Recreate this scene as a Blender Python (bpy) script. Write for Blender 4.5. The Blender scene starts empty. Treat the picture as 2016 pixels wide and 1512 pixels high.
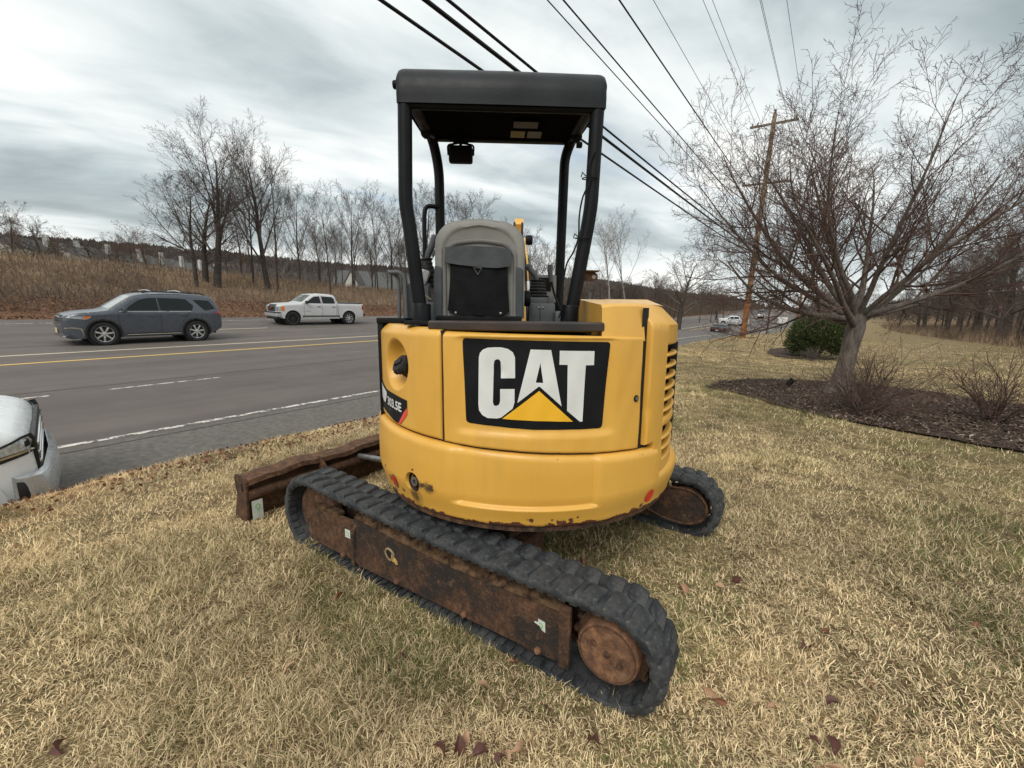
import bpy, bmesh, math, random
import numpy as np
from mathutils import Vector, Matrix
from mathutils.geometry import delaunay_2d_cdt
SC = bpy.context.scene
COL = SC.collection
random.seed(7); RNG = np.random.default_rng(7)
PI = math.pi

# ---------------------------------------------------------------- camera
cam_d = bpy.data.cameras.new('camera'); cam = bpy.data.objects.new('camera', cam_d); COL.objects.link(cam)
cam_d.sensor_fit = 'HORIZONTAL'; cam_d.sensor_width = 36.0; cam_d.lens = 36.0*822.46/2016
cam_d.clip_start = 0.05; cam_d.clip_end = 5000
_p = math.atan((756-589.48)/822.46); _r = math.radians(2.125)
_F = Vector((0, math.cos(_p), -math.sin(_p))); _R0 = Vector((1, 0, 0)); _U0 = Vector((0, math.sin(_p), math.cos(_p)))
_R = _R0*math.cos(_r)+_U0*math.sin(_r); _U = -_R0*math.sin(_r)+_U0*math.cos(_r)
M = Matrix.Identity(4)
for i in range(3):
    M[i][0] = _R[i]; M[i][1] = _U[i]; M[i][2] = -_F[i]
M[0][3], M[1][3], M[2][3] = 0, 0, 1.611
cam.matrix_world = M
SC.camera = cam

# ---------------------------------------------------------------- light: overcast sky, weak wide sun behind the camera
SUN_EL, SUN_AZ = math.radians(48), math.radians(200)      # azimuth clockwise from +y
world = bpy.data.worlds.new('World'); SC.world = world; world.use_nodes = True
def build_world():
    nt = world.node_tree; nt.nodes.clear(); N = nt.nodes.new; L = nt.links.new
    out = N('ShaderNodeOutputWorld')
    sky = N('ShaderNodeTexSky'); sky.sky_type = 'NISHITA'; sky.sun_disc = False
    sky.sun_elevation = SUN_EL; sky.sun_rotation = SUN_AZ
    bg1 = N('ShaderNodeBackground'); bg1.inputs[1].default_value = 0.1; L(sky.outputs[0], bg1.inputs[0])
    tc = N('ShaderNodeTexCoord'); sep = N('ShaderNodeSeparateXYZ'); L(tc.outputs['Generated'], sep.inputs[0])
    def math_(op, a, b=None, c=None, clamp=False):
        n = N('ShaderNodeMath'); n.operation = op; n.use_clamp = clamp
        for i, v in enumerate((a, b, c)):
            if v is None: continue
            if isinstance(v, (int, float)): n.inputs[i].default_value = v
            else: L(v, n.inputs[i])
        return n.outputs[0]
    z = math_('MAXIMUM', sep.outputs[2], 0.0); zz = math_('ADD', z, 0.15)
    u = math_('DIVIDE', sep.outputs[0], zz); v = math_('DIVIDE', sep.outputs[1], zz)
    # rotate so that a runs along the cloud streets (towards the right of the view)
    ca, sa = math.cos(math.radians(28)), math.sin(math.radians(28))
    a = math_('ADD', math_('MULTIPLY', u, ca), math_('MULTIPLY', v, sa))
    b = math_('ADD', math_('MULTIPLY', u, -sa), math_('MULTIPLY', v, ca))
    def field(sa_, sb_, det, rough, off, dist=0.6):
        c = N('ShaderNodeCombineXYZ'); L(math_('MULTIPLY', a, sa_), c.inputs[0]); L(math_('MULTIPLY', b, sb_), c.inputs[1]); c.inputs[2].default_value = off
        n = N('ShaderNodeTexNoise'); n.inputs['Scale'].default_value = 1; n.inputs['Detail'].default_value = det
        n.inputs['Roughness'].default_value = rough; n.inputs['Distortion'].default_value = dist; L(c.outputs[0], n.inputs['Vector']); return n.outputs[0]
    f1 = field(0.36, 0.66, 4, 0.45, 3.3, 0.6); f2 = field(0.95, 1.6, 5, 0.5, 9.1, 0.9); f3 = field(2.6, 3.6, 5, 0.6, 1.7, 0.6)
    s = math_('ADD', math_('MULTIPLY', f1, 0.62), math_('ADD', math_('MULTIPLY', f2, 0.28), math_('MULTIPLY', f3, 0.10)))
    ramp = N('ShaderNodeValToRGB'); L(s, ramp.inputs[0]); cr = ramp.color_ramp; cr.interpolation = 'B_SPLINE'
    stops = [(0.35, (0.22, 0.275, 0.29)), (0.425, (0.35, 0.405, 0.42)), (0.48, (0.53, 0.59, 0.60)), (0.535, (0.70, 0.745, 0.745)), (0.60, (0.90, 0.905, 0.87))]
    cr.elements[0].position = stops[0][0]; cr.elements[0].color = (*stops[0][1], 1)
    cr.elements[1].position = stops[-1][0]; cr.elements[1].color = (*stops[-1][1], 1)
    for p, c in stops[1:-1]:
        e = cr.elements.new(p); e.color = (*c, 1)
    # thinner, brighter cloud low over the horizon
    low = math_('SUBTRACT', 1.0, math_('MULTIPLY', z, 4.2), clamp=True)
    low2 = math_('MULTIPLY', low, low)
    mix = N('ShaderNodeMix'); mix.data_type = 'RGBA'; L(math_('MULTIPLY', low2, 0.55), mix.inputs[0]); L(ramp.outputs[0], mix.inputs[6]); mix.inputs[7].default_value = (0.86, 0.87, 0.83, 1)
    bg2 = N('ShaderNodeBackground'); L(mix.outputs[2], bg2.inputs[0]); bg2.inputs[1].default_value = 1.0
    # cloud cover: a few thin places near the horizon let the blue through
    cov = field(0.5, 1.5, 5, 0.55, 21.0, 0.4)
    m = N('ShaderNodeMapRange'); L(cov, m.inputs[0]); m.inputs[1].default_value = 0.60; m.inputs[2].default_value = 0.72; m.inputs[3].default_value = 0.97; m.inputs[4].default_value = 0.55
    ms = N('ShaderNodeMixShader'); L(m.outputs[0], ms.inputs[0]); L(bg1.outputs[0], ms.inputs[1]); L(bg2.outputs[0], ms.inputs[2])
    L(ms.outputs[0], out.inputs[0])
build_world()
sun_d = bpy.data.lights.new('sun', 'SUN'); sun = bpy.data.objects.new('sun', sun_d); COL.objects.link(sun)
sun_d.energy = 1.5; sun_d.angle = math.radians(35); sun_d.color = (1.0, 0.95, 0.87)
_sd = Vector((math.sin(SUN_AZ)*math.cos(SUN_EL), math.cos(SUN_AZ)*math.cos(SUN_EL), math.sin(SUN_EL)))
sun.rotation_euler = _sd.to_track_quat('Z', 'Y').to_euler()
SC.view_settings.view_transform = 'Standard'; SC.view_settings.look = 'None'
SC.view_settings.exposure = 0.36; SC.view_settings.gamma = 1.0; SC.view_settings.use_curve_mapping = False

# ---------------------------------------------------------------- tagging
def tag(o, label=None, cat=None, group=None, kind=None):
    if label: o['label'] = label
    if cat: o['category'] = cat
    if group: o['group'] = group
    if kind: o['kind'] = kind
    return o
def empty(name, loc=(0, 0, 0), rz=0.0, mat=None):
    o = bpy.data.objects.new(name, None); o.empty_display_size = 0.3; COL.objects.link(o)
    if mat is not None: o.matrix_world = mat
    else: o.location = loc; o.rotation_euler = (0, 0, rz)
    return o
def copy_tree(o, parent=None):
    c = o.copy(); COL.objects.link(c)
    if parent is not None: c.parent = parent
    for ch in list(o.children): copy_tree(ch, c)
    return c

# ---------------------------------------------------------------- materials
def nodes(m):
    m.use_nodes = True; nt = m.node_tree; nt.nodes.clear()
    out = nt.nodes.new('ShaderNodeOutputMaterial'); b = nt.nodes.new('ShaderNodeBsdfPrincipled'); nt.links.new(b.outputs[0], out.inputs[0])
    return nt, b
class G:
    """small node-graph helper"""
    def __init__(s, name):
        s.m = bpy.data.materials.new(name); s.nt, s.b = nodes(s.m); s.tc = s.nt.nodes.new('ShaderNodeTexCoord')
    def L(s, a, b): s.nt.links.new(a, b)
    def val(s, sock, v):
        if isinstance(v, (int, float)): sock.default_value = v
        elif isinstance(v, (tuple, list)): sock.default_value = (*v, 1) if len(v) == 3 and sock.type == 'RGBA' else v
        else: s.L(v, sock)
    def co(s, scale=(1, 1, 1), kind='Object', loc=(0, 0, 0), rot=(0, 0, 0)):
        n = s.nt.nodes.new('ShaderNodeMapping'); s.L(s.tc.outputs[kind], n.inputs[0]); n.inputs['Scale'].default_value = scale; n.inputs['Location'].default_value = loc; n.inputs['Rotation'].default_value = rot
        return n.outputs[0]
    def noise(s, scale, detail=4, rough=0.55, co=None, dist=0.0, col=False):
        n = s.nt.nodes.new('ShaderNodeTexNoise'); n.inputs['Scale'].default_value = scale; n.inputs['Detail'].default_value = detail
        n.inputs['Roughness'].default_value = rough; n.inputs['Distortion'].default_value = dist
        s.L(co if co is not None else s.tc.outputs['Object'], n.inputs['Vector']); return n.outputs[1 if col else 0]
    def voro(s, scale, co=None, feature='F1'):
        n = s.nt.nodes.new('ShaderNodeTexVoronoi'); n.inputs['Scale'].default_value = scale; n.feature = feature
        s.L(co if co is not None else s.tc.outputs['Object'], n.inputs['Vector']); return n.outputs[0]
    def math(s, op, a, b=None, clamp=False):
        n = s.nt.nodes.new('ShaderNodeMath'); n.operation = op; n.use_clamp = clamp; s.val(n.inputs[0], a)
        if b is not None: s.val(n.inputs[1], b)
        return n.outputs[0]
    def map(s, v, a, b, c=0.0, d=1.0):
        n = s.nt.nodes.new('ShaderNodeMapRange'); s.val(n.inputs[0], v); n.inputs[1].default_value = a; n.inputs[2].default_value = b; n.inputs[3].default_value = c; n.inputs[4].default_value = d; return n.outputs[0]
    def mix(s, f, a, b):
        n = s.nt.nodes.new('ShaderNodeMix'); n.data_type = 'RGBA'; s.val(n.inputs[0], f); s.val(n.inputs[6], a); s.val(n.inputs[7], b); return n.outputs[2]
    def ramp(s, v, stops):
        n = s.nt.nodes.new('ShaderNodeValToRGB'); s.L(v, n.inputs[0]); cr = n.color_ramp
        cr.elements[0].position = stops[0][0]; cr.elements[0].color = (*stops[0][1], 1); cr.elements[1].position = stops[-1][0]; cr.elements[1].color = (*stops[-1][1], 1)
        for p, c in stops[1:-1]: cr.elements.new(p).color = (*c, 1)
        return n.outputs[0]
    def sep(s, co=None):
        n = s.nt.nodes.new('ShaderNodeSeparateXYZ'); s.L(co if co is not None else s.tc.outputs['Object'], n.inputs[0]); return n.outputs
    def bump(s, h, strength=0.3, dist=0.01):
        n = s.nt.nodes.new('ShaderNodeBump'); n.inputs['Strength'].default_value = strength; n.inputs['Distance'].default_value = dist; s.L(h, n.inputs['Height']); s.L(n.outputs[0], s.b.inputs['Normal'])
    def attr(s, name):
        n = s.nt.nodes.new('ShaderNodeAttribute'); n.attribute_name = name; return n.outputs
    def set(s, base=None, rough=None, metal=None, spec=None, coat=None):
        if base is not None: s.val(s.b.inputs['Base Color'], base)
        if rough is not None: s.val(s.b.inputs['Roughness'], rough)
        if metal is not None: s.val(s.b.inputs['Metallic'], metal)
        if spec is not None: s.val(s.b.inputs['Specular IOR Level'], spec)
        if coat is not None: s.val(s.b.inputs['Coat Weight'], coat); s.b.inputs['Coat Roughness'].default_value = 0.08
        return s.m
def pm(name, c1, c2=None, scale=8, rough=0.5, metal=0.0, bump=0.0, bscale=60, coat=None, spec=None, detail=5):
    g = G(name)
    base = c1
    if c2 is not None: base = g.mix(g.map(g.noise(scale, detail), 0.35, 0.68), c1, c2)
    if bump: g.bump(g.noise(bscale, 5), bump, 0.004)
    r = g.map(g.noise(scale*2.3, 4), 0.3, 0.7, max(0, rough-0.08), min(1, rough+0.08))
    return g.set(base, r, metal, spec, coat)
MAT = {}
def yellow(name, spots=(), zline=None, rim=None, soot=()):
    g = G(name)
    n1 = g.noise(2.2, 4); n2 = g.noise(55, 5, 0.7); n3 = g.noise(9, 6, 0.65)
    base = g.mix(g.map(n1, 0.35, 0.65), (0.715, 0.40, 0.072), (0.655, 0.35, 0.054))
    base = g.mix(g.map(g.noise(5, 6, 0.7, co=g.co((1, 1, 0.12))), 0.50, 0.75, 0, 0.42), base, (0.46, 0.26, 0.07))     # dirt streaks
    base = g.mix(g.map(n2, 0.66, 0.74, 0, 0.35), base, (0.42, 0.22, 0.06))
    # fine pale scratches
    sc = g.voro(30, co=g.co((1, 1, 3.5), rot=(0.4, 0.3, 0.2)), feature='DISTANCE_TO_EDGE')
    base = g.mix(g.math('MULTIPLY', g.map(sc, 0.0, 0.012, 0.35, 0.0), g.map(n3, 0.55, 0.62, 0, 1)), base, (0.85, 0.62, 0.25))
    rough = g.map(n3, 0.3, 0.7, 0.34, 0.5)
    mask = None
    def add(m):
        nonlocal mask
        mask = m if mask is None else g.math('MAXIMUM', mask, m)
    xyz = g.sep()
    nz = g.noise(38, 6, 0.75); nzb = g.noise(11, 5, 0.6); nzc = g.noise(60, 3, 0.6)
    if zline is not None:
        e = g.math('ADD', g.math('MULTIPLY', g.math('SUBTRACT', nzb, 0.5), 0.10), g.math('MULTIPLY', g.math('SUBTRACT', nz, 0.5), 0.035))
        zz = g.math('ADD', xyz[2], e)
        add(g.map(zz, zline+0.002, zline-0.002, 0, 1))
    for (x, y, z, r) in spots:
        n = g.nt.nodes.new('ShaderNodeVectorMath'); n.operation = 'DISTANCE'; g.L(g.tc.outputs['Object'], n.inputs[0]); n.inputs[1].default_value = (x, y, z)
        d = g.math('ADD', n.outputs['Value'], g.math('MULTIPLY', g.math('SUBTRACT', g.math('ADD', g.math('MULTIPLY', nz, 0.5), g.math('MULTIPLY', nzc, 0.5)), 0.5), r*5.5))
        add(g.map(d, r+0.0015, r-0.0015, 0, 1))
    sp = g.map(g.noise(120, 3, 0.6), 0.765, 0.775, 0, 1); add(g.math('MULTIPLY', sp, g.map(nzb, 0.52, 0.56, 0, 1)))
    rust = g.mix(g.map(nz, 0.35, 0.65), (0.075, 0.026, 0.014), (0.17, 0.055, 0.022))
    base = g.mix(mask, base, rust); rough2 = g.math('MAXIMUM', rough, g.math('MULTIPLY', mask, 0.85))
    for (x, y, z, r, k) in soot:
        mp = g.nt.nodes.new('ShaderNodeMapping'); g.L(g.tc.outputs['Object'], mp.inputs[0]); mp.inputs['Scale'].default_value = (1, 1, k); mp.inputs['Location'].default_value = (-x, -y, -z*k)
        n = g.nt.nodes.new('ShaderNodeVectorMath'); n.operation = 'LENGTH'; g.L(mp.outputs[0], n.inputs[0])
        st = g.noise(70, 5, 0.7, co=g.co((1, 1, 0.15))); m2 = g.map(g.math('ADD', n.outputs['Value'], g.math('MULTIPLY', g.math('SUBTRACT', st, 0.5), r*1.6)), r, r*0.25, 0, 0.85); base = g.mix(m2, base, (0.045, 0.030, 0.018))
    h = g.math('SUBTRACT', g.math('ADD', g.math('MULTIPLY', g.noise(180, 3), 0.12), g.math('MULTIPLY', g.noise(7, 3, 0.4), 1.6)), mask)
    g.bump(h, 0.35, 0.0025)
    return g.set(base, rough2, 0.0, 0.5, 0.12)
def rusty(name, paint=0.45, bright=1.0, stretch=(1, 1, 1)):
    g = G(name); co = g.co(stretch)
    n1 = g.noise(5, 6, 0.68, co=co); n2 = g.noise(26, 6, 0.7, co=co); n3 = g.noise(90, 5, 0.7)
    r = g.ramp(n2, [(0.3, (0.038*bright, 0.021*bright, 0.014*bright)), (0.5, (0.088*bright, 0.045*bright, 0.026*bright)), (0.68, (0.165*bright, 0.085*bright, 0.045*bright))])
    k = g.math('ADD', g.math('MULTIPLY', n1, 0.6), g.math('MULTIPLY', n3, 0.4))
    base = g.mix(g.map(k, paint-0.06, paint+0.05), (0.024, 0.020, 0.018), r)
    base = g.mix(g.map(g.noise(14, 5, 0.6), 0.6, 0.75, 0, 0.45), base, (0.24, 0.16, 0.09))
    g.bump(g.math('ADD', n2, g.math('MULTIPLY', n3, 0.7)), 0.6, 0.006)
    return g.set(base, 0.82, 0.0, 0.3)
def rubber(name, c=(0.052, 0.058, 0.065), dust=(0.15, 0.15, 0.145), amount=0.5):
    g = G(name)
    n1 = g.noise(7, 6, 0.65); n2 = g.noise(45, 6, 0.7)
    base = g.mix(g.map(n1, 0.38, 0.7, 0, amount), c, dust)
    base = g.mix(g.map(n2, 0.55, 0.75, 0, 0.5), base, (0.17, 0.155, 0.13))
    base = g.mix(g.map(g.noise(16, 4), 0.62, 0.7, 0, 0.6), base, (0.02, 0.021, 0.023))
    cr = g.voro(28, co=g.co((1, 1, 1)), feature='DISTANCE_TO_EDGE')
    h = g.math('ADD', n2, g.math('MULTIPLY', g.map(cr, 0, 0.05, -0.6, 0), g.map(n1, 0.45, 0.6)))
    g.bump(h, 0.45, 0.005)
    return g.set(base, 0.78, 0.0, 0.35)

# ---------------------------------------------------------------- mesh helpers
def link(name, me, mat=None, parent=None, smooth=False):
    if smooth:
        me.polygons.foreach_set('use_smooth', [True]*len(me.polygons))
    o = bpy.data.objects.new(name, me)
    if mat is not None: me.materials.append(mat)
    COL.objects.link(o)
    if parent is not None: o.parent = parent
    return o
def fast_mesh(name, V, F, mat=None, parent=None, smooth=False, attr=None):
    """V (n,3) array, F (m,k) int array"""
    V = np.asarray(V, np.float32); F = np.asarray(F, np.int32); k = F.shape[1]
    me = bpy.data.meshes.new(name); me.vertices.add(len(V)); me.vertices.foreach_set('co', V.ravel())
    me.loops.add(F.size); me.loops.foreach_set('vertex_index', F.ravel())
    me.polygons.add(len(F)); me.polygons.foreach_set('loop_start', np.arange(0, F.size, k, dtype=np.int32))
    me.polygons.foreach_set('loop_total', np.full(len(F), k, np.int32))
    if smooth: me.polygons.foreach_set('use_smooth', np.ones(len(F), bool))
    if attr is not None:
        a = me.attributes.new('tint', 'FLOAT_COLOR', 'POINT'); c = np.ones((len(V), 4), np.float32); c[:, :3] = attr; a.data.foreach_set('color', c.ravel())
    me.update(calc_edges=True)
    return link(name, me, mat, parent)
class MB:
    def __init__(s): s.bm = bmesh.new()
    def box(s, c, size, rot=None, bevel=0.0, seg=2, taper=None):
        m = Matrix.Translation(c)
        if rot is not None: m = m @ rot.to_4x4()
        r = bmesh.ops.create_cube(s.bm, size=1.0)['verts']
        for v in r:
            v.co = Vector((v.co.x*size[0], v.co.y*size[1], v.co.z*size[2]))
            if taper and v.co.z > 0: v.co.x *= taper[0]; v.co.y *= taper[1]
        if bevel:
            es = list({e for v in r for e in v.link_edges})
            g = bmesh.ops.bevel(s.bm, geom=es, offset=bevel, segments=seg, affect='EDGES', profile=0.6, clamp_overlap=True)
            vs = {v for f in g['faces'] for v in f.verts}
            allv = set(); stack = list(vs)
            while stack:
                v = stack.pop()
                if v in allv: continue
                allv.add(v); stack += [e.other_vert(v) for e in v.link_edges]
            r = list(allv)
        for v in r: v.co = m @ v.co
        return s
    def rings(s, rings, cap=True, closed=False):
        vs = [[s.bm.verts.new(p) for p in r] for r in rings]
        n = len(vs[0]); R = range(len(vs)-1) if not closed else range(len(vs))
        for i in R:
            a, b = vs[i], vs[(i+1) % len(vs)]
            for j in range(n):
                try: s.bm.faces.new((a[j], a[(j+1) % n], b[(j+1) % n], b[j]))
                except ValueError: pass
        if cap and not closed:
            try: s.bm.faces.new(list(reversed(vs[0]))); s.bm.faces.new(vs[-1])
            except ValueError: pass
        return s
    def tube(s, pts, r, seg=10, cap=True, smooth_n=0, closed=False):
        pts = [Vector(p) for p in pts]
        if not hasattr(r, '__len__'): r = [r]*len(pts)
        if smooth_n: pts, r = catmull(pts, r, smooth_n)
        n = len(pts); rings = []; up = None
        for i in range(n):
            if closed: t = pts[(i+1) % n]-pts[i-1]
            else: t = pts[min(i+1, n-1)]-pts[max(i-1, 0)]
            t.normalize()
            if up is None: up = t.orthogonal().normalized()
            up = (up-t*up.dot(t)).normalized(); q = t.cross(up)
            rings.append([pts[i]+(up*math.cos(2*PI*k/seg)+q*math.sin(2*PI*k/seg))*r[i] for k in range(seg)])
        return s.rings(rings, cap, closed)
    def lathe(s, prof, origin=(0, 0, 0), axis=(0, 0, 1), seg=24, cap=True):
        """prof: list of (radius, height) along axis"""
        ax = Vector(axis).normalized(); u = ax.orthogonal().normalized(); w = ax.cross(u); o = Vector(origin)
        rings = [[o+ax*h+(u*math.cos(2*PI*k/seg)+w*math.sin(2*PI*k/seg))*max(r, 1e-4) for k in range(seg)] for r, h in prof]
        return s.rings(rings, cap)
    def prism(s, poly, h0, h1, fn, bevel=0.0):
        """poly 2D; fn(a,b,h)->3D"""
        a = [s.bm.verts.new(fn(p[0], p[1], h0)) for p in poly]; b = [s.bm.verts.new(fn(p[0], p[1], h1)) for p in poly]
        n = len(poly); fs = []
        fs.append(s.bm.faces.new(list(reversed(a)))); fs.append(s.bm.faces.new(b))
        for i in range(n): fs.append(s.bm.faces.new((a[i], a[(i+1) % n], b[(i+1) % n], b[i])))
        if bevel:
            bmesh.ops.bevel(s.bm, geom=list({e for f in fs for e in f.edges}), offset=bevel, segments=2, affect='EDGES', clamp_overlap=True)
        return s
    def grid(s, P, close_u=False):
        """P[i][j] -> point"""
        vs = [[s.bm.verts.new(p) for p in row] for row in P]
        R = len(vs) if close_u else len(vs)-1
        for i in range(R):
            a, b = vs[i], vs[(i+1) % len(vs)]
            for j in range(len(a)-1):
                s.bm.faces.new((a[j], b[j], b[j+1], a[j+1]))
        return s
    def build(s, name, mat=None, parent=None, smooth=True, angle=35, label=None):
        bmesh.ops.remove_doubles(s.bm, verts=s.bm.verts, dist=1e-5)
        bmesh.ops.recalc_face_normals(s.bm, faces=s.bm.faces)
        if smooth:
            lim = math.radians(angle)
            for f in s.bm.faces: f.smooth = True
            for e in s.bm.edges:
                if len(e.link_faces) == 2 and e.calc_face_angle(0) > lim: e.smooth = False
        me = bpy.data.meshes.new(name); s.bm.to_mesh(me); s.bm.free()
        o = link(name, me, mat, parent)
        if label: o['label'] = label
        return o
def catmull(pts, r, k):
    P = [pts[0]*2-pts[1]]+pts+[pts[-1]*2-pts[-2]]; out = []; ro = []
    for i in range(1, len(P)-2):
        for j in range(k):
            t = j/k; a, b, c, d = P[i-1], P[i], P[i+1], P[i+2]
            out.append(0.5*((2*b)+(c-a)*t+(2*a-5*b+4*c-d)*t*t+(3*b-a-3*c+d)*t**3)); ro.append(r[i-1]*(1-t)+r[i]*t)
    out.append(pts[-1]); ro.append(r[-1]); return out, ro
def fillet(pts, rad, k=5):
    """round the corners of a polyline"""
    pts = [Vector(p) for p in pts]; out = [pts[0]]
    for i in range(1, len(pts)-1):
        a, b, c = pts[i-1], pts[i], pts[i+1]
        d = min(rad, (a-b).length*0.49, (c-b).length*0.49); p = b+(a-b).normalized()*d; q = b+(c-b).normalized()*d
        for j in range(k+1):
            t = j/k; out.append(p*(1-t)**2+b*2*t*(1-t)+q*t*t)
    out.append(pts[-1]); return out
def in_poly(x, y, poly):
    c = False; n = len(poly)
    for i in range(n):
        x1, y1 = poly[i]; x2, y2 = poly[i-1]
        if (y1 > y) != (y2 > y) and x < (x2-x1)*(y-y1)/(y2-y1)+x1: c = not c
    return c
def densify(poly, step):
    out = []
    n = len(poly)
    for i in range(n):
        a = poly[i]; b = poly[(i+1) % n]; d = math.hypot((b[0]-a[0])/step[0], (b[1]-a[1])/step[1]); k = max(1, int(math.ceil(d)))
        for j in range(k): out.append((a[0]+(b[0]-a[0])*j/k, a[1]+(b[1]-a[1])*j/k))
    return out
def cdt_poly(poly, step, holes=()):
    """triangulated polygon with interior grid points; returns 2D verts, tris"""
    P = densify(poly, step); loops = [P]+[densify(h, step) for h in holes]
    V = []; E = []
    for L_ in loops:
        b = len(V); V += L_; E += [(b+i, b+(i+1) % len(L_)) for i in range(len(L_))]
    xs = [p[0] for p in poly]; ys = [p[1] for p in poly]
    x = min(xs)+step[0]*0.5; row = 0
    while x < max(xs):
        y = min(ys)+step[1]*(0.5 if row % 2 else 0.25)
        while y < max(ys):
            if in_poly(x, y, poly) and not any(in_poly(x, y, h) for h in holes): V.append((x, y))
            y += step[1]
        x += step[0]; row += 1
    # scale so that the triangulation is isotropic
    vs = [Vector((p[0]/step[0], p[1]/step[1])) for p in V]
    ov, oe, of, *_ = delaunay_2d_cdt(vs, E, [], 0, 1e-4)
    out = []; W = [(v.x*step[0], v.y*step[1]) for v in ov]
    for f in of:
        cx = sum(W[i][0] for i in f)/len(f); cy = sum(W[i][1] for i in f)/len(f)
        if in_poly(cx, cy, poly) and not any(in_poly(cx, cy, h) for h in holes): out.append(f)
    return W, out
def mapped(name, poly, fn, step, mat, parent, holes=(), thick=0.0, fn2=None, smooth=True, label=None):
    W, F = cdt_poly(poly, step, holes)
    mb = MB(); bm = mb.bm; vs = [bm.verts.new(fn(*p)) for p in W]
    for f in F:
        try: bm.faces.new([vs[i] for i in f])
        except ValueError: pass
    for v in [v for v in bm.verts if not v.link_faces]: bm.verts.remove(v)
    if fn2 is not None:       # give it a real thickness
        e = [e for e in bm.edges if len(e.link_faces) == 1]
        idx = {v: i for i, v in enumerate(vs)}
        dup = {}
        for ed in e:
            for v in ed.verts:
                if v not in dup: dup[v] = bm.verts.new(fn2(*W[idx[v]]))
        for ed in e:
            a, b = ed.verts
            try: bm.faces.new((a, b, dup[b], dup[a]))
            except ValueError: pass
    return mb.build(name, mat, parent, smooth=smooth, label=label)
def rrect(x0, x1, y0, y1, r, k=4, ry=None):
    ry = ry or r; out = []
    for cx, cy, a0 in ((x1-r, y1-ry, 0), (x0+r, y1-ry, 90), (x0+r, y0+ry, 180), (x1-r, y0+ry, 270)):
        for j in range(k+1):
            a = math.radians(a0+90*j/k); out.append((cx+r*math.cos(a), cy+ry*math.sin(a)))
    return out
def sstep(x, a, b):
    t = np.clip((x-a)/(b-a), 0, 1); return t*t*(3-2*t)
def text_mesh(s, size, parent, mat, fn, name='lettering', sx=1.0, bold=0.0, label=None):
    """flat lettering mapped through fn(x,y); built-in font"""
    cu = bpy.data.curves.new('t', 'FONT'); cu.body = s; cu.size = size; cu.align_x = 'LEFT'; cu.offset = bold; cu.resolution_u = 3
    o = bpy.data.objects.new('t', cu); COL.objects.link(o); dg = bpy.context.evaluated_depsgraph_get()
    me = bpy.data.meshes.new_from_object(o.evaluated_get(dg)); bpy.data.objects.remove(o)
    me.name = name
    for v in me.vertices: v.co = fn(v.co.x*sx, v.co.y)
    ob = link(name, me, mat, parent)
    if label: ob['label'] = label
    return ob
# ================================================================ terrain
AZ = math.radians(36.416); DV = np.array([math.sin(AZ), math.cos(AZ)]); NV = np.array([-DV[1], DV[0]])   # along the road / towards the far verge
def XY(s, t): return (s*DV[0]+t*NV[0], s*DV[1]+t*NV[1])
def ST(x, y): return x*DV[0]+y*DV[1], x*NV[0]+y*NV[1]
def zr(s):          # road level along its length: flat, a dip, then a long climb
    s = np.asarray(s, float)
    a = -0.48-0.00072*np.maximum(s-20, 0)**2
    b = -2.05+0.0105*(s-70)
    return np.where(s < 62, np.maximum(a, -2.0), np.maximum(-2.0+0*s, b))
_r = np.random.default_rng(3); _T = _r.random((64, 64))
def vnoise(x, y):
    x = np.asarray(x, float); y = np.asarray(y, float); xi = np.floor(x).astype(int); yi = np.floor(y).astype(int); fx = x-xi; fy = y-yi
    fx = fx*fx*(3-2*fx); fy = fy*fy*(3-2*fy); g = lambda i, j: _T[i % 64, j % 64]
    return (g(xi, yi)*(1-fx)+g(xi+1, yi)*fx)*(1-fy)+(g(xi, yi+1)*(1-fx)+g(xi+1, yi+1)*fx)*fy
def fbm(x, y, o=4):
    v = 0; a = 0.5; t = 0
    for i in range(o): v = v+a*vnoise(x*2**i+17*i, y*2**i+5*i); t += a; a *= 0.5
    return v/t
_HA = np.radians([-180, -90, -51, -46, -41, -31, -20, -10, 0, 12, 18, 22, 30, 50, 70, 90, 180])
_HE = np.array([.05, .07, .075, .076, .077, .074, .070, .068, .066, .058, .042, .034, .026, .02, .02, .03, .05])
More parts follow.
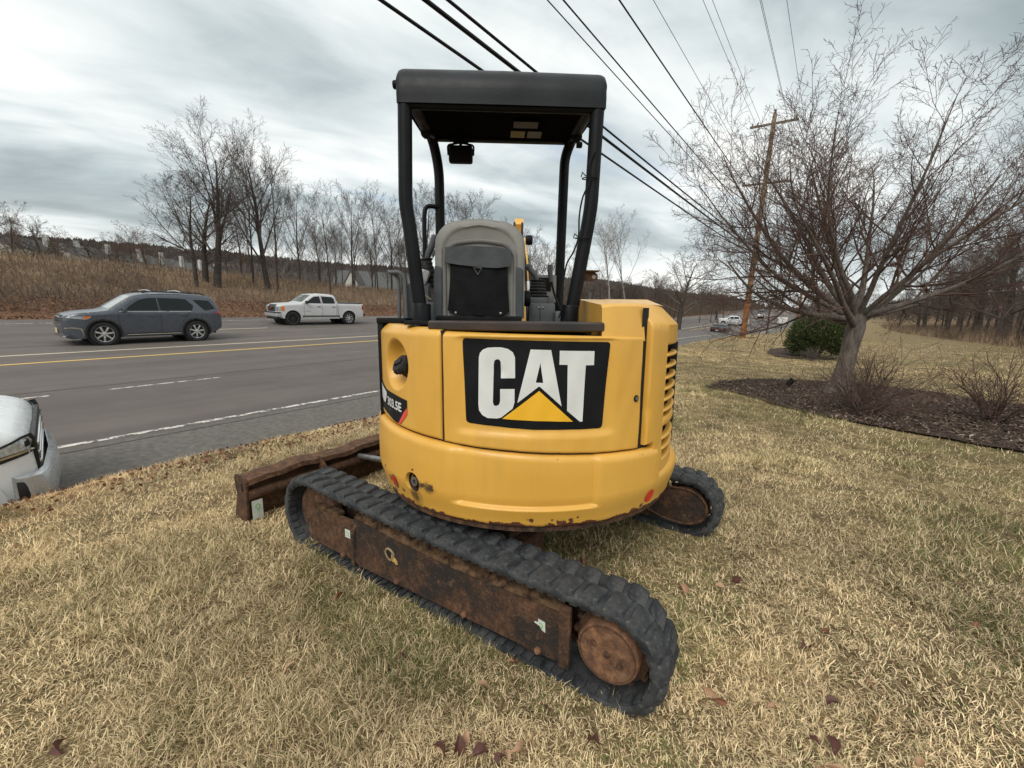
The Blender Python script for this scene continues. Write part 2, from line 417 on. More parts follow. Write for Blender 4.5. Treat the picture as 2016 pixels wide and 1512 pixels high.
def zg(x, y):
    x = np.asarray(x, float); y = np.asarray(y, float); s, t = ST(x, y)
    R_ = zr(s)
    pl = 0.0264*(x-0.05)-0.0462*(y-2.574); pl = np.clip(pl, -3, 0.30)
    base = R_+0.12
    d = pl-base; lawn = base+np.where(d > 0.5, d, 0.25*np.log1p(np.exp(np.clip(d/0.25, -30, 30))))
    lawn = np.minimum(lawn, np.maximum(pl+0.06, base+0.1))
    lawn = lawn+0.03*(fbm(x*0.7, y*0.7, 3)-0.5)*np.clip((np.hypot(x-0.05, y-2.6)-1.6), 0, 1.5)
    # treeline on the far right stands on a low rise
    lawn = lawn+1.0*sstep(-t, 11, 26)
    crest = 4.95-0.30*(1-sstep(s, -0.5, 1.6))+0.55*sstep(s, 1, 14)+0.10*(fbm(s*0.8, 2.0, 3)-0.5)
    k = sstep(t, crest, crest+0.75)
    z = lawn*(1-k)+(R_-0.08)*k
    # bank beyond the road
    B = np.clip(4.15-0.040*s, 0.6, 6.0)
    bank = (R_+0.34)*(1-sstep(t, 36, 60))+(-0.1)*sstep(t, 36, 60)+(B-0.4)*(0.25*sstep(t, 29.9, 34.5)+0.75*sstep(t, 33.5, 53))+0.25*(fbm(x*0.25, y*0.25, 4)-0.5)*sstep(t, 31, 37)-0.02*np.clip(t-60, 0, 60)
    kb = sstep(t, 28.8, 29.8); z = z*(1-kb)+bank*kb
    # far hills
    rr = np.hypot(x, y); a = np.arctan2(x, y); E = np.interp(a, _HA, _HE)-0.017
    hill = 1.6+np.minimum(rr, 700)*E*(0.72+0.28*sstep(rr, 280, 660))*(1+0.10*(fbm(a*14+3, rr*0.002, 4)-0.5))
    kh = sstep(rr, 230, 720)*np.where(np.abs(t-19) < 40, 0.0, 1.0)*sstep(np.abs(t-19), 40, 110)
    z = z*(1-kh)+np.maximum(hill, z)*kh
    return z
def build_ground():
    S = np.unique(np.round(np.concatenate([np.arange(-900, -60, 60), np.arange(-60, -8, 4), np.arange(-8, 30, 0.25), np.arange(30, 90, 1.2), np.arange(90, 300, 8), np.arange(300, 2400, 40)]), 3))
    T = np.unique(np.round(np.concatenate([np.arange(-1200, -120, 50), np.arange(-120, -20, 4), np.arange(-20, -7, .8), np.arange(-7, 4.4, 0.25), np.arange(4.4, 6.6, 0.07), np.arange(6.6, 32, 3), np.arange(32, 60, 0.6), np.arange(60, 140, 4), np.arange(140, 1500, 30)]), 3))
    s, t = np.meshgrid(S, T, indexing='ij'); x = s*DV[0]+t*NV[0]; y = s*DV[1]+t*NV[1]; z = zg(x, y)
    V = np.stack([x, y, z], -1).reshape(-1, 3); n, m = s.shape
    i = np.arange(n*m).reshape(n, m); F = np.stack([i[:-1, :-1], i[1:, :-1], i[1:, 1:], i[:-1, 1:]], -1).reshape(-1, 4)
    # ground cover colour chosen by place
    g = G('ground_cover')
    mp = g.nt.nodes.new('ShaderNodeMapping'); g.L(g.tc.outputs['Object'], mp.inputs[0]); mp.inputs['Rotation'].default_value = (0, 0, -(PI/2-AZ))
    st = g.sep(mp.outputs[0]); sx, tx = st[0], st[1]
    n1 = g.noise(0.35, 5, 0.6); n2 = g.noise(3.0, 6, 0.65); n3 = g.noise(26, 6, 0.7); n4 = g.noise(110, 5, 0.7)
    lawn = g.ramp(g.math('ADD', g.math('MULTIPLY', n2, 0.45), g.math('MULTIPLY', n3, 0.55)), [(0.36, (0.06, 0.042, 0.025)), (0.48, (0.17, 0.125, 0.066)), (0.64, (0.50, 0.385, 0.20))])
    lawn = g.mix(g.map(n1, 0.5, 0.68, 0, 0.5), lawn, (0.14, 0.14, 0.055))
    near = g.map(g.math('ADD', tx, g.math('MULTIPLY', n2, 0.5)), -8, -30)           # woods floor to the right
    lawn = g.mix(near, lawn, (0.16, 0.10, 0.06))
    verge = g.ramp(g.math('ADD', g.math('MULTIPLY', n2, 0.4), g.math('MULTIPLY', n3, 0.6)), [(0.35, (0.05, 0.028, 0.018)), (0.5, (0.13, 0.072, 0.042)), (0.66, (0.27, 0.16, 0.10))])
    bank = g.ramp(g.math('ADD', g.math('MULTIPLY', n2, 0.5), g.math('MULTIPLY', n1, 0.5)), [(0.35, (0.10, 0.062, 0.040)), (0.5, (0.19, 0.125, 0.075)), (0.66, (0.30, 0.21, 0.125))])
    b2 = g.mix(g.map(tx, 33.5, 37.5), verge, bank)
    far = g.ramp(g.noise(0.03, 8, 0.7), [(0.35, (0.045, 0.040, 0.036)), (0.5, (0.075, 0.062, 0.052)), (0.65, (0.11, 0.088, 0.070))])
    b3 = g.mix(g.map(tx, 75, 130), b2, far)
    c = g.mix(g.map(tx, 20, 21), lawn, b3)
    c = g.mix(g.map(g.math('ABSOLUTE', sx), 160, 260), c, far)
    g.bump(g.math('ADD', n3, g.math('MULTIPLY', n4, 0.6)), 0.8, 0.03)
    g.set(c, 0.95, 0, 0.15)
    o = fast_mesh('ground', V, F, g.m, None, True); tag(o, kind='structure')
build_ground()
def cz(t): return 0.033*np.clip(np.asarray(t, float)-18.5, 0, 13.6)
def strip(name, s0, s1, t0, t1, dz, mat, parent=None, ds=1.0):
    S = np.arange(s0, s1+1e-6, ds if s1-s0 > ds else (s1-s0)); n = len(S); V = []; tt = [t0, t1] if t1-t0 < 1 else [t0, 8, 12, 18.5, 22, 26, t1]
    for s in S:
        for t in tt: V.append((*XY(s, t), float(zr(s)+cz(t))+dz))
    k = len(tt); F = [(i*k+j, (i+1)*k+j, (i+1)*k+j+1, i*k+j+1) for i in range(n-1) for j in range(k-1)]
    return fast_mesh(name, V, F, mat, parent)
def build_road():
    g = G('asphalt')
    mp = g.nt.nodes.new('ShaderNodeMapping'); g.L(g.tc.outputs['Object'], mp.inputs[0]); mp.inputs['Rotation'].default_value = (0, 0, -(PI/2-AZ))
    st = g.sep(mp.outputs[0]); tx = st[1]
    cs = g.nt.nodes.new('ShaderNodeMapping'); g.L(mp.outputs[0], cs.inputs[0]); cs.inputs['Scale'].default_value = (0.03, 1.1, 1)
    lanes = g.noise(1.0, 4, 0.6, co=cs.outputs[0])
    n1 = g.noise(0.8, 5, 0.6); n2 = g.noise(14, 5, 0.65); n3 = g.noise(160, 3, 0.8)
    c = g.mix(g.map(lanes, 0.35, 0.65), (0.094, 0.080, 0.074), (0.132, 0.112, 0.102))
    c = g.mix(g.map(n1, 0.45, 0.7, 0, 0.5), c, (0.150, 0.130, 0.115))
    wob = g.math('MULTIPLY', g.math('SUBTRACT', g.noise(1.3, 3), 0.5), 0.25)
    sh = g.map(g.math('ADD', tx, wob), 7.62, 7.5)                                         # older, greyer shoulder
    c = g.mix(sh, c, g.mix(g.map(n2, 0.35, 0.65), (0.090, 0.083, 0.075), (0.155, 0.142, 0.124)))
    c = g.mix(g.map(n3, 0.55, 0.8, 0, 0.6), c, (0.25, 0.225, 0.20))
    g.bump(n3, 0.4, 0.004); g.set(c, 0.88, 0, 0.3)
    road = strip('road', -60, 420, 4.7, 29.6, 0, g.m, None, 2.0); tag(road, kind='structure')
    def paint(name, col, wear):
        g = G(name); n = g.noise(9, 5, 0.75, co=g.co((1, 1, 1)))
        base = g.mix(g.map(g.noise(35, 3), 0.4, 0.7), col, tuple(c_*0.75 for c_ in col))
        m = g.map(n, wear-0.02, wear+0.02); base = g.mix(m, base, (0.12, 0.105, 0.095))
        return g.set(base, 0.75)
    W1 = paint('worn_white_paint', (0.66, 0.63, 0.57), 0.515); W2 = paint('white_paint', (0.70, 0.62, 0.46), 0.66); Y1 = paint('yellow_paint', (0.72, 0.47, 0.12), 0.70)
    SEAM = pm('tar_seam', (0.035, 0.032, 0.03), (0.06, 0.055, 0.05), 3, 0.7); CR = pm('crack_line', (0.22, 0.2, 0.18), (0.3, 0.27, 0.24), 3, 0.9)
    def st_(n, *a, **k): o = strip(n, *a, **k); tag(o, kind='structure'); return o
    st_('edge_line', -40, 300, 7.66, 7.77, 0.004, W1); st_('centre_line', -40, 300, 16.38, 16.54, 0.004, Y1); st_('median_line', -40, 300, 18.35, 18.49, 0.004, W2)
    st_('road_seam', -40, 60, 11.97, 12.01, 0.004, SEAM); st_('road_seam', -40, 60, 20.2, 20.24, 0.004, SEAM); st_('shoulder_crack', -40, 60, 7.38, 7.41, 0.004, SEAM)
    for s0 in (1.77, -10.4, 13.9, 26, 38, 50, 62): st_('lane_line', s0-0.2 if s0 > 2 or s0 < 0 else s0, s0+2.9, 11.43, 11.51, 0.004, W1)
    for s0 in (1.2,): st_('lane_line', s0-0.75, s0-0.25, 11.43, 11.53, 0.004, W1)
    for s0 in (-6.2, 7.0, 21, 35, 49): st_('lane_line', s0, s0+3.6, 23.35, 23.47, 0.004, W2)
    st_('verge_line', -40, 120, 27.6, 27.7, 0.004, W1)
    # thin pale sealed cuts crossing the lanes obliquely
    for a, b in (((7.4, 16.3), (12.0, 8.0)), ((11.0, 16.2), (13.2, 10.6)), ((6.5, 22), (8.9, 18.6))):
        n = 14; V = []
        for i in range(n+1):
            s = a[0]+(b[0]-a[0])*i/n; t = a[1]+(b[1]-a[1])*i/n+0.05*math.sin(i*2.1); V += [(*XY(s-0.022, t), float(zr(s)+cz(t))+0.004), (*XY(s+0.022, t), float(zr(s)+cz(t))+0.004)]
        tag(fast_mesh('sealed_crack', V, [(2*i, 2*i+1, 2*i+3, 2*i+2) for i in range(n)], CR), kind='structure')
build_road()

# ================================================================ grass: real blades, one mass nobody could count
ORG = np.array([0.05009, 2.57440, 0.0]); UX = Vector((0.99885954, 0.04099242, 0.02447956)); VX = Vector((-0.03980569, 0.99809474, -0.04714236)); WX = Vector((-0.0263654, 0.04611417, 0.99858818))
UC_YAW = 0.967   # undercarriage relative to the upper frame
_fw = np.array([-math.sin(1.00707), math.cos(1.00707)]); _rt = np.array([math.cos(1.00707), math.sin(1.00707)])
BED = [(4.25, 8.95), (4.6, 8.0), (4.62, 7.1), (4.75, 6.35), (5.0, 5.6), (5.6, 4.7), (6.4, 3.9), (7.6, 3.3), (9.6, 3.2), (10.6, 4.4), (10.2, 5.8), (9.2, 7.2), (8.7, 8.6), (8.1, 9.7), (7.2, 10.2), (6.0, 10.3), (5.0, 9.9)]
def in_polys(x, y, poly):
    c = np.zeros(x.shape, bool); n = len(poly)
    for i in range(n):
        x1, y1 = poly[i]; x2, y2 = poly[i-1]
        k = ((y1 > y) != (y2 > y)) & (x < (x2-x1)*(y-y1)/((y2-y1) or 1e-9)+x1); c ^= k
    return c
def build_grass():
    g = G('grass_blade'); a = g.attr('tint')[0]
    g.b.inputs['Subsurface Weight'].default_value = 0.0
    g.set(a, 0.75, 0, 0.25); gm = g.m
    rng = np.random.default_rng(11); Vs = []; Fs = []; Cs = []; base = 0
    bands = [(0.55, 2.0, 52000, 0.78, 3), (2.0, 3.6, 27000, 0.88, 3), (3.6, 6.0, 14500, 1.1, 1), (6.0, 11, 4600, 1.5, 1), (11, 20, 900, 2.4, 1), (20, 42, 160, 3.6, 1)]
    for r0, r1, dens, wf, segs in bands:
        th0, th1 = math.radians(-62), math.radians(62)
        area = 0.5*(th1-th0)*(r1*r1-r0*r0); n = int(area*dens)
        r = np.sqrt(rng.uniform(r0*r0, r1*r1, n)); th = rng.uniform(th0, th1, n)
        x = r*np.sin(th); y = r*np.cos(th); s, t = ST(x, y)
        crest = 4.95-0.30*(1-sstep(s, -0.5, 1.6))+0.55*sstep(s, 1, 14)+0.10*(fbm(s*0.8, 2.0, 3)-0.5)
        keep = (t < crest+0.42+0.25*rng.random(n)) & (t > -13)
        bedn = in_polys(x+0.25*(fbm(x*2, y*2, 3)-0.5), y+0.25*(fbm(x*2+9, y*2, 3)-0.5), BED); keep &= ~bedn
        # clumpy stand
        cl = fbm(x*5.5, y*5.5, 3); keep &= rng.random(n) < np.clip(0.25+1.5*cl, 0, 1)
        # under the tracks
        dx = x-ORG[0]; dy = y-ORG[1]; f_ = dx*_fw[0]+dy*_fw[1]; q_ = dx*_rt[0]+dy*_rt[1]
        keep &= ~((np.abs(f_) < 0.97) & (np.abs(np.abs(q_)-0.775) < 0.10))
        x, y, t, s, r = x[keep], y[keep], t[keep], s[keep], r[keep]; n = len(x)
        under = (np.hypot(x-0.1, y-2.6) < 1.35)
        big = fbm(x*0.45+40, y*0.45, 4); mid = fbm(x*1.9, y*1.9+30, 3)
        tall = np.clip((fbm(x*1.7+7, y*1.7, 4)-0.50)*7, 0, 1)
        L = rng.uniform(0.022, 0.060, n)*(0.9+0.6*tall)*np.where(rng.random(n) < 0.08, 1.4, 1)*np.where(r > 6, 1.15, 1)
        near_track = (np.abs(f_[keep]) < 1.35) & (np.abs(np.abs(q_[keep])-0.775) < 0.32); L = L*np.where(near_track, 0.72, 1)
        w = rng.uniform(0.0012, 0.0023, n)*wf
        cx = np.floor(x*11+3*fbm(x*3, y*3, 2)); cy = np.floor(y*11+3*fbm(x*3+5, y*3, 2)); az = 2*PI*_T[(cx.astype(int)*7) % 64, (cy.astype(int)*13) % 64]*1.7+rng.normal(0, 1.5, n); lean = np.radians(np.clip(np.where(rng.random(n) < 0.45-0.3*tall, rng.normal(82, 6, n), rng.normal(50, 19, n)), 8, 89))
        lean2 = np.clip(lean+np.radians(rng.uniform(5, 50, n)), 0, np.radians(100))
        z = zg(x, y)-0.004
        D = np.stack([np.cos(az), np.sin(az)], -1); W = np.stack([-np.sin(az), np.cos(az)], -1)
        tw = rng.uniform(-0.7, 0.7, n)[:, None]*0.6; W2 = W+D*tw
        b = np.stack([x, y, z], -1)
        m_ = b.copy(); m_[:, :2] += D*(L*0.5*np.sin(lean))[:, None]; m_[:, 2] += L*0.5*np.cos(lean)
        tp = m_.copy(); tp[:, :2] += D*(L*0.5*np.sin(lean2))[:, None]+W*(rng.normal(0, 0.18, n)*L)[:, None]; tp[:, 2] += L*0.5*np.cos(lean2)
        tp[:, 2] = np.maximum(tp[:, 2], z+0.003)
        W3 = np.concatenate([W2, np.zeros((n, 1))], -1)*w[:, None]
        # colour
        green = np.clip((big-0.47)*5.0, 0, 0.8)*np.clip((mid-0.3)*3, 0, 1)*np.where(t > 2.5, 0.35, 1.0)
        green = np.clip(green+np.where(under, 0.3, 0)+0.40*sstep(x-0.35*y, 0.0, 3.5)*(t < 3)*sstep(11-r, 0, 4)+0.20*tall*(t < 3.4)*(r < 9), 0, 0.62)
        isg = rng.random(n) < green
        k = rng.random(n)[:, None]
        straw = np.array([0.44, 0.325, 0.175])*(1-k)+np.array([0.90, 0.725, 0.455])*k
        dead = np.array([0.15, 0.095, 0.048]); straw = np.where(rng.random(n)[:, None] < 0.29, dead*(0.7+0.6*k), straw)
        grn = np.array([0.060, 0.085, 0.022])*(1-k)+np.array([0.20, 0.205, 0.070])*k
        col = np.where(isg[:, None], grn, straw)
        edge = (np.clip((t-3.3)/1.4, 0, 1)*np.clip((fbm(s*0.5+3, t*1.2, 3)-0.38)*4.5, 0, 1))[:, None]; col = col*(1-0.65*edge)+np.array([0.40, 0.20, 0.085])*(0.5+0.8*k)*0.65*edge
        gold = (np.clip(1-np.abs(t-3.0)/3.5, 0, 1)*0.5+np.clip((r-9)/8, 0, 1)*0.6)[:, None]; gold = np.clip(gold, 0, 1.0); col = np.where(isg[:, None], col*(1-gold*0.5)+np.array([0.46, 0.35, 0.15])*gold*0.5, col*(1-0.35*gold)+np.array([0.86, 0.64, 0.29])*(0.6+0.6*k)*0.35*gold)
        blotch = np.clip(0.44+1.45*fbm(x*1.1+3, y*1.1+8, 5), 0.62, 1.4)[:, None]; col = col*blotch
        if segs == 3:
            V = np.stack([b-W3, b+W3, m_-W3*0.9, m_+W3*0.9, tp], 1).reshape(-1, 3); i = base+5*np.arange(n)
            F = np.concatenate([np.stack([i, i+1, i+3], -1), np.stack([i, i+3, i+2], -1), np.stack([i+2, i+3, i+4], -1)]); nv = 5
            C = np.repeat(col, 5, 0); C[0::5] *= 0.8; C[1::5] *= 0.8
        else:
            tp2 = 0.35*m_+0.65*tp+(tp-b)*0.2
            V = np.stack([b-W3, b+W3, tp2], 1).reshape(-1, 3); i = base+3*np.arange(n); F = np.stack([i, i+1, i+2], -1); nv = 3
            C = np.repeat(col, 3, 0)
        base += nv*n; Vs.append(V); Fs.append(F); Cs.append(C)
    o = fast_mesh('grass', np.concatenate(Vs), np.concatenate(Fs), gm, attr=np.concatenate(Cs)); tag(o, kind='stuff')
    print('grass tris', len(o.data.polygons))
build_grass()
def build_brush():
    """dry weeds on the bank beyond the road and along the right-hand wood edge"""
    g = G('dry_weeds'); a = g.attr('tint')[0]; g.set(a, 0.9, 0, 0.1)
    rng = np.random.default_rng(5); P = []
    n = 52000; s = -25+(rng.random(n)**0.8)*135; t = 30.6+rng.random(n)**0.9*29; P.append((s, t, 0))
    n = 9000; s = rng.uniform(14, 120, n); t = -9.5-rng.random(n)**1.3*9; P.append((s, t, 1))
    V = []; C = []
    for s, t, kind in P:
        n = len(s); x = s*DV[0]+t*NV[0]; y = s*DV[1]+t*NV[1]; z = zg(x, y)-0.05; r = np.hypot(x, y)
        low = (t < 34.2) & (kind == 0)
        L = rng.uniform(0.35, 0.95, n)*np.where(low, 0.4, 1)*(1 if kind == 0 else 1.1); w = 0.007+0.00030*r*rng.uniform(0.6, 1.4, n)
        az = rng.uniform(0, 2*PI, n); lean = np.radians(np.abs(rng.normal(22, 18, n)))
        D = np.stack([np.cos(az)*np.sin(lean), np.sin(az)*np.sin(lean), np.cos(lean)], -1); W = np.stack([rng.normal(0, 1, n), rng.normal(0, 1, n), rng.normal(0, .2, n)], -1); W /= np.linalg.norm(W, axis=1)[:, None]
        b = np.stack([x, y, z], -1); V.append(np.stack([b-W*w[:, None], b+W*w[:, None], b+D*L[:, None]], 1).reshape(-1, 3))
        k = rng.random(n)[:, None]; m = fbm(x*0.12, y*0.12, 4)[:, None]
        c = np.array([0.14, 0.095, 0.064])*(1-k)+np.array([0.36, 0.27, 0.18])*k; c = c*(0.55+0.9*m); c = np.where(low[:, None], c*np.array([0.72, 0.55, 0.5]), c)
        C.append(np.repeat(c, 3, 0))
    V = np.concatenate(V); C = np.concatenate(C); F = np.arange(len(V)).reshape(-1, 3)
    o = fast_mesh('dry_weeds', V, F, g.m, attr=C); tag(o, kind='stuff')
build_brush()
def build_hill_woods():
    g = G('hill_woods'); g.set(g.attr('tint')[0], 0.95, 0, 0.05); r = np.random.default_rng(15); n = 80000
    a = np.radians(r.uniform(-62, 62, n)); R = 235+(r.random(n)**1.2)*520; x = R*np.sin(a); y = R*np.cos(a); s, t = ST(x, y); k = np.abs(t-19) > 60; x, y, R = x[k], y[k], R[k]; n = len(x)
    z = zg(x, y)-0.5; L = r.uniform(4, 9.5, n)*(0.6+0.8*fbm(x*0.02, y*0.02, 3)); w = r.uniform(0.3, 1.0, n)*(R/500); b = np.stack([x, y, z], -1); ca = np.stack([y/R, -x/R, np.zeros(n)], -1); v = r.normal(0, 0.25, (n, 3)); ca = ca+v; lean = np.stack([r.normal(0, .12, n), r.normal(0, .12, n), np.ones(n)], -1)
    V = np.stack([b-ca*w[:, None]*0.5, b+ca*w[:, None]*0.5, b+lean*L[:, None]*0.75+ca*w[:, None], b+lean*L[:, None], b+lean*L[:, None]*0.7-ca*w[:, None]*0.9], 1).reshape(-1, 3)
    q = r.random(n)[:, None]; m = fbm(x*0.012, y*0.012, 4)[:, None]; c = (np.array([0.060, 0.054, 0.052])*(1-q)+np.array([0.135, 0.115, 0.100])*q)*(0.6+0.8*m)
    o = fast_mesh('hill_woods', V, np.arange(5*n).reshape(-1, 5), g.m, attr=np.repeat(c, 5, 0)); tag(o, kind='stuff')
build_hill_woods()
# ================================================================ mini excavator
EXC = Matrix(((UX.x, VX.x, WX.x, ORG[0]), (UX.y, VX.y, WX.y, ORG[1]), (UX.z, VX.z, WX.z, ORG[2]), (0, 0, 0, 1)))
exc = empty('mini_excavator', mat=EXC)
tag(exc, 'yellow compact excavator with black canopy and rusty crawler tracks parked on the lawn', 'excavator')
CU = 0.075; D2 = math.radians
BLACK = pm('black_paint', (0.0045, 0.005, 0.006), (0.009, 0.0095, 0.011), 5, 0.45, 0, 0.12, 120, spec=0.16)
BLKPL = pm('black_plastic', (0.006, 0.006, 0.0065), (0.012, 0.012, 0.013), 9, 0.6, 0, 0.2, 150, spec=0.15)
GREYPL = pm('grey_plastic', (0.065, 0.070, 0.074), (0.095, 0.10, 0.104), 6, 0.55, 0, 0.2, 200)
SEATG = pm('seat_shell_grey', (0.20, 0.197, 0.18), (0.27, 0.262, 0.24), 6, 0.6, 0, 0.25, 160)
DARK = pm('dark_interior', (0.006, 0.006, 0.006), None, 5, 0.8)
CLOTH = pm('black_cloth', (0.0025, 0.0025, 0.003), (0.006, 0.006, 0.007), 12, 0.6, 0, 0.4, 30, spec=0.15)
FLAP = pm('grey_vinyl', (0.030, 0.036, 0.040), (0.055, 0.062, 0.066), 10, 0.55, 0, 0.4, 25)
STEEL = pm('worn_steel', (0.16, 0.155, 0.15), (0.30, 0.29, 0.28), 14, 0.4, 0.7, 0.2, 60)
CHROME = pm('bright_metal', (0.62, 0.62, 0.62), (0.75, 0.75, 0.75), 10, 0.18, 1.0)
DECK = pm('worn_black_deck', (0.014, 0.013, 0.013), (0.060, 0.034, 0.024), 4, 0.42, 0, 0.3, 70, coat=0.15)
RUST = rusty('rusty_steel', 0.45); RUSTO = rusty('orange_rust', 0.20, 1.75); RUSTB = rusty('black_paint_over_rust', 0.505, 1.0, (1, 1, 1)); RUSTD = pm('dirt_on_rust', (0.030, 0.018, 0.012), (0.14, 0.085, 0.048), 22, 0.95, 0, 0.9, 60, spec=0.1)
RUB = rubber('track_rubber', (0.013, 0.015, 0.019), (0.115, 0.12, 0.12), 0.65); RUBL = rubber('tread_rubber', (0.020, 0.023, 0.028), (0.10, 0.10, 0.096), 0.7)
WHT = pm('decal_white', (0.72, 0.73, 0.72), (0.62, 0.63, 0.62), 6, 0.35); BLKD = pm('decal_black', (0.004, 0.0045, 0.006), (0.008, 0.009, 0.011), 5, 0.42, spec=0.22)
TRIY = pm('decal_amber', (0.86, 0.47, 0.025), (0.78, 0.42, 0.03), 5, 0.35); REDR = pm('red_reflector', (0.80, 0.018, 0.010), (0.66, 0.012, 0.008), 60, 0.35, coat=0.1); PINK = pm('decal_red', (0.70, 0.08, 0.06), None, 5, 0.4)
STICK = pm('sticker_white', (0.62, 0.65, 0.60), (0.5, 0.53, 0.48), 30, 0.5); GRN = pm('sticker_green', (0.12, 0.42, 0.10), None, 5, 0.5)

def cp(th, w, R): a = D2(th); return Vector((CU+R*math.sin(a), -R*math.cos(a), w))
def ths(a, b, st, dense=()):
    out = list(np.arange(a, b, st))+[b]
    for d0, d1, ds in dense: out += list(np.arange(max(a, d0), min(b, d1), ds))
    out = sorted(out); r = [out[0]]
    for x in out[1:]:
        if x-r[-1] > 1e-4: r.append(x)
    r[-1] = b; return r
def arc_panel(name, th0, th1, w0, w1, Rf, mat, parent, dth=1.2, dw=0.014, densT=(), densW=(), thick=0.05, rnd=0.012, edge=(1, 1, 1, 1), label=None):
    """w0/w1 may be functions of theta; Rf(th,w) surface radius. The rim rolls back by rnd and has a skirt of thickness"""
    T = ths(th0, th1, dth, [(th0, th0+1.2, 0.2), (th1-1.2, th1, 0.2)]+list(densT)); W = ths(0, 1, dw/0.5, [(0, 0.05, 0.006), (0.95, 1.0, 0.006)]+list(densW))
    w0f = w0 if callable(w0) else (lambda t: w0); w1f = w1 if callable(w1) else (lambda t: w1)
    def roll(d): 
        if d >= rnd: return 0.0
        return rnd-math.sqrt(max(0, rnd*rnd-(rnd-d)**2))
    rows = []
    for th in T:
        a, b = w0f(th), w1f(th); row = []
        for u in W:
            w = a+(b-a)*u; R = Rf(th, w)
            dl = [1e9]*4
            dl[0] = math.radians(th-th0)*R if edge[0] else 1e9; dl[1] = math.radians(th1-th)*R if edge[1] else 1e9; dl[2] = (w-a) if edge[2] else 1e9; dl[3] = (b-w) if edge[3] else 1e9
            R -= roll(min(dl)) if min(dl) < rnd else 0
            row.append((th, w, R))
        rows.append(row)
    mb = MB()
    # frame with skirt
    full = []
    for i, row in enumerate(rows):
        th, w, R = row[0]; a = cp(th, w, R-thick); th, w, R = row[-1]; z = cp(th, w, R-thick)
        full.append([a]+[cp(*q) for q in row]+[z])
    first = [p.copy() for p in full[0]]; last = [p.copy() for p in full[-1]]
    mb.grid(full)
    for side, row in ((0, rows[0]), (1, rows[-1])):
        A = [cp(th, w, R) for th, w, R in row]; B = [cp(th, w, R-thick) for th, w, R in row]; mb.grid([A, B])
    return mb.build(name, mat, parent, angle=40, label=label)

# ---- counterweight
CWB, CWT = 0.547, lambda th: 0.905-0.0007*th
def box_in(th, w, a, b, c, d, soft_t=1.6, soft_w=0.022, ch=0.0):
    """1 inside the rounded field, soft rim"""
    t = min(sstep(th, a, a+soft_t), 1-sstep(th, b-soft_t, b)); u = min(sstep(w, c, c+soft_w), 1-sstep(w, d-soft_w, d))
    return float(t*u)
HOLE = (-41.5, 0.699)
def R_cw(th, w):
    u = (w-CWB)/(0.37)
    R = 0.880+0.034*float(sstep(w, CWB, CWB+0.16))
    R -= 0.004*float(sstep(w, 0.80, 0.93))
    if w < CWB+0.03: R -= 0.03*(1-(w-CWB)/0.03)**2
    R -= 0.021*box_in(th, w, -25.5, 17.5, 0.645, 1.2, 1.3, 0.022)
    d = math.hypot(math.radians(th-HOLE[0])*0.9, w-HOLE[1])
    if d < 0.052: R -= 0.060*(1-float(sstep(d, 0.043, 0.051)))
    return R
def cw_top(th):
    k = float(sstep(th, 41.5, 43.2)); return CWT(th)*(1-k)+0.742*k
cw_pt = lambda t, w: cp(t, w, R_cw(t, w))
cwspots = [(*cw_pt(-33.5, 0.70), 0.020), (*cw_pt(-36.5, 0.705), 0.013), (*cw_pt(-48, 0.625), 0.011), (*cw_pt(-41.2, 0.765), 0.006), (*cw_pt(-56.5, 0.655), 0.016),
           (*cw_pt(-60.5, 0.70), 0.011), (*cw_pt(-63.5, 0.66), 0.009), (*cw_pt(-2.5, 0.60), 0.013), (*cw_pt(6.5, 0.585), 0.018), (*cw_pt(9.5, 0.592), 0.012), (*cw_pt(11.5, 0.605), 0.007), (*cw_pt(3.8, 0.60), 0.006),
           (*cw_pt(-55, 0.585), 0.016), (*cw_pt(-50, 0.575), 0.018), (*cw_pt(-44, 0.565), 0.02), (*cw_pt(33, 0.575), 0.018), (*cw_pt(36, 0.585), 0.012), (*cw_pt(5, 0.885), 0.005), (*cw_pt(33.5, 0.865), 0.005), (*cw_pt(32, 0.868), 0.004)]
YCW = yellow('counterweight_yellow', cwspots, 0.574, soot=[(*cw_pt(-34.5, 0.695), 0.05, 1.5), (*cw_pt(-41, 0.63), 0.05, 0.55), (*cw_pt(-40.5, 0.665), 0.04, 0.8), (*cw_pt(-38, 0.70), 0.03, 1.0)])
arc_panel('counterweight', -104, 84, CWB, cw_top, R_cw, YCW, exc, 1.2, 0.012, densT=[(-46, -37, 0.25), (40.8, 44, 0.15)], densW=[(0.26, 0.56, 0.006)], thick=0.12, rnd=0.034, edge=(0, 0, 0, 1), label='curved yellow counterweight with rust chipped along its lower edge')
MB().lathe([(0.86, 0.53), (0.862, 0.552), (0.80, 0.556)], (CU, 0, 0), seg=72, cap=False).build('counterweight_underside', RUST, exc)
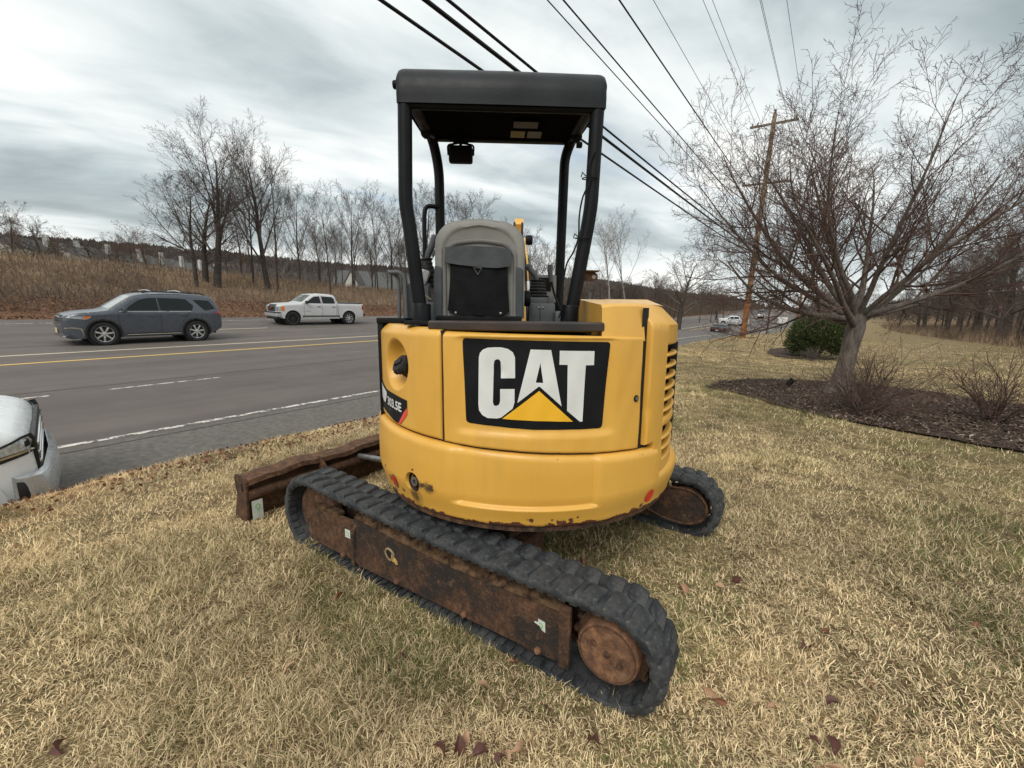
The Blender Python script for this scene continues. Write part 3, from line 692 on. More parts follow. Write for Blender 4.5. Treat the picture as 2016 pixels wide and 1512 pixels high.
# lifting hook inside the hole
hc = cp(HOLE[0], HOLE[1], 0.858); hd = (cp(HOLE[0], HOLE[1], 1)-cp(HOLE[0], HOLE[1], 0)).normalized()
MB().lathe([(0.020, -0.03), (0.020, 0.03), (0.024, 0.035), (0.024, 0.043), (0.012, 0.043), (0.012, 0.01)], hc, hd, 18).build('lift_hook', STEEL, exc)
MB().lathe([(0.0, 0.0), (0.040, 0.002), (0.0455, 0.022), (0.0475, 0.044)], cp(HOLE[0], HOLE[1], 0.853), hd, 32, cap=False).build('hook_hole_shade', pm('grimy_hole_shade', (0.012, 0.009, 0.007), (0.05, 0.03, 0.018), 25, 0.8), exc)  # grimy near-black cup, its colour standing for the shade deep in the hole
def disc(name, th, w, r, mat, squash=1.0, off=0.0035, label=None):
    poly = [(th+math.degrees(r*squash*math.cos(a)/0.9), w+r*math.sin(a)) for a in np.linspace(0, 2*PI, 22, endpoint=False)]
    return mapped(name, poly, lambda t, w_: cp(t, w_, R_cw(t, w_)+off), (1.0, 0.02), mat, exc, label=label)
ref = rubber('peeled_tape', (0.13, 0.055, 0.03), (0.30, 0.18, 0.11), 0.8)
disc('reflector', 39.1, 0.631, 0.036, REDR, 0.95)
poly = [(-52.7+math.degrees(0.034*math.cos(a)/0.9), 0.652+0.038*math.sin(a)) for a in np.linspace(0, 2*PI, 22, endpoint=False)]
mapped('reflector', poly, lambda t, w_: cp(t, w_, R_cw(t, w_)+0.0025), (1.0, 0.02), ref, exc, label='torn reflector, half peeled to brown backing')
pp = [(-51.9, 0.684), (-51.2, 0.679), (-51.0, 0.655), (-51.4, 0.632), (-52.3, 0.626), (-52.0, 0.637), (-53.0, 0.645), (-53.8, 0.652), (-53.4, 0.664), (-54.2, 0.672), (-53.3, 0.68)]
mapped('reflector_film', pp, lambda t, w_: cp(t, w_, R_cw(t, w_)+0.0045), (1.0, 0.02), REDR, exc)
SOOT = G('soot'); SOOT.set((0.03, 0.022, 0.015), 0.9); 

# ---- dark core behind the panels
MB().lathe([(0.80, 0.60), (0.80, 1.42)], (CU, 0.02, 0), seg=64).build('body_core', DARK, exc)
# ---- left corner cover with fuel pocket
def R_corner(th, w):
    R = 0.886-0.03*float(sstep(w, 1.40, 1.46))**2
    d = math.hypot((th+52.6)/8.6, (w-1.262)/0.135)
    if d < 1: R -= 0.070*float(sstep(1-d, 0.0, 0.42))
    return R
YC = yellow('corner_yellow', [(*cp(-33, 1.03, 0.893), 0.004)])
arc_panel('corner_cover', -100, -30.4, lambda t: CWT(t)+0.007, lambda t: 1.448+0.0004*(-30-t), R_corner, YC, exc, 0.8, 0.012, densT=[(-62, -43, 0.35)], densW=[(0.35, 0.97, 0.012)], rnd=0.02, label='dented left corner cover with fuel filler pocket')
fd = (cp(-52, 1.2, 1)-cp(-52, 1.2, 0)).normalized()*0.80+Vector((0, 0, 0.60)); fd.normalize()
fo = cp(-52.0, 1.235, 0.822)
mbf = MB(); mbf.lathe([(0.040, -0.03), (0.040, 0.022), (0.037, 0.026)], fo, fd, 28)
mbf.lathe([(0.048, 0.022), (0.050, 0.028), (0.050, 0.052), (0.045, 0.060), (0.0, 0.062)], fo, fd, 28, cap=False)
capu = fd.orthogonal().normalized(); capv = fd.cross(capu)
for k in range(10):
    a = 2*PI*k/10; mbf.box(fo+fd*0.040+(capu*math.cos(a)+capv*math.sin(a))*0.050, (0.012, 0.012, 0.024), rot=Matrix((capu*math.cos(a)+capv*math.sin(a), capv*math.cos(a)-capu*math.sin(a), fd)).transposed(), bevel=0.003)
mbf.box(fo+fd*0.066, (0.030, 0.052, 0.014), rot=Matrix((capu, capv, fd)).transposed(), bevel=0.005)
mbf.build('fuel_cap', rubber('cap_rubber', (0.014, 0.014, 0.015), (0.05, 0.05, 0.05), 0.4), exc)
def on_corner(off): return lambda t, w: cp(t, w, 0.886+off)
pts = [(-74, 1.165), (-61.5, 1.118), (-53, 1.108), (-45.3, 1.094), (-45.4, 1.045), (-49.6, 0.962), (-54, 0.965), (-60, 0.985), (-74, 1.01)]
dc = mapped('model_decal', pts, on_corner(0.002), (1.5, 0.03), BLKD, exc)
mapped('decal_stripe', [(-45.35, 1.057), (-45.4, 1.022), (-49.75, 0.962), (-51.2, 0.962), (-47.3, 1.03)], on_corner(0.0035), (1.0, 0.02), PINK, dc)
mapped('decal_letter', [(-74, 1.150), (-61.6, 1.104), (-61.3, 1.092), (-61.9, 1.07), (-63.5, 1.04), (-66, 1.04), (-74, 1.08)], on_corner(0.0035), (1.0, 0.02), WHT, dc)
text_mesh('303.5E', 0.062, dc, WHT, lambda x, y: cp(-60.3+math.degrees(x/0.893), 1.040+y+(-0.060)*(x), 0.8905), 'decal_lettering', 1.08, 0.0018)
text_mesh('C CR', 0.020, dc, pm('decal_grey', (0.12, 0.12, 0.12), None, 5, 0.5), lambda x, y: cp(-58.6+math.degrees(x/0.893), 1.012+y, 0.8905), 'decal_small_lettering', 0.55, 0.0)
# ---- engine door with big decal
def R_door(th, w):
    R = 0.888-0.03*float(sstep(w, 1.412, 1.45))
    R -= 0.013*box_in(th, w, -24.8, 22.4, 0.980, 1.425, 1.5, 0.024)
    R += 0.0014*math.sin(th*0.35+w*9)+0.001*math.sin(th*0.9-w*21)
    d = math.hypot((th+11.8)/2.6, (w-1.27)/0.03); R -= 0.006*max(0, 1-d)
    return R
YD = yellow('door_yellow', [(*cp(-11.9, 1.268, 0.892), 0.004), (*cp(0.6, 1.13, 0.892), 0.003)])
door = arc_panel('engine_door', -29.6, 33.0, lambda t: CWT(t)+0.006, lambda t: 1.437-0.0003*(t+30), R_door, YD, exc, 1.2, 0.012, rnd=0.014, label='wide rear engine door carrying the black and white decal')
def on_door(off): return lambda t, w: cp(t, w, R_door(t, w)+off)
PLATE = [(-22.3, 1.409), (19.2, 1.398), (19.9, 1.395), (20.2, 1.386), (18.7, 1.03), (18.4, 1.018), (17.6, 1.013), (-2, 1.016), (-20.7, 1.032), (-21.6, 1.036), (-22.0, 1.045), (-23.1, 1.392), (-22.9, 1.403)]
plate = mapped('decal_plate', PLATE, on_door(0.002), (1.3, 0.03), BLKD, door)
LC = [(-18.0, 1.327), (-17.7, 1.346), (-16.8, 1.361), (-15.4, 1.37), (-13.4, 1.373), (-11.5, 1.373), (-9.6, 1.367), (-8.2, 1.353), (-7.6, 1.331), (-7.5, 1.242), (-11.5, 1.24), (-11.6, 1.311), (-12.0, 1.321), (-12.7, 1.322), (-13.4, 1.316), (-13.6, 1.299), (-13.8, 1.132), (-13.5, 1.119), (-12.8, 1.117), (-12.0, 1.124), (-11.7, 1.14), (-11.7, 1.193), (-7.6, 1.195), (-7.6, 1.136), (-8.1, 1.109), (-11.4, 1.066), (-12.6, 1.061), (-15.4, 1.061), (-17.0, 1.073), (-18.0, 1.093), (-18.2, 1.12)]
LA = [(-3.3, 1.366), (2.4, 1.364), (5.8, 1.12), (-0.5, 1.206), (-0.9, 1.206), (-6.8, 1.134)]; LAH = [(-0.5, 1.309), (0.4, 1.223), (-1.7, 1.224)]
LT = [(4.8, 1.362), (15.2, 1.359), (15.2, 1.298), (12.6, 1.298), (12.1, 1.049), (11.3, 1.05), (7.4, 1.1), (7.2, 1.301), (4.8, 1.302)]
TRI = [(-0.7, 1.188), (9.3, 1.05), (-11.1, 1.061)]
for n, P_, H_, m_ in (('letter_c', LC, (), WHT), ('letter_a', LA, (LAH,), WHT), ('letter_t', LT, (), WHT), ('decal_triangle', TRI, (), TRIY)):
    mapped(n, P_, on_door(0.0035), (0.8, 0.018), m_, plate, holes=H_)
lk = cp(30.4, 1.136, 0.886); ld = (cp(30.4, 0, 1)-cp(30.4, 0, 0)).normalized()
MB().lathe([(0.016, 0), (0.016, 0.006), (0.0135, 0.008)], lk, ld, 20).build('lock_bezel', BLKPL, door)
MB().lathe([(0.0095, 0.004), (0.0095, 0.010), (0.004, 0.0105)], lk, ld, 20).build('lock', STEEL, door)
for n_, a_ in (('door_seam', (32.6, 35.6, 0.88, 1.55, 0.872)), ('door_seam', (-30.8, -29.2, 0.90, 1.44, 0.872)), ('lower_seam', (-100, 42, 0.86, 0.99, 0.868))):
    MB().grid([[cp(a_[0]+(a_[1]-a_[0])*i/60, a_[2]+(a_[3]-a_[2])*j, a_[4]) for j in (0, 1)] for i in range(61)]).build(n_, DARK, exc)
# ---- right-hand louvred cover
def R_cov(th, w):
    R = 0.903-0.030*float(sstep(th, 37, 72))
    R -= 0.10*max(0.0, (w-1.475)/0.10)**1.0 if w > 1.475 else 0
    R += 0.004*float(sstep(w, 0.86, 0.84))
    if th < 38.5: R -= 0.012*math.exp(-((w-1.07)/0.05)**2)*float(1-sstep(th, 34.6, 37.5))
    return R
YS = yellow('cover_yellow', [])
covw0 = lambda t: 0.90*(1-float(sstep(t, 39.2, 40.6)))+0.733*float(sstep(t, 39.2, 40.6))
LV0, LV1 = 45.2, 70.0
arc_panel('side_cover', 35.2, LV0, covw0, 1.572, R_cov, YS, exc, 0.9, 0.014, densT=[(39, 41, 0.15)], rnd=0.012, edge=(1, 0, 1, 1), thick=0.06, label='tall yellow right cover with slanted top')
arc_panel('side_cover_top', LV0, 88, 1.375, 1.572, R_cov, YS, exc, 1.5, 0.014, rnd=0.012, edge=(0, 1, 1, 1), thick=0.06)
arc_panel('side_cover_foot', LV0, 88, 0.733, 0.80, R_cov, YS, exc, 1.5, 0.014, rnd=0.010, edge=(0, 1, 1, 1), thick=0.06)
arc_panel('side_cover_rear', LV1, 96, 0.80, 1.375, lambda t, w: 0.885, DARK, exc, 2.0, 0.05, rnd=0.0, edge=(0, 0, 0, 0))
lw = [1.325, 1.268, 1.212, 1.157, 1.102, 1.047, 0.99, 0.905, 0.85]
for i, w in enumerate(lw):
    hh = 0.018 if w != 0.99 else 0.046
    arc_panel('louver_slat', LV0-0.4, 82, w-hh/2, w+hh/2, lambda t, w_, w=w, hh=hh: 0.902-0.030*float(sstep(t, 37, 72))+0.006*math.cos((w_-w)/hh*PI)-0.012*float(sstep(t, 76, 82)), YS, exc, 2.0, 0.012, rnd=0.006, thick=0.02)
arc_panel('louver_backing', LV0-1, 84, 0.79, 1.39, lambda t, w: 0.835, DARK, exc, 2, 0.1, rnd=0.0)
# ---- hood block right of the deck
hb = MB()
A = [cp(17.8, 1.40, 0.868), cp(22, 1.40, 0.878), cp(28, 1.40, 0.882), cp(33.6, 1.40, 0.882)]
B = [cp(18.3, 1.545, 0.845), cp(22, 1.552, 0.855), cp(28, 1.555, 0.858), cp(33.6, 1.556, 0.858)]
B2 = [p+Vector((0, 0.02, 0.014)) for p in B]; C3 = [Vector((p.x+0.02, -0.10, 1.615)) for p in B]; D3 = [Vector((p.x+0.02, -0.10, 1.43)) for p in B]
hb.grid([A, B, B2, C3, D3]); hb.grid([[A[0], D3[0]], [B[0], C3[0]], [B2[0], C3[0]+Vector((0, 0.001, 0))]]); hb.grid([[A[-1], D3[-1]], [B[-1], C3[-1]]])
hb.build('hood', yellow('hood_yellow', []), exc, angle=30, label='glossy yellow hood block beside the canopy post')
tb = MB(); T0 = [cp(t, 1.570, 0.800) for t in (34.8, 42, 50, 58, 66)]; T1 = [Vector((p.x, -0.05, 1.62)) for p in T0]; tb.grid([T0, T1])
tb.build('side_cover_lid', yellow('lid_yellow', []), exc)
MB().box((0.66, 0.42, 1.22), (0.42, 0.9, 0.70), bevel=0.05).build('tank_cover', YS, exc, label='yellow tank cover on the right of the seat')
# ---- black deck plate round the seat
dk = MB(); O1 = [(-36 + i*54.5/24) for i in range(25)]
rows = []
for t in O1:
    rows.append([cp(t, 1.440, 0.855), cp(t, 1.447, 0.866), cp(t, 1.474, 0.866), cp(t, 1.482, 0.856), cp(t, 1.484, 0.60)])
dk.grid(rows); dk.grid([rows[0][:2]+[rows[0][2]], [rows[0][4]]*3]) if False else None
dk.build('deck_plate', DECK, exc)
MB().box((-0.1, -0.15, 1.47), (0.92, 0.95, 0.02), bevel=0.004).build('seat_platform', BLKPL, exc)
MB().box((-0.52, 0.30, 1.20), (0.42, 1.2, 0.55), bevel=0.04).build('left_panel', GREYPL, exc)
lp = MB(); lp.box((-0.762, -0.18, 1.20), (0.035, 0.24, 0.57), bevel=0.012); lp.box((-0.70, -0.18, 1.478), (0.16, 0.26, 0.03), bevel=0.008); lp.build('side_trim', BLKPL, exc)
MB().box((-0.1, 0.55, 1.00), (1.25, 1.0, 0.12), bevel=0.02).build('cab_floor', BLKPL, exc)

# ---- canopy
def tube_part(name, pts, r, mat=BLACK, parent=exc, seg=16, fil=0.12, label=None):
    return MB().tube(fillet(pts, fil), r, seg).build(name, mat, parent, label=label)
tube_part('rear_post', [(-0.563, -0.45, 2.54), (-0.573, -0.45, 2.05), (-0.558, -0.45, 1.96), (-0.508, -0.45, 1.49)], 0.0345)
tube_part('rear_post', [(0.364, -0.45, 2.54), (0.350, -0.45, 2.06), (0.338, -0.45, 1.97), (0.262, -0.45, 1.49)], 0.0345)
for u in (-0.506, 0.258):
    MB().lathe([(0.047, 1.47), (0.047, 1.56), (0.044, 1.566), (0.036, 1.566)], (u, -0.45, 0), seg=20).build('post_sleeve', BLACK, exc)
tube_part('front_post', [(-0.555, 0.10, 2.60), (-0.545, 0.27, 2.655), (-0.505, 0.30, 2.47), (-0.498, 0.30, 1.0)], 0.032, fil=0.14)
tube_part('front_post', [(0.365, 0.10, 2.60), (0.362, 0.27, 2.655), (0.322, 0.30, 2.55), (0.296, 0.30, 1.0)], 0.032, fil=0.10)
tube_part('side_rail', [(-0.563, -0.42, 2.575), (-0.552, 0.28, 2.655)], 0.034); tube_part('side_rail', [(0.364, -0.42, 2.575), (0.362, 0.28, 2.655)], 0.034)
# rolled rear visor and roof sheet
rv = MB(); prof = []
for a in np.linspace(0, 100, 12): prof.append((-0.365-0.125*math.sin(D2(a)), 2.555+0.130*math.cos(D2(a))))
prof = [(0.33, 2.715), (0.30, 2.718)]+prof+[(-0.487, 2.500)]
inner = [(v+0.006, w-0.006) for v, w in prof]
us = [(-0.598, 0.02), (-0.592, 0.008), (-0.580, 0.002), (-0.565, 0), (-0.1, -0.004), (0.368, 0), (0.383, 0.002), (0.395, 0.008), (0.400, 0.02)]
rows = []
for u, dr in us:
    rows.append([Vector((u, v+dr*0.7*(1 if w < 2.6 else 0), w-dr*(1 if w > 2.55 else 0))) for v, w in prof])
rv.grid(rows); rv.grid([[Vector((u, v, w-0.006)) for v, w in [(q.y, q.z) for q in r]] for (u, dr), r in zip(us, rows)])
for r in (rows[0], rows[-1]):
    rv.grid([r, [Vector((p.x, max(p.y, -0.44), min(p.z, 2.55) if p.y < -0.3 else p.z-0.05)) for p in r]])
rv.build('roof_sheet', pm('roof_black', (0.008, 0.010, 0.012), (0.017, 0.020, 0.023), 4, 0.46, 0, 0.12, 90, spec=0.24), exc, angle=50, label='rolled black roof sheet with faint scratches')
MB().tube([(-0.56, -0.455, 2.497), (0.36, -0.455, 2.497)], 0.020, 10).build('rear_crossbar', BLACK, exc)
MB().box((-0.1, -0.08, 2.610), (0.86, 0.72, 0.012), rot=Matrix.Rotation(0.10, 3, 'X')).build('roof_liner', pm('liner_black', (0.002, 0.002, 0.002), (0.004, 0.004, 0.004), 5, 0.9, spec=0.02), exc)
MB().box((-0.095, 0.285, 2.655), (0.86, 0.05, 0.055), bevel=0.012).build('front_crossbar', BLACK, exc)
for i, u in enumerate(()):
    MB().box((u, -0.02, 2.575), (0.03, 0.60, 0.03), rot=Matrix.Rotation(0.05, 3, 'X'), bevel=0.004).build('roof_rib', BLACK, exc)
def plate_at(name, c, su, sv, mat, parent=exc): return MB().box(c, (su, sv, 0.003), rot=Matrix.Rotation(0.05, 3, 'X')).build(name, mat, parent)
plate_at('roof_label', (0.00, 0.08, 2.596), 0.085, 0.10, pm('label_yellow', (0.22, 0.17, 0.03), (0.1, 0.08, 0.03), 90, 0.5)); plate_at('roof_label', (0.10, 0.08, 2.596), 0.085, 0.10, pm('label_grey', (0.11, 0.11, 0.11), (0.06, 0.06, 0.06), 90, 0.5))
plate_at('roof_label', (0.04, -0.06, 2.590), 0.14, 0.09, pm('label_dim', (0.04, 0.04, 0.045), (0.015, 0.015, 0.015), 60, 0.5))
MB().lathe([(0.019, 0), (0.019, 0.035), (0.014, 0.04)], (-0.585, -0.42, 2.60), (-1, 0, 0), 16).build('roof_plug', BLKPL, exc)
MB().lathe([(0.019, 0), (0.019, 0.03), (0.014, 0.035)], (0.385, 0.22, 2.600), (1, 0, 0), 16).build('roof_plug', BLKPL, exc)
# work lamp hanging from the front bar
mr = MB(); mr.box((-0.362, 0.30, 2.553), (0.156, 0.055, 0.105), bevel=0.018, seg=3); mr.build('work_lamp', BLKPL, exc)
mr = MB(); mr.tube(fillet([(-0.444, 0.30, 2.55), (-0.448, 0.30, 2.612), (-0.362, 0.30, 2.625), (-0.276, 0.30, 2.612), (-0.280, 0.30, 2.55)], 0.02), 0.006, 8); mr.tube([(-0.362, 0.30, 2.61), (-0.362, 0.29, 2.64)], 0.010, 8)
mr.box((-0.362, 0.29, 2.632), (0.10, 0.04, 0.012)); mr.tube(fillet([(-0.33, 0.31, 2.60), (-0.29, 0.31, 2.60), (-0.272, 0.31, 2.57), (-0.30, 0.31, 2.53)], 0.03), 0.003, 6); mr.build('lamp_bracket', BLKPL, exc)
# grab handles
tube_part('grab_handle', [(-0.505, 0.28, 2.22), (-0.590, 0.26, 2.222), (-0.600, 0.25, 2.16), (-0.604, 0.25, 1.50)], 0.0145, fil=0.06)
tube_part('grab_handle', [(-0.700, -0.10, 1.48), (-0.700, -0.10, 1.735), (-0.755, -0.09, 1.760), (-0.76, -0.09, 1.758)], 0.0115, GREYPL, fil=0.03)
tube_part('grab_handle', [(-0.742, -0.13, 1.752), (-0.685, -0.13, 1.756), (-0.655, -0.13, 1.72), (-0.652, -0.13, 1.48)], 0.013, GREYPL, fil=0.04)
# cable tied to the right post
cb = [(0.352, -0.49, 2.30), (0.322, -0.495, 2.235), (0.335, -0.492, 2.17), (0.300, -0.49, 2.09), (0.285, -0.49, 2.0), (0.284, -0.49, 1.90), (0.262, -0.49, 1.83), (0.230, -0.49, 1.77), (0.216, -0.49, 1.69), (0.205, -0.485, 1.60), (0.212, -0.485, 1.55), (0.196, -0.485, 1.50)]
MB().tube(cb, 0.0042, 8, smooth_n=4).build('wire_cable', BLKPL, exc)
for p in ((0.34, -0.455, 2.185), (0.312, -0.455, 1.90), (0.262, -0.455, 1.56), (0.258, -0.455, 1.53)):
    MB().tube([Vector(p)+Vector((math.cos(a)*0.040, math.sin(a)*0.040, 0.006*math.sin(a))) for a in np.linspace(0, 2*PI, 16, endpoint=False)], 0.0028, 6, closed=True).tube([Vector(p)+Vector((-0.03, -0.035, 0)), Vector(p)+Vector((-0.05, -0.05, 0.012)), Vector(p)+Vector((-0.055, -0.05, -0.01))], 0.0028, 6).build('cable_tie', BLKPL, exc)
eye = MB(); eye.prism([(0.335, 1.695), (0.335, 1.742), (0.385, 1.742)]+[(0.382+0.028*math.cos(a), 1.716+0.026*math.sin(a)) for a in np.linspace(PI/2, -PI/2, 8)], -0.405, -0.397, lambda a, b, h: Vector((a, h, b)))
eye.box((0.372, -0.40, 1.745), (0.082, 0.05, 0.006)); eye.build('lifting_eye', RUST, exc)
MB().lathe([(0.010, -0.003), (0.010, 0.001)], (0.388, -0.406, 1.716), (0, -1, 0), 16).build('eye_hole', SEATG, exc)

# ---- seat
def seat_outline(x0, x1, z0, z1, r, k=7):
    xc = (x0+x1)/2
    pts = [(x0, z0)]
    for j in range(k+1):
        a = PI-(PI/2)*j/k; pts.append((x0+r+r*math.cos(a), z1-r+r*math.sin(a)*1.0))
    for q_ in (0.25, 0.5, 0.75): pts.append((x0+r+(x1-x0-2*r)*q_, z1+0.010*math.sin(PI*q_)))
    for j in range(k+1):
        a = PI/2-(PI/2)*j/k; pts.append((x1-r+r*math.cos(a), z1-r+r*math.sin(a)))
    pts.append((x1, z0)); return pts
seat = MB()
rings = []
for v, g_ in ((-0.16, 0.0), (-0.20, 0.006), (-0.30, 0.012), (-0.325, 0.006), (-0.334, -0.006), (-0.336, -0.02), (-0.337, -0.028), (-0.330, -0.034), (-0.326, -0.040)):
    rings.append([Vector((x, v, z)) for x, z in seat_outline(-0.443-g_, 0.019+g_, 1.50, 1.998+g_, 0.135)])
seat.rings(rings, cap=True)
st = seat.build('seat_shell', SEATG, exc, angle=50)
ar = MB(); rings = []
for v, g_ in ((-0.318, 0.0), (-0.338, -0.003), (-0.3405, -0.010), (-0.335, -0.020), (-0.30, -0.032), (-0.295, -0.035)):
    rings.append([Vector((x, v, z)) for x, z in seat_outline(-0.412-g_, -0.012+g_, 1.505, 1.902+g_, 0.085)])
MB().rings(rings, cap=True).build('seat_back_panel', pm('seat_panel_grey', (0.14, 0.136, 0.125), (0.20, 0.195, 0.18), 6, 0.6, 0, 0.2, 160), st, angle=50)
MB().tube([Vector((x, -0.328, z)) for x, z in seat_outline(-0.436, 0.012, 1.76, 1.978, 0.13)], 0.0035, 6).build('seat_welt', BLKPL, st)
cu_ = MB(); rings = []
for v, g_ in ((-0.02, -0.05), (-0.03, -0.02), (-0.08, 0.0), (-0.17, 0.004)):
    rings.append([Vector((x, v, z)) for x, z in seat_outline(-0.44-g_, 0.016+g_, 1.52, 2.004+g_, 0.135)])
MB().rings(rings).build('seat_cushion', CLOTH, exc, angle=50)
MB().box((-0.21, 0.14, 1.52), (0.46, 0.44, 0.11), bevel=0.04, seg=3).build('seat_base', CLOTH, exc)
# pouch: sagging cloth, flap, stitched triangle
def pouch_fn(u, w):
    s = (u+0.215)/0.165; k = (w-1.52)/0.26
    return Vector((u, -0.352-0.012*(1-s*s)*(1-0.5*k)-0.004*math.sin(u*60+w*18)*(1-k), w))
mapped('seat_pouch', [(-0.366, 1.80), (-0.064, 1.795), (-0.062, 1.66), (-0.052, 1.53), (-0.10, 1.505), (-0.34, 1.515), (-0.385, 1.535), (-0.372, 1.66)], pouch_fn, (0.022, 0.022), CLOTH, exc, fn2=lambda u, w: Vector((u, -0.335, w)))
def flap_fn(u, w):
    s = (u+0.218)/0.17; return Vector((u, -0.366-0.006*(1-s*s)-0.003*math.sin(u*45), w))
mapped('pouch_flap', [(-0.393, 1.860), (-0.30, 1.868), (-0.13, 1.866), (-0.049, 1.852), (-0.050, 1.768), (-0.12, 1.758), (-0.22, 1.762), (-0.32, 1.772), (-0.389, 1.782)], flap_fn, (0.022, 0.022), FLAP, exc, fn2=lambda u, w: Vector((u, -0.345, w)))
MB().tube([(-0.243, -0.385, 1.757), (-0.200, -0.385, 1.755), (-0.221, -0.388, 1.722)], 0.0022, 6, closed=True).build('pouch_mark', SEATG, exc)
for u in (-0.34, -0.10): MB().lathe([(0.007, 0), (0.007, 0.004), (0.003, 0.006)], (u, -0.365, 1.522), (0, -1, 0), 12).build('pouch_stud', STEEL, exc)
for u0, u1, s_ in ((-0.458, -0.414, 1), (-0.020, 0.024, -1)):
    MB().prism([(u0, 1.49), (u1, 1.49), (u1+0.004*s_, 1.76), (u0+0.006*s_, 1.772), (u0, 1.70)], -0.345, -0.18, lambda a, b, h: Vector((a, h, b)), bevel=0.006).build('seat_bracket', FLAP, exc)
MB().box((-0.215, -0.335, 1.493), (0.46, 0.05, 0.03), bevel=0.006).build('seat_rail', BLKPL, exc)
# ---- right console
c1 = MB(); c1.box((0.146, -0.04, 1.520), (0.158, 0.20, 0.135), bevel=0.010); c1.box((0.140, 0.0, 1.600), (0.13, 0.16, 0.05), bevel=0.008); c1.box((0.205, -0.04, 1.612), (0.03, 0.10, 0.05), bevel=0.006); c1.box((0.245, -0.2, 1.505), (0.07, 0.12, 0.07), bevel=0.012)
cn = c1.build('right_console', GREYPL, exc)
for u in (0.127, 0.150): MB().lathe([(0.006, 0), (0.006, 0.004), (0.003, 0.005)], (u, -0.141, 1.562), (0, -1, 0), 10).build('console_screw', STEEL, cn)
MB().box((0.135, -0.1415, 1.51), (0.004, 0.002, 0.09)).build('console_slot', DARK, cn)
def boot(name, base, top, r0, r1, n=6):
    b = Vector(base); t = Vector(top); prof = []
    H = (t-b).length
    for i in range(n): 
        f = i/n; r = r0+(r1-r0)*f; prof += [(r, H*f), (r*1.04, H*(f+0.35/n)), (r*0.86, H*(f+0.8/n))]
    prof += [(r1*1.15, H), (r1*1.2, H*1.05), (r1*0.6, H*1.1)]
    return MB().lathe(prof, b, t-b, 24).build(name, rubber(name+'_rubber', (0.015, 0.015, 0.016), (0.04, 0.04, 0.04), 0.3), exc, angle=60)
boot('joystick_boot', (0.132, 0.0, 1.630), (0.133, 0.0, 1.725), 0.062, 0.040, 5)
def grip(name, pts, rs, label=None):
    mb = MB(); mb.tube(pts, rs, 14, smooth_n=4); p, q = Vector(pts[-1]), Vector(pts[-2]); d = (p-q).normalized()
    mb.box(p+d*0.004, (0.036, 0.034, 0.022), rot=d.to_track_quat('Z', 'Y').to_matrix(), bevel=0.008); return mb.build(name, GREYPL, exc, label=label)
grip('joystick', [(0.122, 0.0, 1.735), (0.110, 0.0, 1.765), (0.088, 0.0, 1.790), (0.073, 0.0, 1.815)], [0.013, 0.018, 0.019, 0.020])
grip('joystick', [(-0.548, 0.0, 1.84), (-0.535, 0.0, 1.885), (-0.512, 0.0, 1.935), (-0.497, 0.0, 1.975)], [0.014, 0.020, 0.021, 0.022])
MB().tube([(-0.512, -0.004, 1.862), (-0.503, -0.004, 1.885), (-0.500, -0.004, 1.905)], [0.008, 0.010, 0.006], 8).build('joystick_trigger', GREYPL, exc)
boot('joystick_boot', (-0.535, 0.0, 1.68), (-0.555, 0.0, 1.84), 0.062, 0.034, 6)
lc = MB(); lc.box((-0.60, 0.02, 1.59), (0.17, 0.22, 0.23), bevel=0.03, seg=3); lc.box((-0.50, -0.12, 1.52), (0.07, 0.2, 0.13), bevel=0.02); lc.build('left_console', GREYPL, exc)
MB().box((-0.560, -0.07, 1.735), (0.07, 0.06, 0.09), bevel=0.02, rot=Matrix.Rotation(0.3, 3, 'Y')).build('armrest_bag', pm('clear_plastic', (0.45, 0.46, 0.47), (0.2, 0.2, 0.2), 30, 0.2, 0, 0.8, 40), exc)
MB().tube([(-0.57, -0.16, 1.65), (-0.50, -0.16, 1.60)], 0.004, 6).build('console_rod', CHROME, exc)
ms = MB(); ms.box((0.220, 0.30, 1.70), (0.135, 0.05, 0.19), bevel=0.012); mo = ms.build('monitor', SEATG, exc)
MB().box((0.205, 0.272, 1.73), (0.085, 0.006, 0.09), bevel=0.002).build('monitor_screen', BLKPL, mo)
MB().tube([(0.298, 0.15, 1.56), (0.262, 0.19, 1.66), (0.240, 0.20, 1.745)], 0.008, 10, smooth_n=4).build('blade_lever', BLKPL, exc)
MB().tube([(0.240, 0.20, 1.74), (0.230, 0.20, 1.80), (0.229, 0.20, 1.85)], [0.012, 0.016, 0.017], 12, smooth_n=3).build('lever_grip', GREYPL, exc)
MB().lathe([(0.042, 0), (0.045, 0.006), (0.045, 0.03), (0.03, 0.036)], (0.035, -0.2, 1.61), (1, 0, 0.05), 20).build('seat_knob', BLKPL, exc)
# ---- boom, stick and bucket ahead of the cab
YB = yellow('boom_yellow', [])
bm_ = MB()
def boxbeam(mb, pts, wd, hts):
    rings = []
    for i, (v, w) in enumerate(pts):
        a = pts[max(i-1, 0)]; b = pts[min(i+1, len(pts)-1)]; t = Vector((b[0]-a[0], b[1]-a[1])).normalized(); n = Vector((-t.y, t.x)); h = hts[i]/2
        rings.append([Vector((x, v+n.x*s_*h, w+n.y*s_*h)) for x, s_ in ((BX-wd/2, -1), (BX+wd/2, -1), (BX+wd/2, 1), (BX-wd/2, 1))])
    mb.rings(rings)
BX = 0.130
boxbeam(bm_, [(1.15, 0.75), (1.25, 1.15), (1.42, 1.62), (1.68, 1.98), (2.05, 2.24), (2.55, 2.38)], 0.095, [0.16, 0.20, 0.24, 0.30, 0.24, 0.16])
boom = bm_.build('boom', YB, exc, angle=25, label='yellow boom rising ahead of the seat')
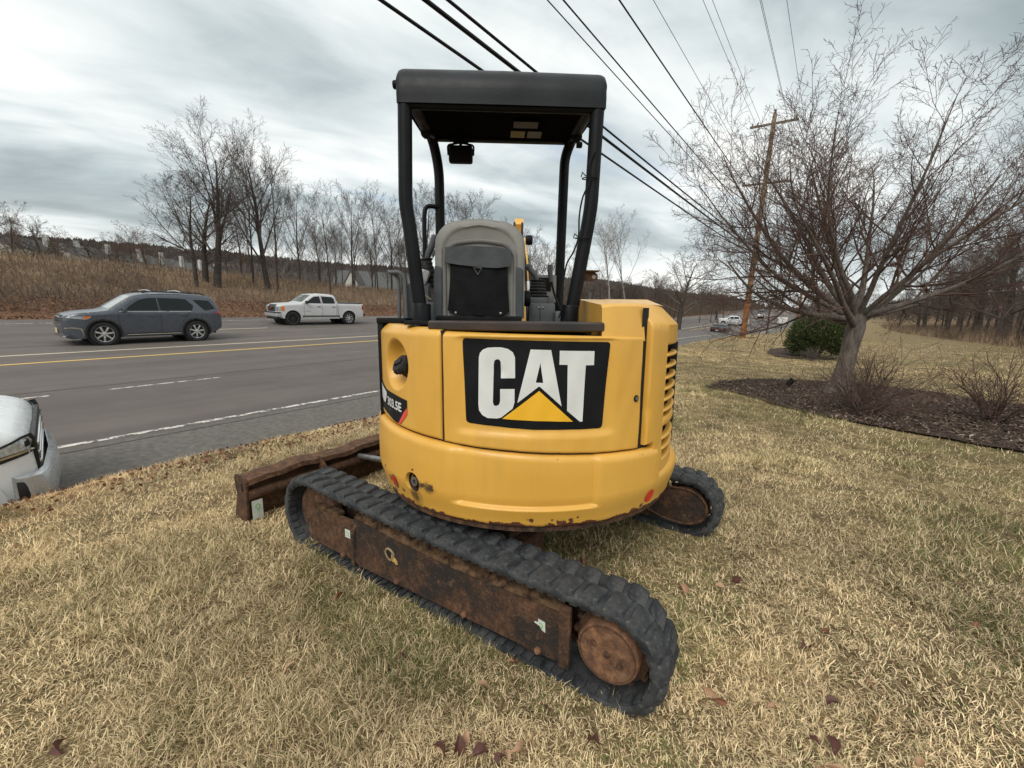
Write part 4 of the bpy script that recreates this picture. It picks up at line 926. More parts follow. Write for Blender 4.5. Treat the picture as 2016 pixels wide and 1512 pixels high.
b2 = MB(); boxbeam(b2, [(2.45, 2.62), (2.75, 2.30), (2.95, 1.75), (3.02, 1.25)], 0.10, [0.12, 0.22, 0.16, 0.12]); b2.build('stick', YB, exc, angle=25)
bk = MB(); BXS = BX; prof_b = [(3.05+0.24*math.cos(a), 1.0+0.26*math.sin(a)) for a in np.linspace(PI*0.5, -PI*0.75, 12)]
rings = [[Vector((BX+s_*0.20, v, w)) for s_ in (-1, 1)] for v, w in prof_b]; bk.grid(rings)
for s_ in (-1, 1): bk.prism(prof_b, BX+s_*0.20, BX+s_*0.188, lambda a, b, h: Vector((h, a, b)))
bk.build('bucket', RUST, exc)
sw = MB(); sw.box((0.10, 0.98, 0.78), (0.20, 0.34, 0.36), bevel=0.03); sw.build('swing_post', YB, exc)
MB().tube([(0.145, 1.05, 1.15), (0.118, 1.40, 1.90)], 0.042, 14).build('boom_cylinder', YB, exc); MB().tube([(0.118, 1.40, 1.90), (0.105, 1.50, 2.12)], 0.020, 12).build('cylinder_rod', CHROME, exc)
for dx in (-0.035, 0.045):
    MB().tube([(0.10+dx, 0.95, 0.95), (0.10+dx, 1.06, 1.50), (0.09+dx, 1.25, 1.95), (0.075+dx, 1.55, 2.26), (0.09+dx, 1.9, 2.48)], 0.012, 8, smooth_n=5).build('hydraulic_hose', BLKPL, exc)
MB().lathe([(0.04, -0.03), (0.045, 0.0), (0.04, 0.03)], (0.165, 1.28, 2.20), (1, 0, 0), 16).build('boom_lamp', BLKPL, exc)
MB().tube([(0.152, 1.05, 1.45), (0.152, 1.06, 1.72), (0.15, 1.1, 1.82)], 0.012, 10).build('grease_line', CHROME, exc)

# ================================================================ undercarriage (own heading)
HALF = 0.8815; WB = 0.222; A_ = 0.959; RR = 0.232; RF = 0.268
def stadium(off=0.0, n=200, step=None):
    """closed loop of (forward, up, tangent_f, tangent_u, normal_f, normal_u) going over the top from rear to front and back; off = inset"""
    segs = []; rr, rf = RR, RF
    slope = (2*rf-2*rr)/(2*A_)
    # rear arc from bottom to top (going backwards), rear centre (-A,rr)
    pts = []
    def arc(cx, cz, r, a0, a1, k):
        return [(cx+r*math.cos(a), cz+r*math.sin(a), math.cos(a), math.sin(a)) for a in np.linspace(a0, a1, k, endpoint=False)]
    pts += arc(-A_, rr, rr, -PI/2, -3*PI/2, 40)
    k = 80
    for i in range(k):
        f = i/k; sag = -0.016*math.sin(f*PI)
        pts.append((-A_+2*A_*f, 2*rr+(2*rf-2*rr)*f+sag, 0, 1))
    pts += arc(A_, rf, rf, PI/2, -PI/2, 40)
    for i in range(k): pts.append((A_-2*A_*i/k, 0.0, 0, -1))
    P = np.array(pts); P[:, 0] -= P[:, 2]*off; P[:, 1] -= P[:, 3]*off
    return P
def resample(P, n):
    d = np.linalg.norm(np.roll(P[:, :2], -1, 0)-P[:, :2], axis=1); c = np.concatenate([[0], np.cumsum(d)]); L = c[-1]; out = []
    Q = np.vstack([P, P[:1]])
    for i in range(n):
        s = L*i/n; j = np.searchsorted(c, s, 'right')-1; f = (s-c[j])/max(d[j], 1e-9); q = Q[j]*(1-f)+Q[j+1]*f; m = math.hypot(q[2], q[3]); q[2:] /= m; out.append(q)
    return out, L
PATH = stadium()
def make_track(side):
    xo = side*HALF; xi = side*(HALF-WB); xc = (xo+xi)/2; hw = WB/2
    R_ = Matrix.Rotation(UC_YAW, 4, 'Z')
    q, L = resample(PATH, 216)
    mb = MB(); rings = []
    sec = [(-hw+0.000, -0.022), (-hw+0.004, -0.014), (-hw+0.020, -0.006), (hw-0.020, -0.006), (hw-0.004, -0.014), (hw, -0.022), (hw, -0.034), (hw-0.004, -0.042), (-hw+0.004, -0.042), (-hw, -0.034)]
    lug = 0.016
    for f, z, nf, nz in q: rings.append([Vector((xc+a, f+nf*(b-lug), z+nz*(b-lug))) for a, b in sec])
    mb.rings(rings, closed=True)
    belt = mb.build('rubber_belt', RUB, exc, angle=50); belt.rotation_euler.z = UC_YAW
    # tread lugs: shared meshes, one object each
    n = 54
    qq, L = resample(PATH, n*2); pitch = L/n
    def lugmesh(sgn, seed):
        m = MB(); rnd = random.Random(seed); hl = pitch*0.345
        y0, y1 = (0.005, hw-0.013)
        top = [(y0+0.004, -hl*1.05), (y1-0.006, -hl*0.72), (y1-0.002, -hl*0.0), (y1-0.004, hl*0.92), (y0+0.022, hl*0.82), (y0+0.002, hl*0.30)]
        bot = [(y0-0.002, -hl*1.30), (y1+0.009, -hl*1.10), (y1+0.012, -hl*0.0), (y1+0.009, hl*1.18), (y0+0.018, hl*1.12), (y0-0.004, hl*0.45)]
        mid = [(b[0]*0.45+t[0]*0.55, b[1]*0.45+t[1]*0.55) for t, b in zip(top, bot)]
        j = lambda s_: rnd.uniform(-s_, s_)
        rings = [[Vector((sgn*x, y, -0.014)) for x, y in bot], [Vector((sgn*(x+j(.001)), y+j(.002), 0.006+j(.001))) for x, y in mid], [Vector((sgn*(x*0.98+0.001+j(.004)), y*0.93+j(.007), 0.0115+j(.003))) for x, y in top]]
        m.rings(rings); ob = m.build('tread_lug', RUBL, None, smooth=False); me = ob.data; bpy.data.objects.remove(ob); return me
    variants = {s_: [lugmesh(s_, 10*k+(s_ > 0)) for k in range(7)] for s_ in (-1, 1)}
    for i in range(n*2):
        sgn = 1 if i % 2 else -1
        f, z, nf, nz = qq[i]; N = Vector((0, nf, nz)); T = Vector((0, nz, -nf)); X = Vector((1, 0, 0))
        o = bpy.data.objects.new('tread_lug', variants[sgn][(i//2*3) % 7]); COL.objects.link(o); o.parent = belt
        p = Vector((xc, f, z))+N*(-lug-0.004)
        Mx = Matrix(((X.x, T.x, N.x, p.x), (X.y, T.y, N.y, p.y), (X.z, T.z, N.z, p.z), (0, 0, 0, 1))); o.matrix_local = Mx
    # inner drive ribs
    mb = MB(); q2, L = resample(stadium(0.060), 104)
    for i, (f, z, nf, nz) in enumerate(q2):
        T = Vector((0, nz, -nf)); N = Vector((0, nf, nz)); rot = Matrix((Vector((1, 0, 0)), T, N)).transposed()
        for sx_ in (-1, 1): mb.box(Vector((xc+sx_*(hw-0.030), f, z)), (0.046, 0.030, 0.014), rot=rot, taper=None)
    ribs = mb.build('inner_rib', RUB, belt, smooth=False); ribs['kind'] = 'stuff'
    # centre slots in the top run
    # ---- frame
    s = side; xf = s*(HALF-0.022)      # outer face
    def X(p0, p1): return (min(p0, p1), max(p0, p1))
    def P3(x, f, z): return Vector((x, f, z))
    fr = MB()
    def slab(poly, x0, x1, bevel=0.0): fr.prism(poly, x0, x1, lambda a, b, h: Vector((h, a, b)), bevel)
    main = [(-0.775, 0.125), (-0.775, 0.318), (-0.74, 0.332), (-0.2, 0.322), (0.2, 0.346), (0.50, 0.376), (0.545, 0.36), (0.545, 0.115), (0.50, 0.09), (-0.74, 0.10)]
    slab(main, xf-s*0.004, xf-s*0.030, 0.003)
    # sloped, dirt covered top of the beam
    
    frame = fr.build('track_frame', RUSTB, exc, smooth=False); frame.rotation_euler.z = UC_YAW
    dt = MB(); rr_ = random.Random(4); G_ = []
    for i in range(90):
        f = -0.765+1.29*i/89; row = []; base_ = float(np.interp(f, (-0.76, -0.2, 0.2, 0.52), (0.331, 0.322, 0.346, 0.377)))
        for j in range(12):
            k = j/11; row.append(P3(xf-s*(0.003+0.160*k), f+rr_.uniform(-.003, .003), base_+0.004+0.062*k**0.8+(rr_.uniform(-0.003, 0.006) if j else 0)))
        G_.append(row)
    dt.grid(G_); dt.build('packed_dirt', RUSTD, frame, smooth=False)
    MB().prism([(0.545, 0.10), (0.545, 0.345), (0.985, 0.335), (1.005, 0.31), (1.0, 0.14), (0.96, 0.11)], xf-s*0.010, xf-s*0.034, lambda a, b, h: Vector((h, a, b)), 0.004).build('front_plate', RUST, frame, smooth=False)
    MB().box((xf-s*0.035, 0.80, 0.345), (0.05, 0.24, 0.03), bevel=0.01).build('idler_bracket', RUSTD, frame)
    MB().tube([(xf-s*0.002, 0.545, 0.085), (xf-s*0.001, 0.540, 0.20), (xf-s*0.002, 0.525, 0.31), (xf-s*0.02, 0.50, 0.345)], 0.012, 8, smooth_n=3).build('weld_rib', RUST, frame)
    MB().box((xf-s*0.004, -0.785, 0.235), (0.024, 0.05, 0.27), bevel=0.006).build('end_flange', RUST, frame)
    mb = MB()
    for f in (-0.665, -0.268, 0.185, 0.635): mb = MB(); mb.lathe([(0.016, -0.006), (0.016, 0.006), (0.010, 0.014), (0.0, 0.016)], (xf, f, 0.118), (s, 0, 0), 12); mb.build('roller_bolt', RUSTO, frame)
    for f in (-0.60, -0.30, 0.0, 0.30): MB().lathe([(0.055, -0.05), (0.06, 0.0), (0.055, 0.05)], (xc, f, 0.105), (1, 0, 0), 20).build('track_roller', RUST, frame)
    MB().lathe([(0.038, -0.02), (0.042, 0.012), (0.03, 0.022)], (xc, -0.02, 0.372), (1, 0, 0), 18).build('top_roller', DARK, frame)
    MB().lathe([(0.025, -0.0005), (0.025, 0.001)], (xf-s*0.003, 0.238, 0.252), (s, 0, 0), 18).build('frame_hole', DARK, frame)
    MB().tube([P3(xf-s*0.003, 0.238+(0.030+0.003*math.sin(3*a))*math.cos(a), 0.252+(0.030+0.003*math.sin(2*a))*math.sin(a)) for a in np.linspace(0, 2*PI, 18, endpoint=False)], 0.0065, 6, closed=True).build('hole_rim', pm('dry_mud', (0.30, 0.22, 0.12), (0.18, 0.12, 0.06), 30, 0.9), frame)
    MB().prism([(0.222, 0.262), (0.212, 0.248), (0.192, 0.242), (0.180, 0.230), (0.176, 0.215), (0.190, 0.212), (0.200, 0.222), (0.214, 0.220), (0.222, 0.236)], xf-s*0.003, xf+s*0.001, lambda a, b, h: Vector((h, a, b))).build('paint_smear', pm('yellow_smear', (0.55, 0.36, 0.09), (0.35, 0.24, 0.10), 40, 0.7), frame, smooth=False)
    # idler, sprocket, final drive
    MB().lathe([(0.10, -0.04), (0.17, -0.035), (RF-0.085, -0.02), (RF-0.085, 0.02), (0.17, 0.035), (0.10, 0.04), (0.05, 0.045)], (xc, A_, RF), (1, 0, 0), 36).build('idler', RUST, exc).rotation_euler.z = UC_YAW
    sp = MB(); sp.lathe([(0.06, -0.02), (RR-0.085, -0.018), (RR-0.085, 0.018), (0.06, 0.02)], (xc, -A_, RR), (1, 0, 0), 36)
    for k in range(15):
        a = 2*PI*k/15; sp.box((xc, -A_+(RR-0.078)*math.cos(a), RR+(RR-0.078)*math.sin(a)), (0.034, 0.022, 0.022), rot=Matrix.Rotation(a, 3, 'X'), bevel=0.004)
    sp = sp.build('sprocket', RUST, exc); sp.rotation_euler.z = UC_YAW
    fd_ = MB(); fd_.lathe([(0.125, -0.05), (0.125, -0.030), (0.122, -0.022), (0.122, 0.075), (0.117, 0.085), (0.0, 0.086)], (xc, -A_, RR+0.008), (s, 0, 0), 48)
    fdo = fd_.build('final_drive', RUSTO, exc); fdo.rotation_euler.z = UC_YAW
    for k in range(3):
        a = 0.9+2*PI*k/3 if k else 0; r_ = 0.062 if k else 0.0
        c_ = Vector((xc+s*0.0865, -A_+(0.052*(k-1)), RR+0.008+(0.026*(k-1))))
        MB().lathe([(0.013, 0), (0.013, 0.003), (0.007, 0.005)], c_, (s, 0, 0), 12).build('drain_plug', RUST, fdo)
    MB().tube([P3(xc+s*0.0865, -A_+0.110*math.cos(a), RR+0.008+0.110*math.sin(a)) for a in np.linspace(0, 2*PI, 32, endpoint=False)], 0.003, 6, closed=True).build('drive_rim', RUST, fdo)
    # inner guard seen on the far track
    gd = MB(); gx = xi+s*0.030
    oval = [(-A_+0.02+0.155*math.cos(a)*(1.0 if math.cos(a) < 0 else 1.9), 0.232+0.125*math.sin(a)) for a in np.linspace(0, 2*PI, 28, endpoint=False)]
    gd.prism(oval, gx, gx+s*0.02, lambda a, b, h: Vector((h, a, b)), 0.004)
    gdo = gd.build('motor_guard', RUSTB, exc, smooth=False); gdo.rotation_euler.z = UC_YAW
    MB().tube([P3(gx-s*0.002, a, b) for a, b in oval], 0.009, 8, closed=True).build('guard_rim', RUST, gdo)
    fi = MB(); fi.prism([(-0.78, 0.10), (-0.78, 0.37), (0.95, 0.35), (0.95, 0.10)], xi+s*0.035, xi+s*0.05, lambda a, b, h: Vector((h, a, b))); o = fi.build('inner_frame_plate', RUSTB, exc, smooth=False); o.rotation_euler.z = UC_YAW
    return frame, xf
fl, xf = make_track(-1); make_track(1)
# inspection stickers: white squares with a green scribble
def sticker(c, w, h, parent, torn=False, arrow=True):
    x, f, z = c
    poly = [(f-w/2, z-h/2), (f+w/2, z-h/2), (f+w/2, z+h/2), (f-w/2, z+h/2)] if not torn else [(f-w/2, z-h/2), (f-w*0.10, z-h*0.40), (f+w*0.15, z-h*0.1), (f+w*0.75, z+h*0.02), (f+w*0.70, z+h*0.15), (f+w*0.32, z+h*0.16), (f+w*0.30, z+h/2), (f-w*0.45, z+h*0.42)]
    st_ = MB(); st_.prism(poly, x, x-0.0015, lambda a, b, hh: Vector((hh, a, b))); so = st_.build('sticker', STICK, parent, smooth=False)
    m = MB(); m.tube([Vector((x-0.002, f+w*0.20*math.cos(a)-0.1*w*0, z+h*0.02+w*0.20*math.sin(a))) for a in np.linspace(0.5, 5.2, 9)], 0.0016, 5); m.tube([Vector((x-0.002, f-w*0.05, z-w*0.18)), Vector((x-0.002, f-w*0.25, z-w*0.30))], 0.0016, 5); m.build('sticker_mark', GRN, so, smooth=False)
sticker((xf-0.0005+0.004, -0.676, 0.238), 0.042, 0.050, fl, torn=True); sticker((xf+0.010-0.0005, 0.598, 0.258), 0.045, 0.050, fl)
# car body between the tracks
cbm = MB(); cbm.box((0, 0, 0.34), (1.05, 0.62, 0.16), bevel=0.03); cbm.box((0, 0.05, 0.42), (0.7, 0.7, 0.10), bevel=0.03)
for s_ in (-1, 1): cbm.box((s_*0.5, 0.28, 0.26), (0.46, 0.16, 0.16), bevel=0.02); cbm.box((s_*0.5, -0.3, 0.26), (0.46, 0.16, 0.16), bevel=0.02)
cbo = cbm.build('car_body', RUST, exc); cbo.rotation_euler.z = UC_YAW
MB().lathe([(0.33, 0.44), (0.33, 0.52), (0.36, 0.53), (0.36, 0.56), (0.30, 0.57)], (0, 0, 0), seg=40).build('slew_ring', RUST, exc)
MB().lathe([(0.70, 0.565), (0.70, 0.60)], (CU, 0, 0), seg=48).build('upper_base', DARK, exc)
# ---- dozer blade
BW = 0.905
pb = [(1.705, 0.03), (1.655, 0.10), (1.635, 0.20), (1.645, 0.30), (1.68, 0.372), (1.72, 0.392)]    # front (far) sheet profile, seen from behind
bl = MB()
prof_o = pb+[(1.745, 0.385), (1.70, 0.30), (1.688, 0.20), (1.70, 0.11), (1.74, 0.035)]
nseg = 30; rings = []
for i in range(nseg+1):
    x = -BW+2*BW*i/nseg; wob = 0.010*math.sin(x*9)+0.006*math.sin(x*23+1)
    rings.append([Vector((x, f, z+(wob if z > 0.33 else 0))) for f, z in prof_o])
bl.rings(rings); blade = bl.build('dozer_blade', RUST, exc, angle=30, label='rusty dozer blade lowered onto the grass'); blade.rotation_euler.z = UC_YAW
for s_ in (-1, 1):
    e = MB(); e.prism([(1.815, 0.005), (1.66, 0.015), (1.615, 0.10), (1.595, 0.36), (1.615, 0.385), (1.745, 0.395), (1.765, 0.37), (1.735, 0.25)], s_*BW, s_*(BW+0.018), lambda a, b, h: Vector((h, a, b)), 0.003); eo = e.build('blade_end_plate', RUST, blade, smooth=False)
    if s_ < 0:
        MB().box((-BW-0.020, 1.655, 0.315), (0.004, 0.018, 0.055), bevel=0.001).build('plate_slot', DARK, blade)
bt = MB(); bt.tube([(-BW, 1.632, 0.255), (BW, 1.632, 0.255)], 0.042, 12); bt.build('blade_stiffener', RUST, blade)
bt = MB(); rings = []
for i in range(25):
    x = -BW+2*BW*i/24; wob = 0.010*math.sin(x*9)+0.006*math.sin(x*23+1); rings.append([Vector((x, f, z+wob)) for f, z in ((1.60, 0.385), (1.725, 0.400), (1.73, 0.388), (1.61, 0.368), (1.60, 0.35), (1.592, 0.35))])
bt.rings(rings); bt.build('blade_top_flange', rusty('blade_top_rust', 0.25, 1.15), blade, smooth=False)
for x in (-0.36, 0.36):
    g_ = MB(); g_.prism([(1.64, 0.38), (1.62, 0.395), (1.50, 0.30), (1.35, 0.235), (1.15, 0.215), (1.15, 0.16), (1.40, 0.16), (1.64, 0.12)], x-0.009, x+0.009, lambda a, b, h: Vector((h, a, b)), 0.002); g_.build('blade_gusset', RUST, blade, smooth=False)
    a_ = MB(); a_.box((x, 0.95, 0.215), (0.10, 1.25, 0.085), bevel=0.01); a_.build('blade_arm', rusty('arm_rust_%d' % (x > 0), 0.35), exc).rotation_euler.z = UC_YAW
MB().tube([(0.0, 0.35, 0.40), (0.0, 1.22, 0.33)], 0.048, 18).build('blade_cylinder', RUSTB, exc).rotation_euler.z = UC_YAW
MB().tube([(0.0, 1.2, 0.33), (0.0, 1.60, 0.30)], 0.024, 14).build('blade_rod', STEEL, exc).rotation_euler.z = UC_YAW
kn = MB(); kn.box((-0.02, 1.16, 0.37), (0.10, 0.12, 0.09), bevel=0.012); kn.lathe([(0.03, 0), (0.03, 0.05)], (-0.07, 1.13, 0.35), (-1, 0, 0), 12); kn.build('cylinder_head', STEEL, exc).rotation_euler.z = UC_YAW
bs = MB(); bs.prism([(0.0, 0.0), (0.072, 0.0), (0.072, 0.135), (0.0, 0.135)], 0, -0.0015, lambda a, b, h: Vector((-BW+0.004+a, 1.592+h-0.004, 0.085+b)))
bso = bs.build('sticker', STICK, blade, smooth=False)
m = MB(); m.tube([Vector((-BW+0.040+0.015*math.cos(a), 1.5855, 0.175+0.018*math.sin(a))) for a in np.linspace(0, 2*PI, 10, endpoint=False)], 0.002, 5, closed=True); m.tube([(-BW+0.04, 1.5855, 0.157), (-BW+0.043, 1.5855, 0.138)], 0.0018, 5); m.build('sticker_mark', GRN, bso, smooth=False)
bpy.context.view_layer.update()
# ================================================================ vehicles: outline + skin function
GLASS = pm('tinted_glass', (0.006, 0.008, 0.009), None, 5, 0.08, 0, spec=0.3); WSG = pm('windscreen_glass', (0.10, 0.125, 0.12), (0.20, 0.24, 0.22), 2.5, 0.05, 0, coat=0.6)
TYRE = rubber('tyre_rubber', (0.016, 0.016, 0.017), (0.04, 0.04, 0.04), 0.4); ALLOY = pm('alloy', (0.50, 0.50, 0.50), (0.62, 0.62, 0.62), 10, 0.3, 0.8); BLKT = pm('black_trim', (0.008, 0.008, 0.009), (0.016, 0.016, 0.017), 8, 0.5)
LAMPC = pm('lamp_lens', (0.55, 0.58, 0.58), (0.30, 0.32, 0.32), 25, 0.1, 0.3, coat=0.6); AMBER = pm('amber_lens', (0.75, 0.18, 0.03), (0.6, 0.13, 0.02), 25, 0.2, coat=0.6); REDL = pm('tail_lens', (0.30, 0.01, 0.012), (0.2, 0.008, 0.01), 20, 0.2, coat=0.6)
CHR = pm('chrome', (0.55, 0.55, 0.54), (0.66, 0.66, 0.65), 6, 0.12, 1.0); PLATEY = pm('licence_plate', (0.62, 0.55, 0.30), (0.5, 0.45, 0.25), 60, 0.5)
def carpaint(name, c, metal=0.0, rough=0.3): return pm(name, c, tuple(x*0.9 for x in c), 3, rough, metal, 0.0, coat=0.25)
class Car:
    def __init__(s, root, W, top, bottom, wheels, wr, paint, tumble=(1.05, 0.30), nose=(0.10, 0.5), tail=(0.06, 0.4), crown=0.03, rnd=0.06, arch=1.17):
        top = [(p.x, p.y) for p in fillet([(q[0], q[1], 0) for q in top], 0.06, 2)]; s.root = root; s.hw = W/2; s.top = top; s.paint = paint; s.tb = tumble; s.nose = nose; s.tail = tail; s.crown = crown; s.rnd = rnd; s.wheels = wheels; s.wr = wr
        s.xmax = max(p[0] for p in top); s.xmin = min(p[0] for p in top)
        s.chain = s.refine(top, 0.05)      # rear -> over the roof -> front
        ar = []
        for wx in sorted(wheels, reverse=True):   # front first
            r = wr*arch; zc = wr*1.02; a0 = math.asin(min(1, max(-1, (bottom-zc)/r)))
            ar.append([(wx+r*math.cos(a), zc+r*math.sin(a)) for a in np.linspace(a0, PI-a0, 16)])
        s.low = []
        for a in ar: s.low += a
        s.outline = s.chain+s.low
        s.base_side(); s.over(); s.under(bottom)
    def refine(s, pts, step):
        out = []
        for a, b in zip(pts[:-1], pts[1:]):
            n = max(1, int(math.dist(a, b)/step))
            for i in range(n): out.append((a[0]+(b[0]-a[0])*i/n, a[1]+(b[1]-a[1])*i/n))
        out.append(pts[-1]); return out
    def width(s, x, z):
        w = s.hw
        f = (x-(s.xmax-s.nose[1]))/s.nose[1]
        if f > 0: w -= s.nose[0]*2*f*f*(0.5+0.5*f)
        f = ((s.xmin+s.tail[1])-x)/s.tail[1]
        if f > 0: w -= s.tail[0]*2*f*f
        if z > s.tb[0]: w -= s.tb[1]*(z-s.tb[0])
        else: w -= 0.05*((s.tb[0]-0.25-z)/0.7)**2 if z < s.tb[0]-0.25 else 0
        return w
    def dtop(s, x, z):
        best = 9
        for (ax, az), (bx, bz) in zip(s.top[:-1], s.top[1:]):
            dx, dz = bx-ax, bz-az; t = max(0, min(1, ((x-ax)*dx+(z-az)*dz)/(dx*dx+dz*dz+1e-9))); d = math.hypot(x-ax-dx*t, z-az-dz*t); best = min(best, d)
        return best
    def y(s, x, z):
        w = s.width(x, z); d = s.dtop(x, z)
        if d < s.rnd: w -= s.rnd-math.sqrt(s.rnd**2-(s.rnd-d)**2)
        return w
    def skin(s, side, off=0.0): return lambda x, z: Vector((x, side*(s.y(x, z)+off), z))
    def base_side(s):
        W_, F_ = cdt_poly(s.outline, (0.07, 0.07))
        mb = MB(); bm = mb.bm
        for side in (1, -1):
            fn = s.skin(side); vs = [bm.verts.new(fn(*p)) for p in W_]
            for f in F_:
                q = [vs[i] for i in f]
                try: bm.faces.new(q if side < 0 else q[::-1])
                except ValueError: pass
        for v in [v for v in bm.verts if not v.link_faces]: bm.verts.remove(v)
        s.body = mb.build('body', s.paint, s.root, angle=55); md = s.body.modifiers.new('wn', 'WEIGHTED_NORMAL'); md.keep_sharp = True; md.weight = 100
    def nrm(s, i):
        c = s.chain; a = c[max(i-1, 0)]; b = c[min(i+1, len(c)-1)]; d = Vector((b[0]-a[0], b[1]-a[1])).normalized(); return Vector((-d.y, d.x))
    def over_pt(s, i, k, off=0.0):
        """k in -1..1 across"""
        x, z = s.chain[i]; n = s.nrm(i); w = s.y(x, z); r = s.crown*(1-k*k)+off
        return Vector((x+n.x*r, k*w, z+n.y*r))
    def over(s):
        ks = [-1, -0.985, -0.93, -0.8, -0.5, 0, 0.5, 0.8, 0.93, 0.985, 1]
        MB().grid([[s.over_pt(i, k) for k in ks] for i in range(len(s.chain))]).build('body_top', s.paint, s.root, angle=40)
    def under(s, z):
        mb = MB(); mb.box(((s.xmin+s.xmax)/2, 0, z+0.12), ((s.xmax-s.xmin)*0.9, s.hw*1.55, 0.2)); mb.build('underbody', BLKT, s.root)
        mb = MB()
        for wx in s.wheels: mb.lathe([(s.wr*1.2, -s.hw*0.93), (s.wr*1.2, s.hw*0.93)], (wx, 0, s.wr*1.03), (0, 1, 0), 24)
        mb.build('wheel_well', DARK, s.root)
    def span(s, x0, x1, zmin=0):
        """indices of the chain with x between, on the upper side"""
        return [i for i, (x, z) in enumerate(s.chain) if x0 <= x <= x1 and z >= zmin]
    def topglass(s, name, x0, x1, zmin, mat, kk=0.86, off=0.006, front=True):
        idx = s.span(x0, x1, zmin); ks = np.linspace(-kk, kk, 9)
        return MB().grid([[s.over_pt(i, k, off) for k in ks] for i in idx]).build(name, mat, s.root)
    def panel(s, name, poly, mat, off=0.005, sides=(1, -1), parent=None, step=0.09, label=None):
        o = None
        for sd in sides: o = mapped(name, poly, s.skin(sd, off), (step, step), mat, parent or s.root, label=label, fn2=s.skin(sd, -0.01))
        return o
    def seam(s, pts, w=0.007, name='door_seam'):
        for sd in (1, -1):
            mb = MB(); fn = s.skin(sd, 0.0015); P_ = s.refine(pts, 0.08); rows = []
            for i, p in enumerate(P_):
                a = P_[max(i-1, 0)]; b = P_[min(i+1, len(P_)-1)]; d = Vector((b[0]-a[0], b[1]-a[1])).normalized()
                rows.append([fn(p[0]-d.y*w, p[1]+d.x*w), fn(p[0]+d.y*w, p[1]-d.x*w)])
            mb.grid(rows).build(name, DARK, s.root)
    def wheel(s, x, sd, spokes=7, rim=ALLOY, rr=0.68, spoke_w=0.07, dark=False):
        y = sd*(s.hw-0.125); e = empty('wheel', (x, y, s.wr)); e.parent = s.root; r = s.wr
        MB().lathe([(r*rr, -0.11), (r*0.90, -0.12), (r*0.985, -0.095), (r, -0.05), (r, 0.05), (r*0.985, 0.095), (r*0.90, 0.12), (r*rr, 0.11)], (0, 0, 0), (0, sd, 0), 36, cap=False).build('tyre', TYRE, e)
        mb = MB(); mb.lathe([(r*rr*0.99, -0.09), (r*rr*0.93, 0.06), (r*rr*0.96, 0.105), (r*rr*1.0, 0.108), (r*rr*1.02, 0.10)], (0, 0, 0), (0, sd, 0), 36, cap=False)
        mb.lathe([(r*0.15, 0.03), (r*0.15, 0.088), (r*0.08, 0.095), (0, 0.095)], (0, 0, 0), (0, sd, 0), 18)
        for k in range(spokes):
            a = 2*PI*k/spokes+0.3; rot = Matrix.Rotation(-a, 3, 'Y')
            mb.box(rot @ Vector((r*rr*0.52, sd*0.075, 0)), (r*rr*0.88, 0.02, r*spoke_w*2), rot=rot, bevel=0.004)
        mb.build('rim', BLKT if dark else rim, e)
        MB().lathe([(r*rr*0.93, 0.0), (0, 0.0)], (0, 0, 0), (0, sd, 0), 24, cap=False).build('brake_disc', DARK, e)
    def allwheels(s, **k):
        for x in s.wheels:
            for sd in (1, -1): s.wheel(x, sd, **k)
    def mirror(s, x, z, mat, size=(0.10, 0.20, 0.15)):
        for sd in (1, -1):
            mb = MB(); yy = s.y(x, z); mb.box((x, sd*(yy+0.14), z+0.03), size, bevel=0.03, seg=3); mb.box((x, sd*(yy+0.04), z-0.02), (0.06, 0.10, 0.04), bevel=0.01); mb.build('door_mirror', mat, s.root)
    def handle(s, x, z, mat, w=0.2):
        for sd in (1, -1): MB().box((x, sd*(s.y(x, z)+0.012), z), (w, 0.03, 0.035), bevel=0.01).build('door_handle', mat, s.root)
def car_at(name, near_front, near_rear, wb, W, side, z, label, group=None, cat=None, xmid=0.0):
    """place by the ground points under the near-side wheels; side=+1 if the car's left faces us"""
    f = Vector((*near_front, 0)); r = Vector((*near_rear, 0)); h = (f-r).normalized(); left = Vector((-h.y, h.x, 0)); m = (f+r)/2-left*side*(W/2-0.02)
    e = empty(name, (m.x, m.y, z), math.atan2(h.y, h.x)); tag(e, label, cat, group); return e
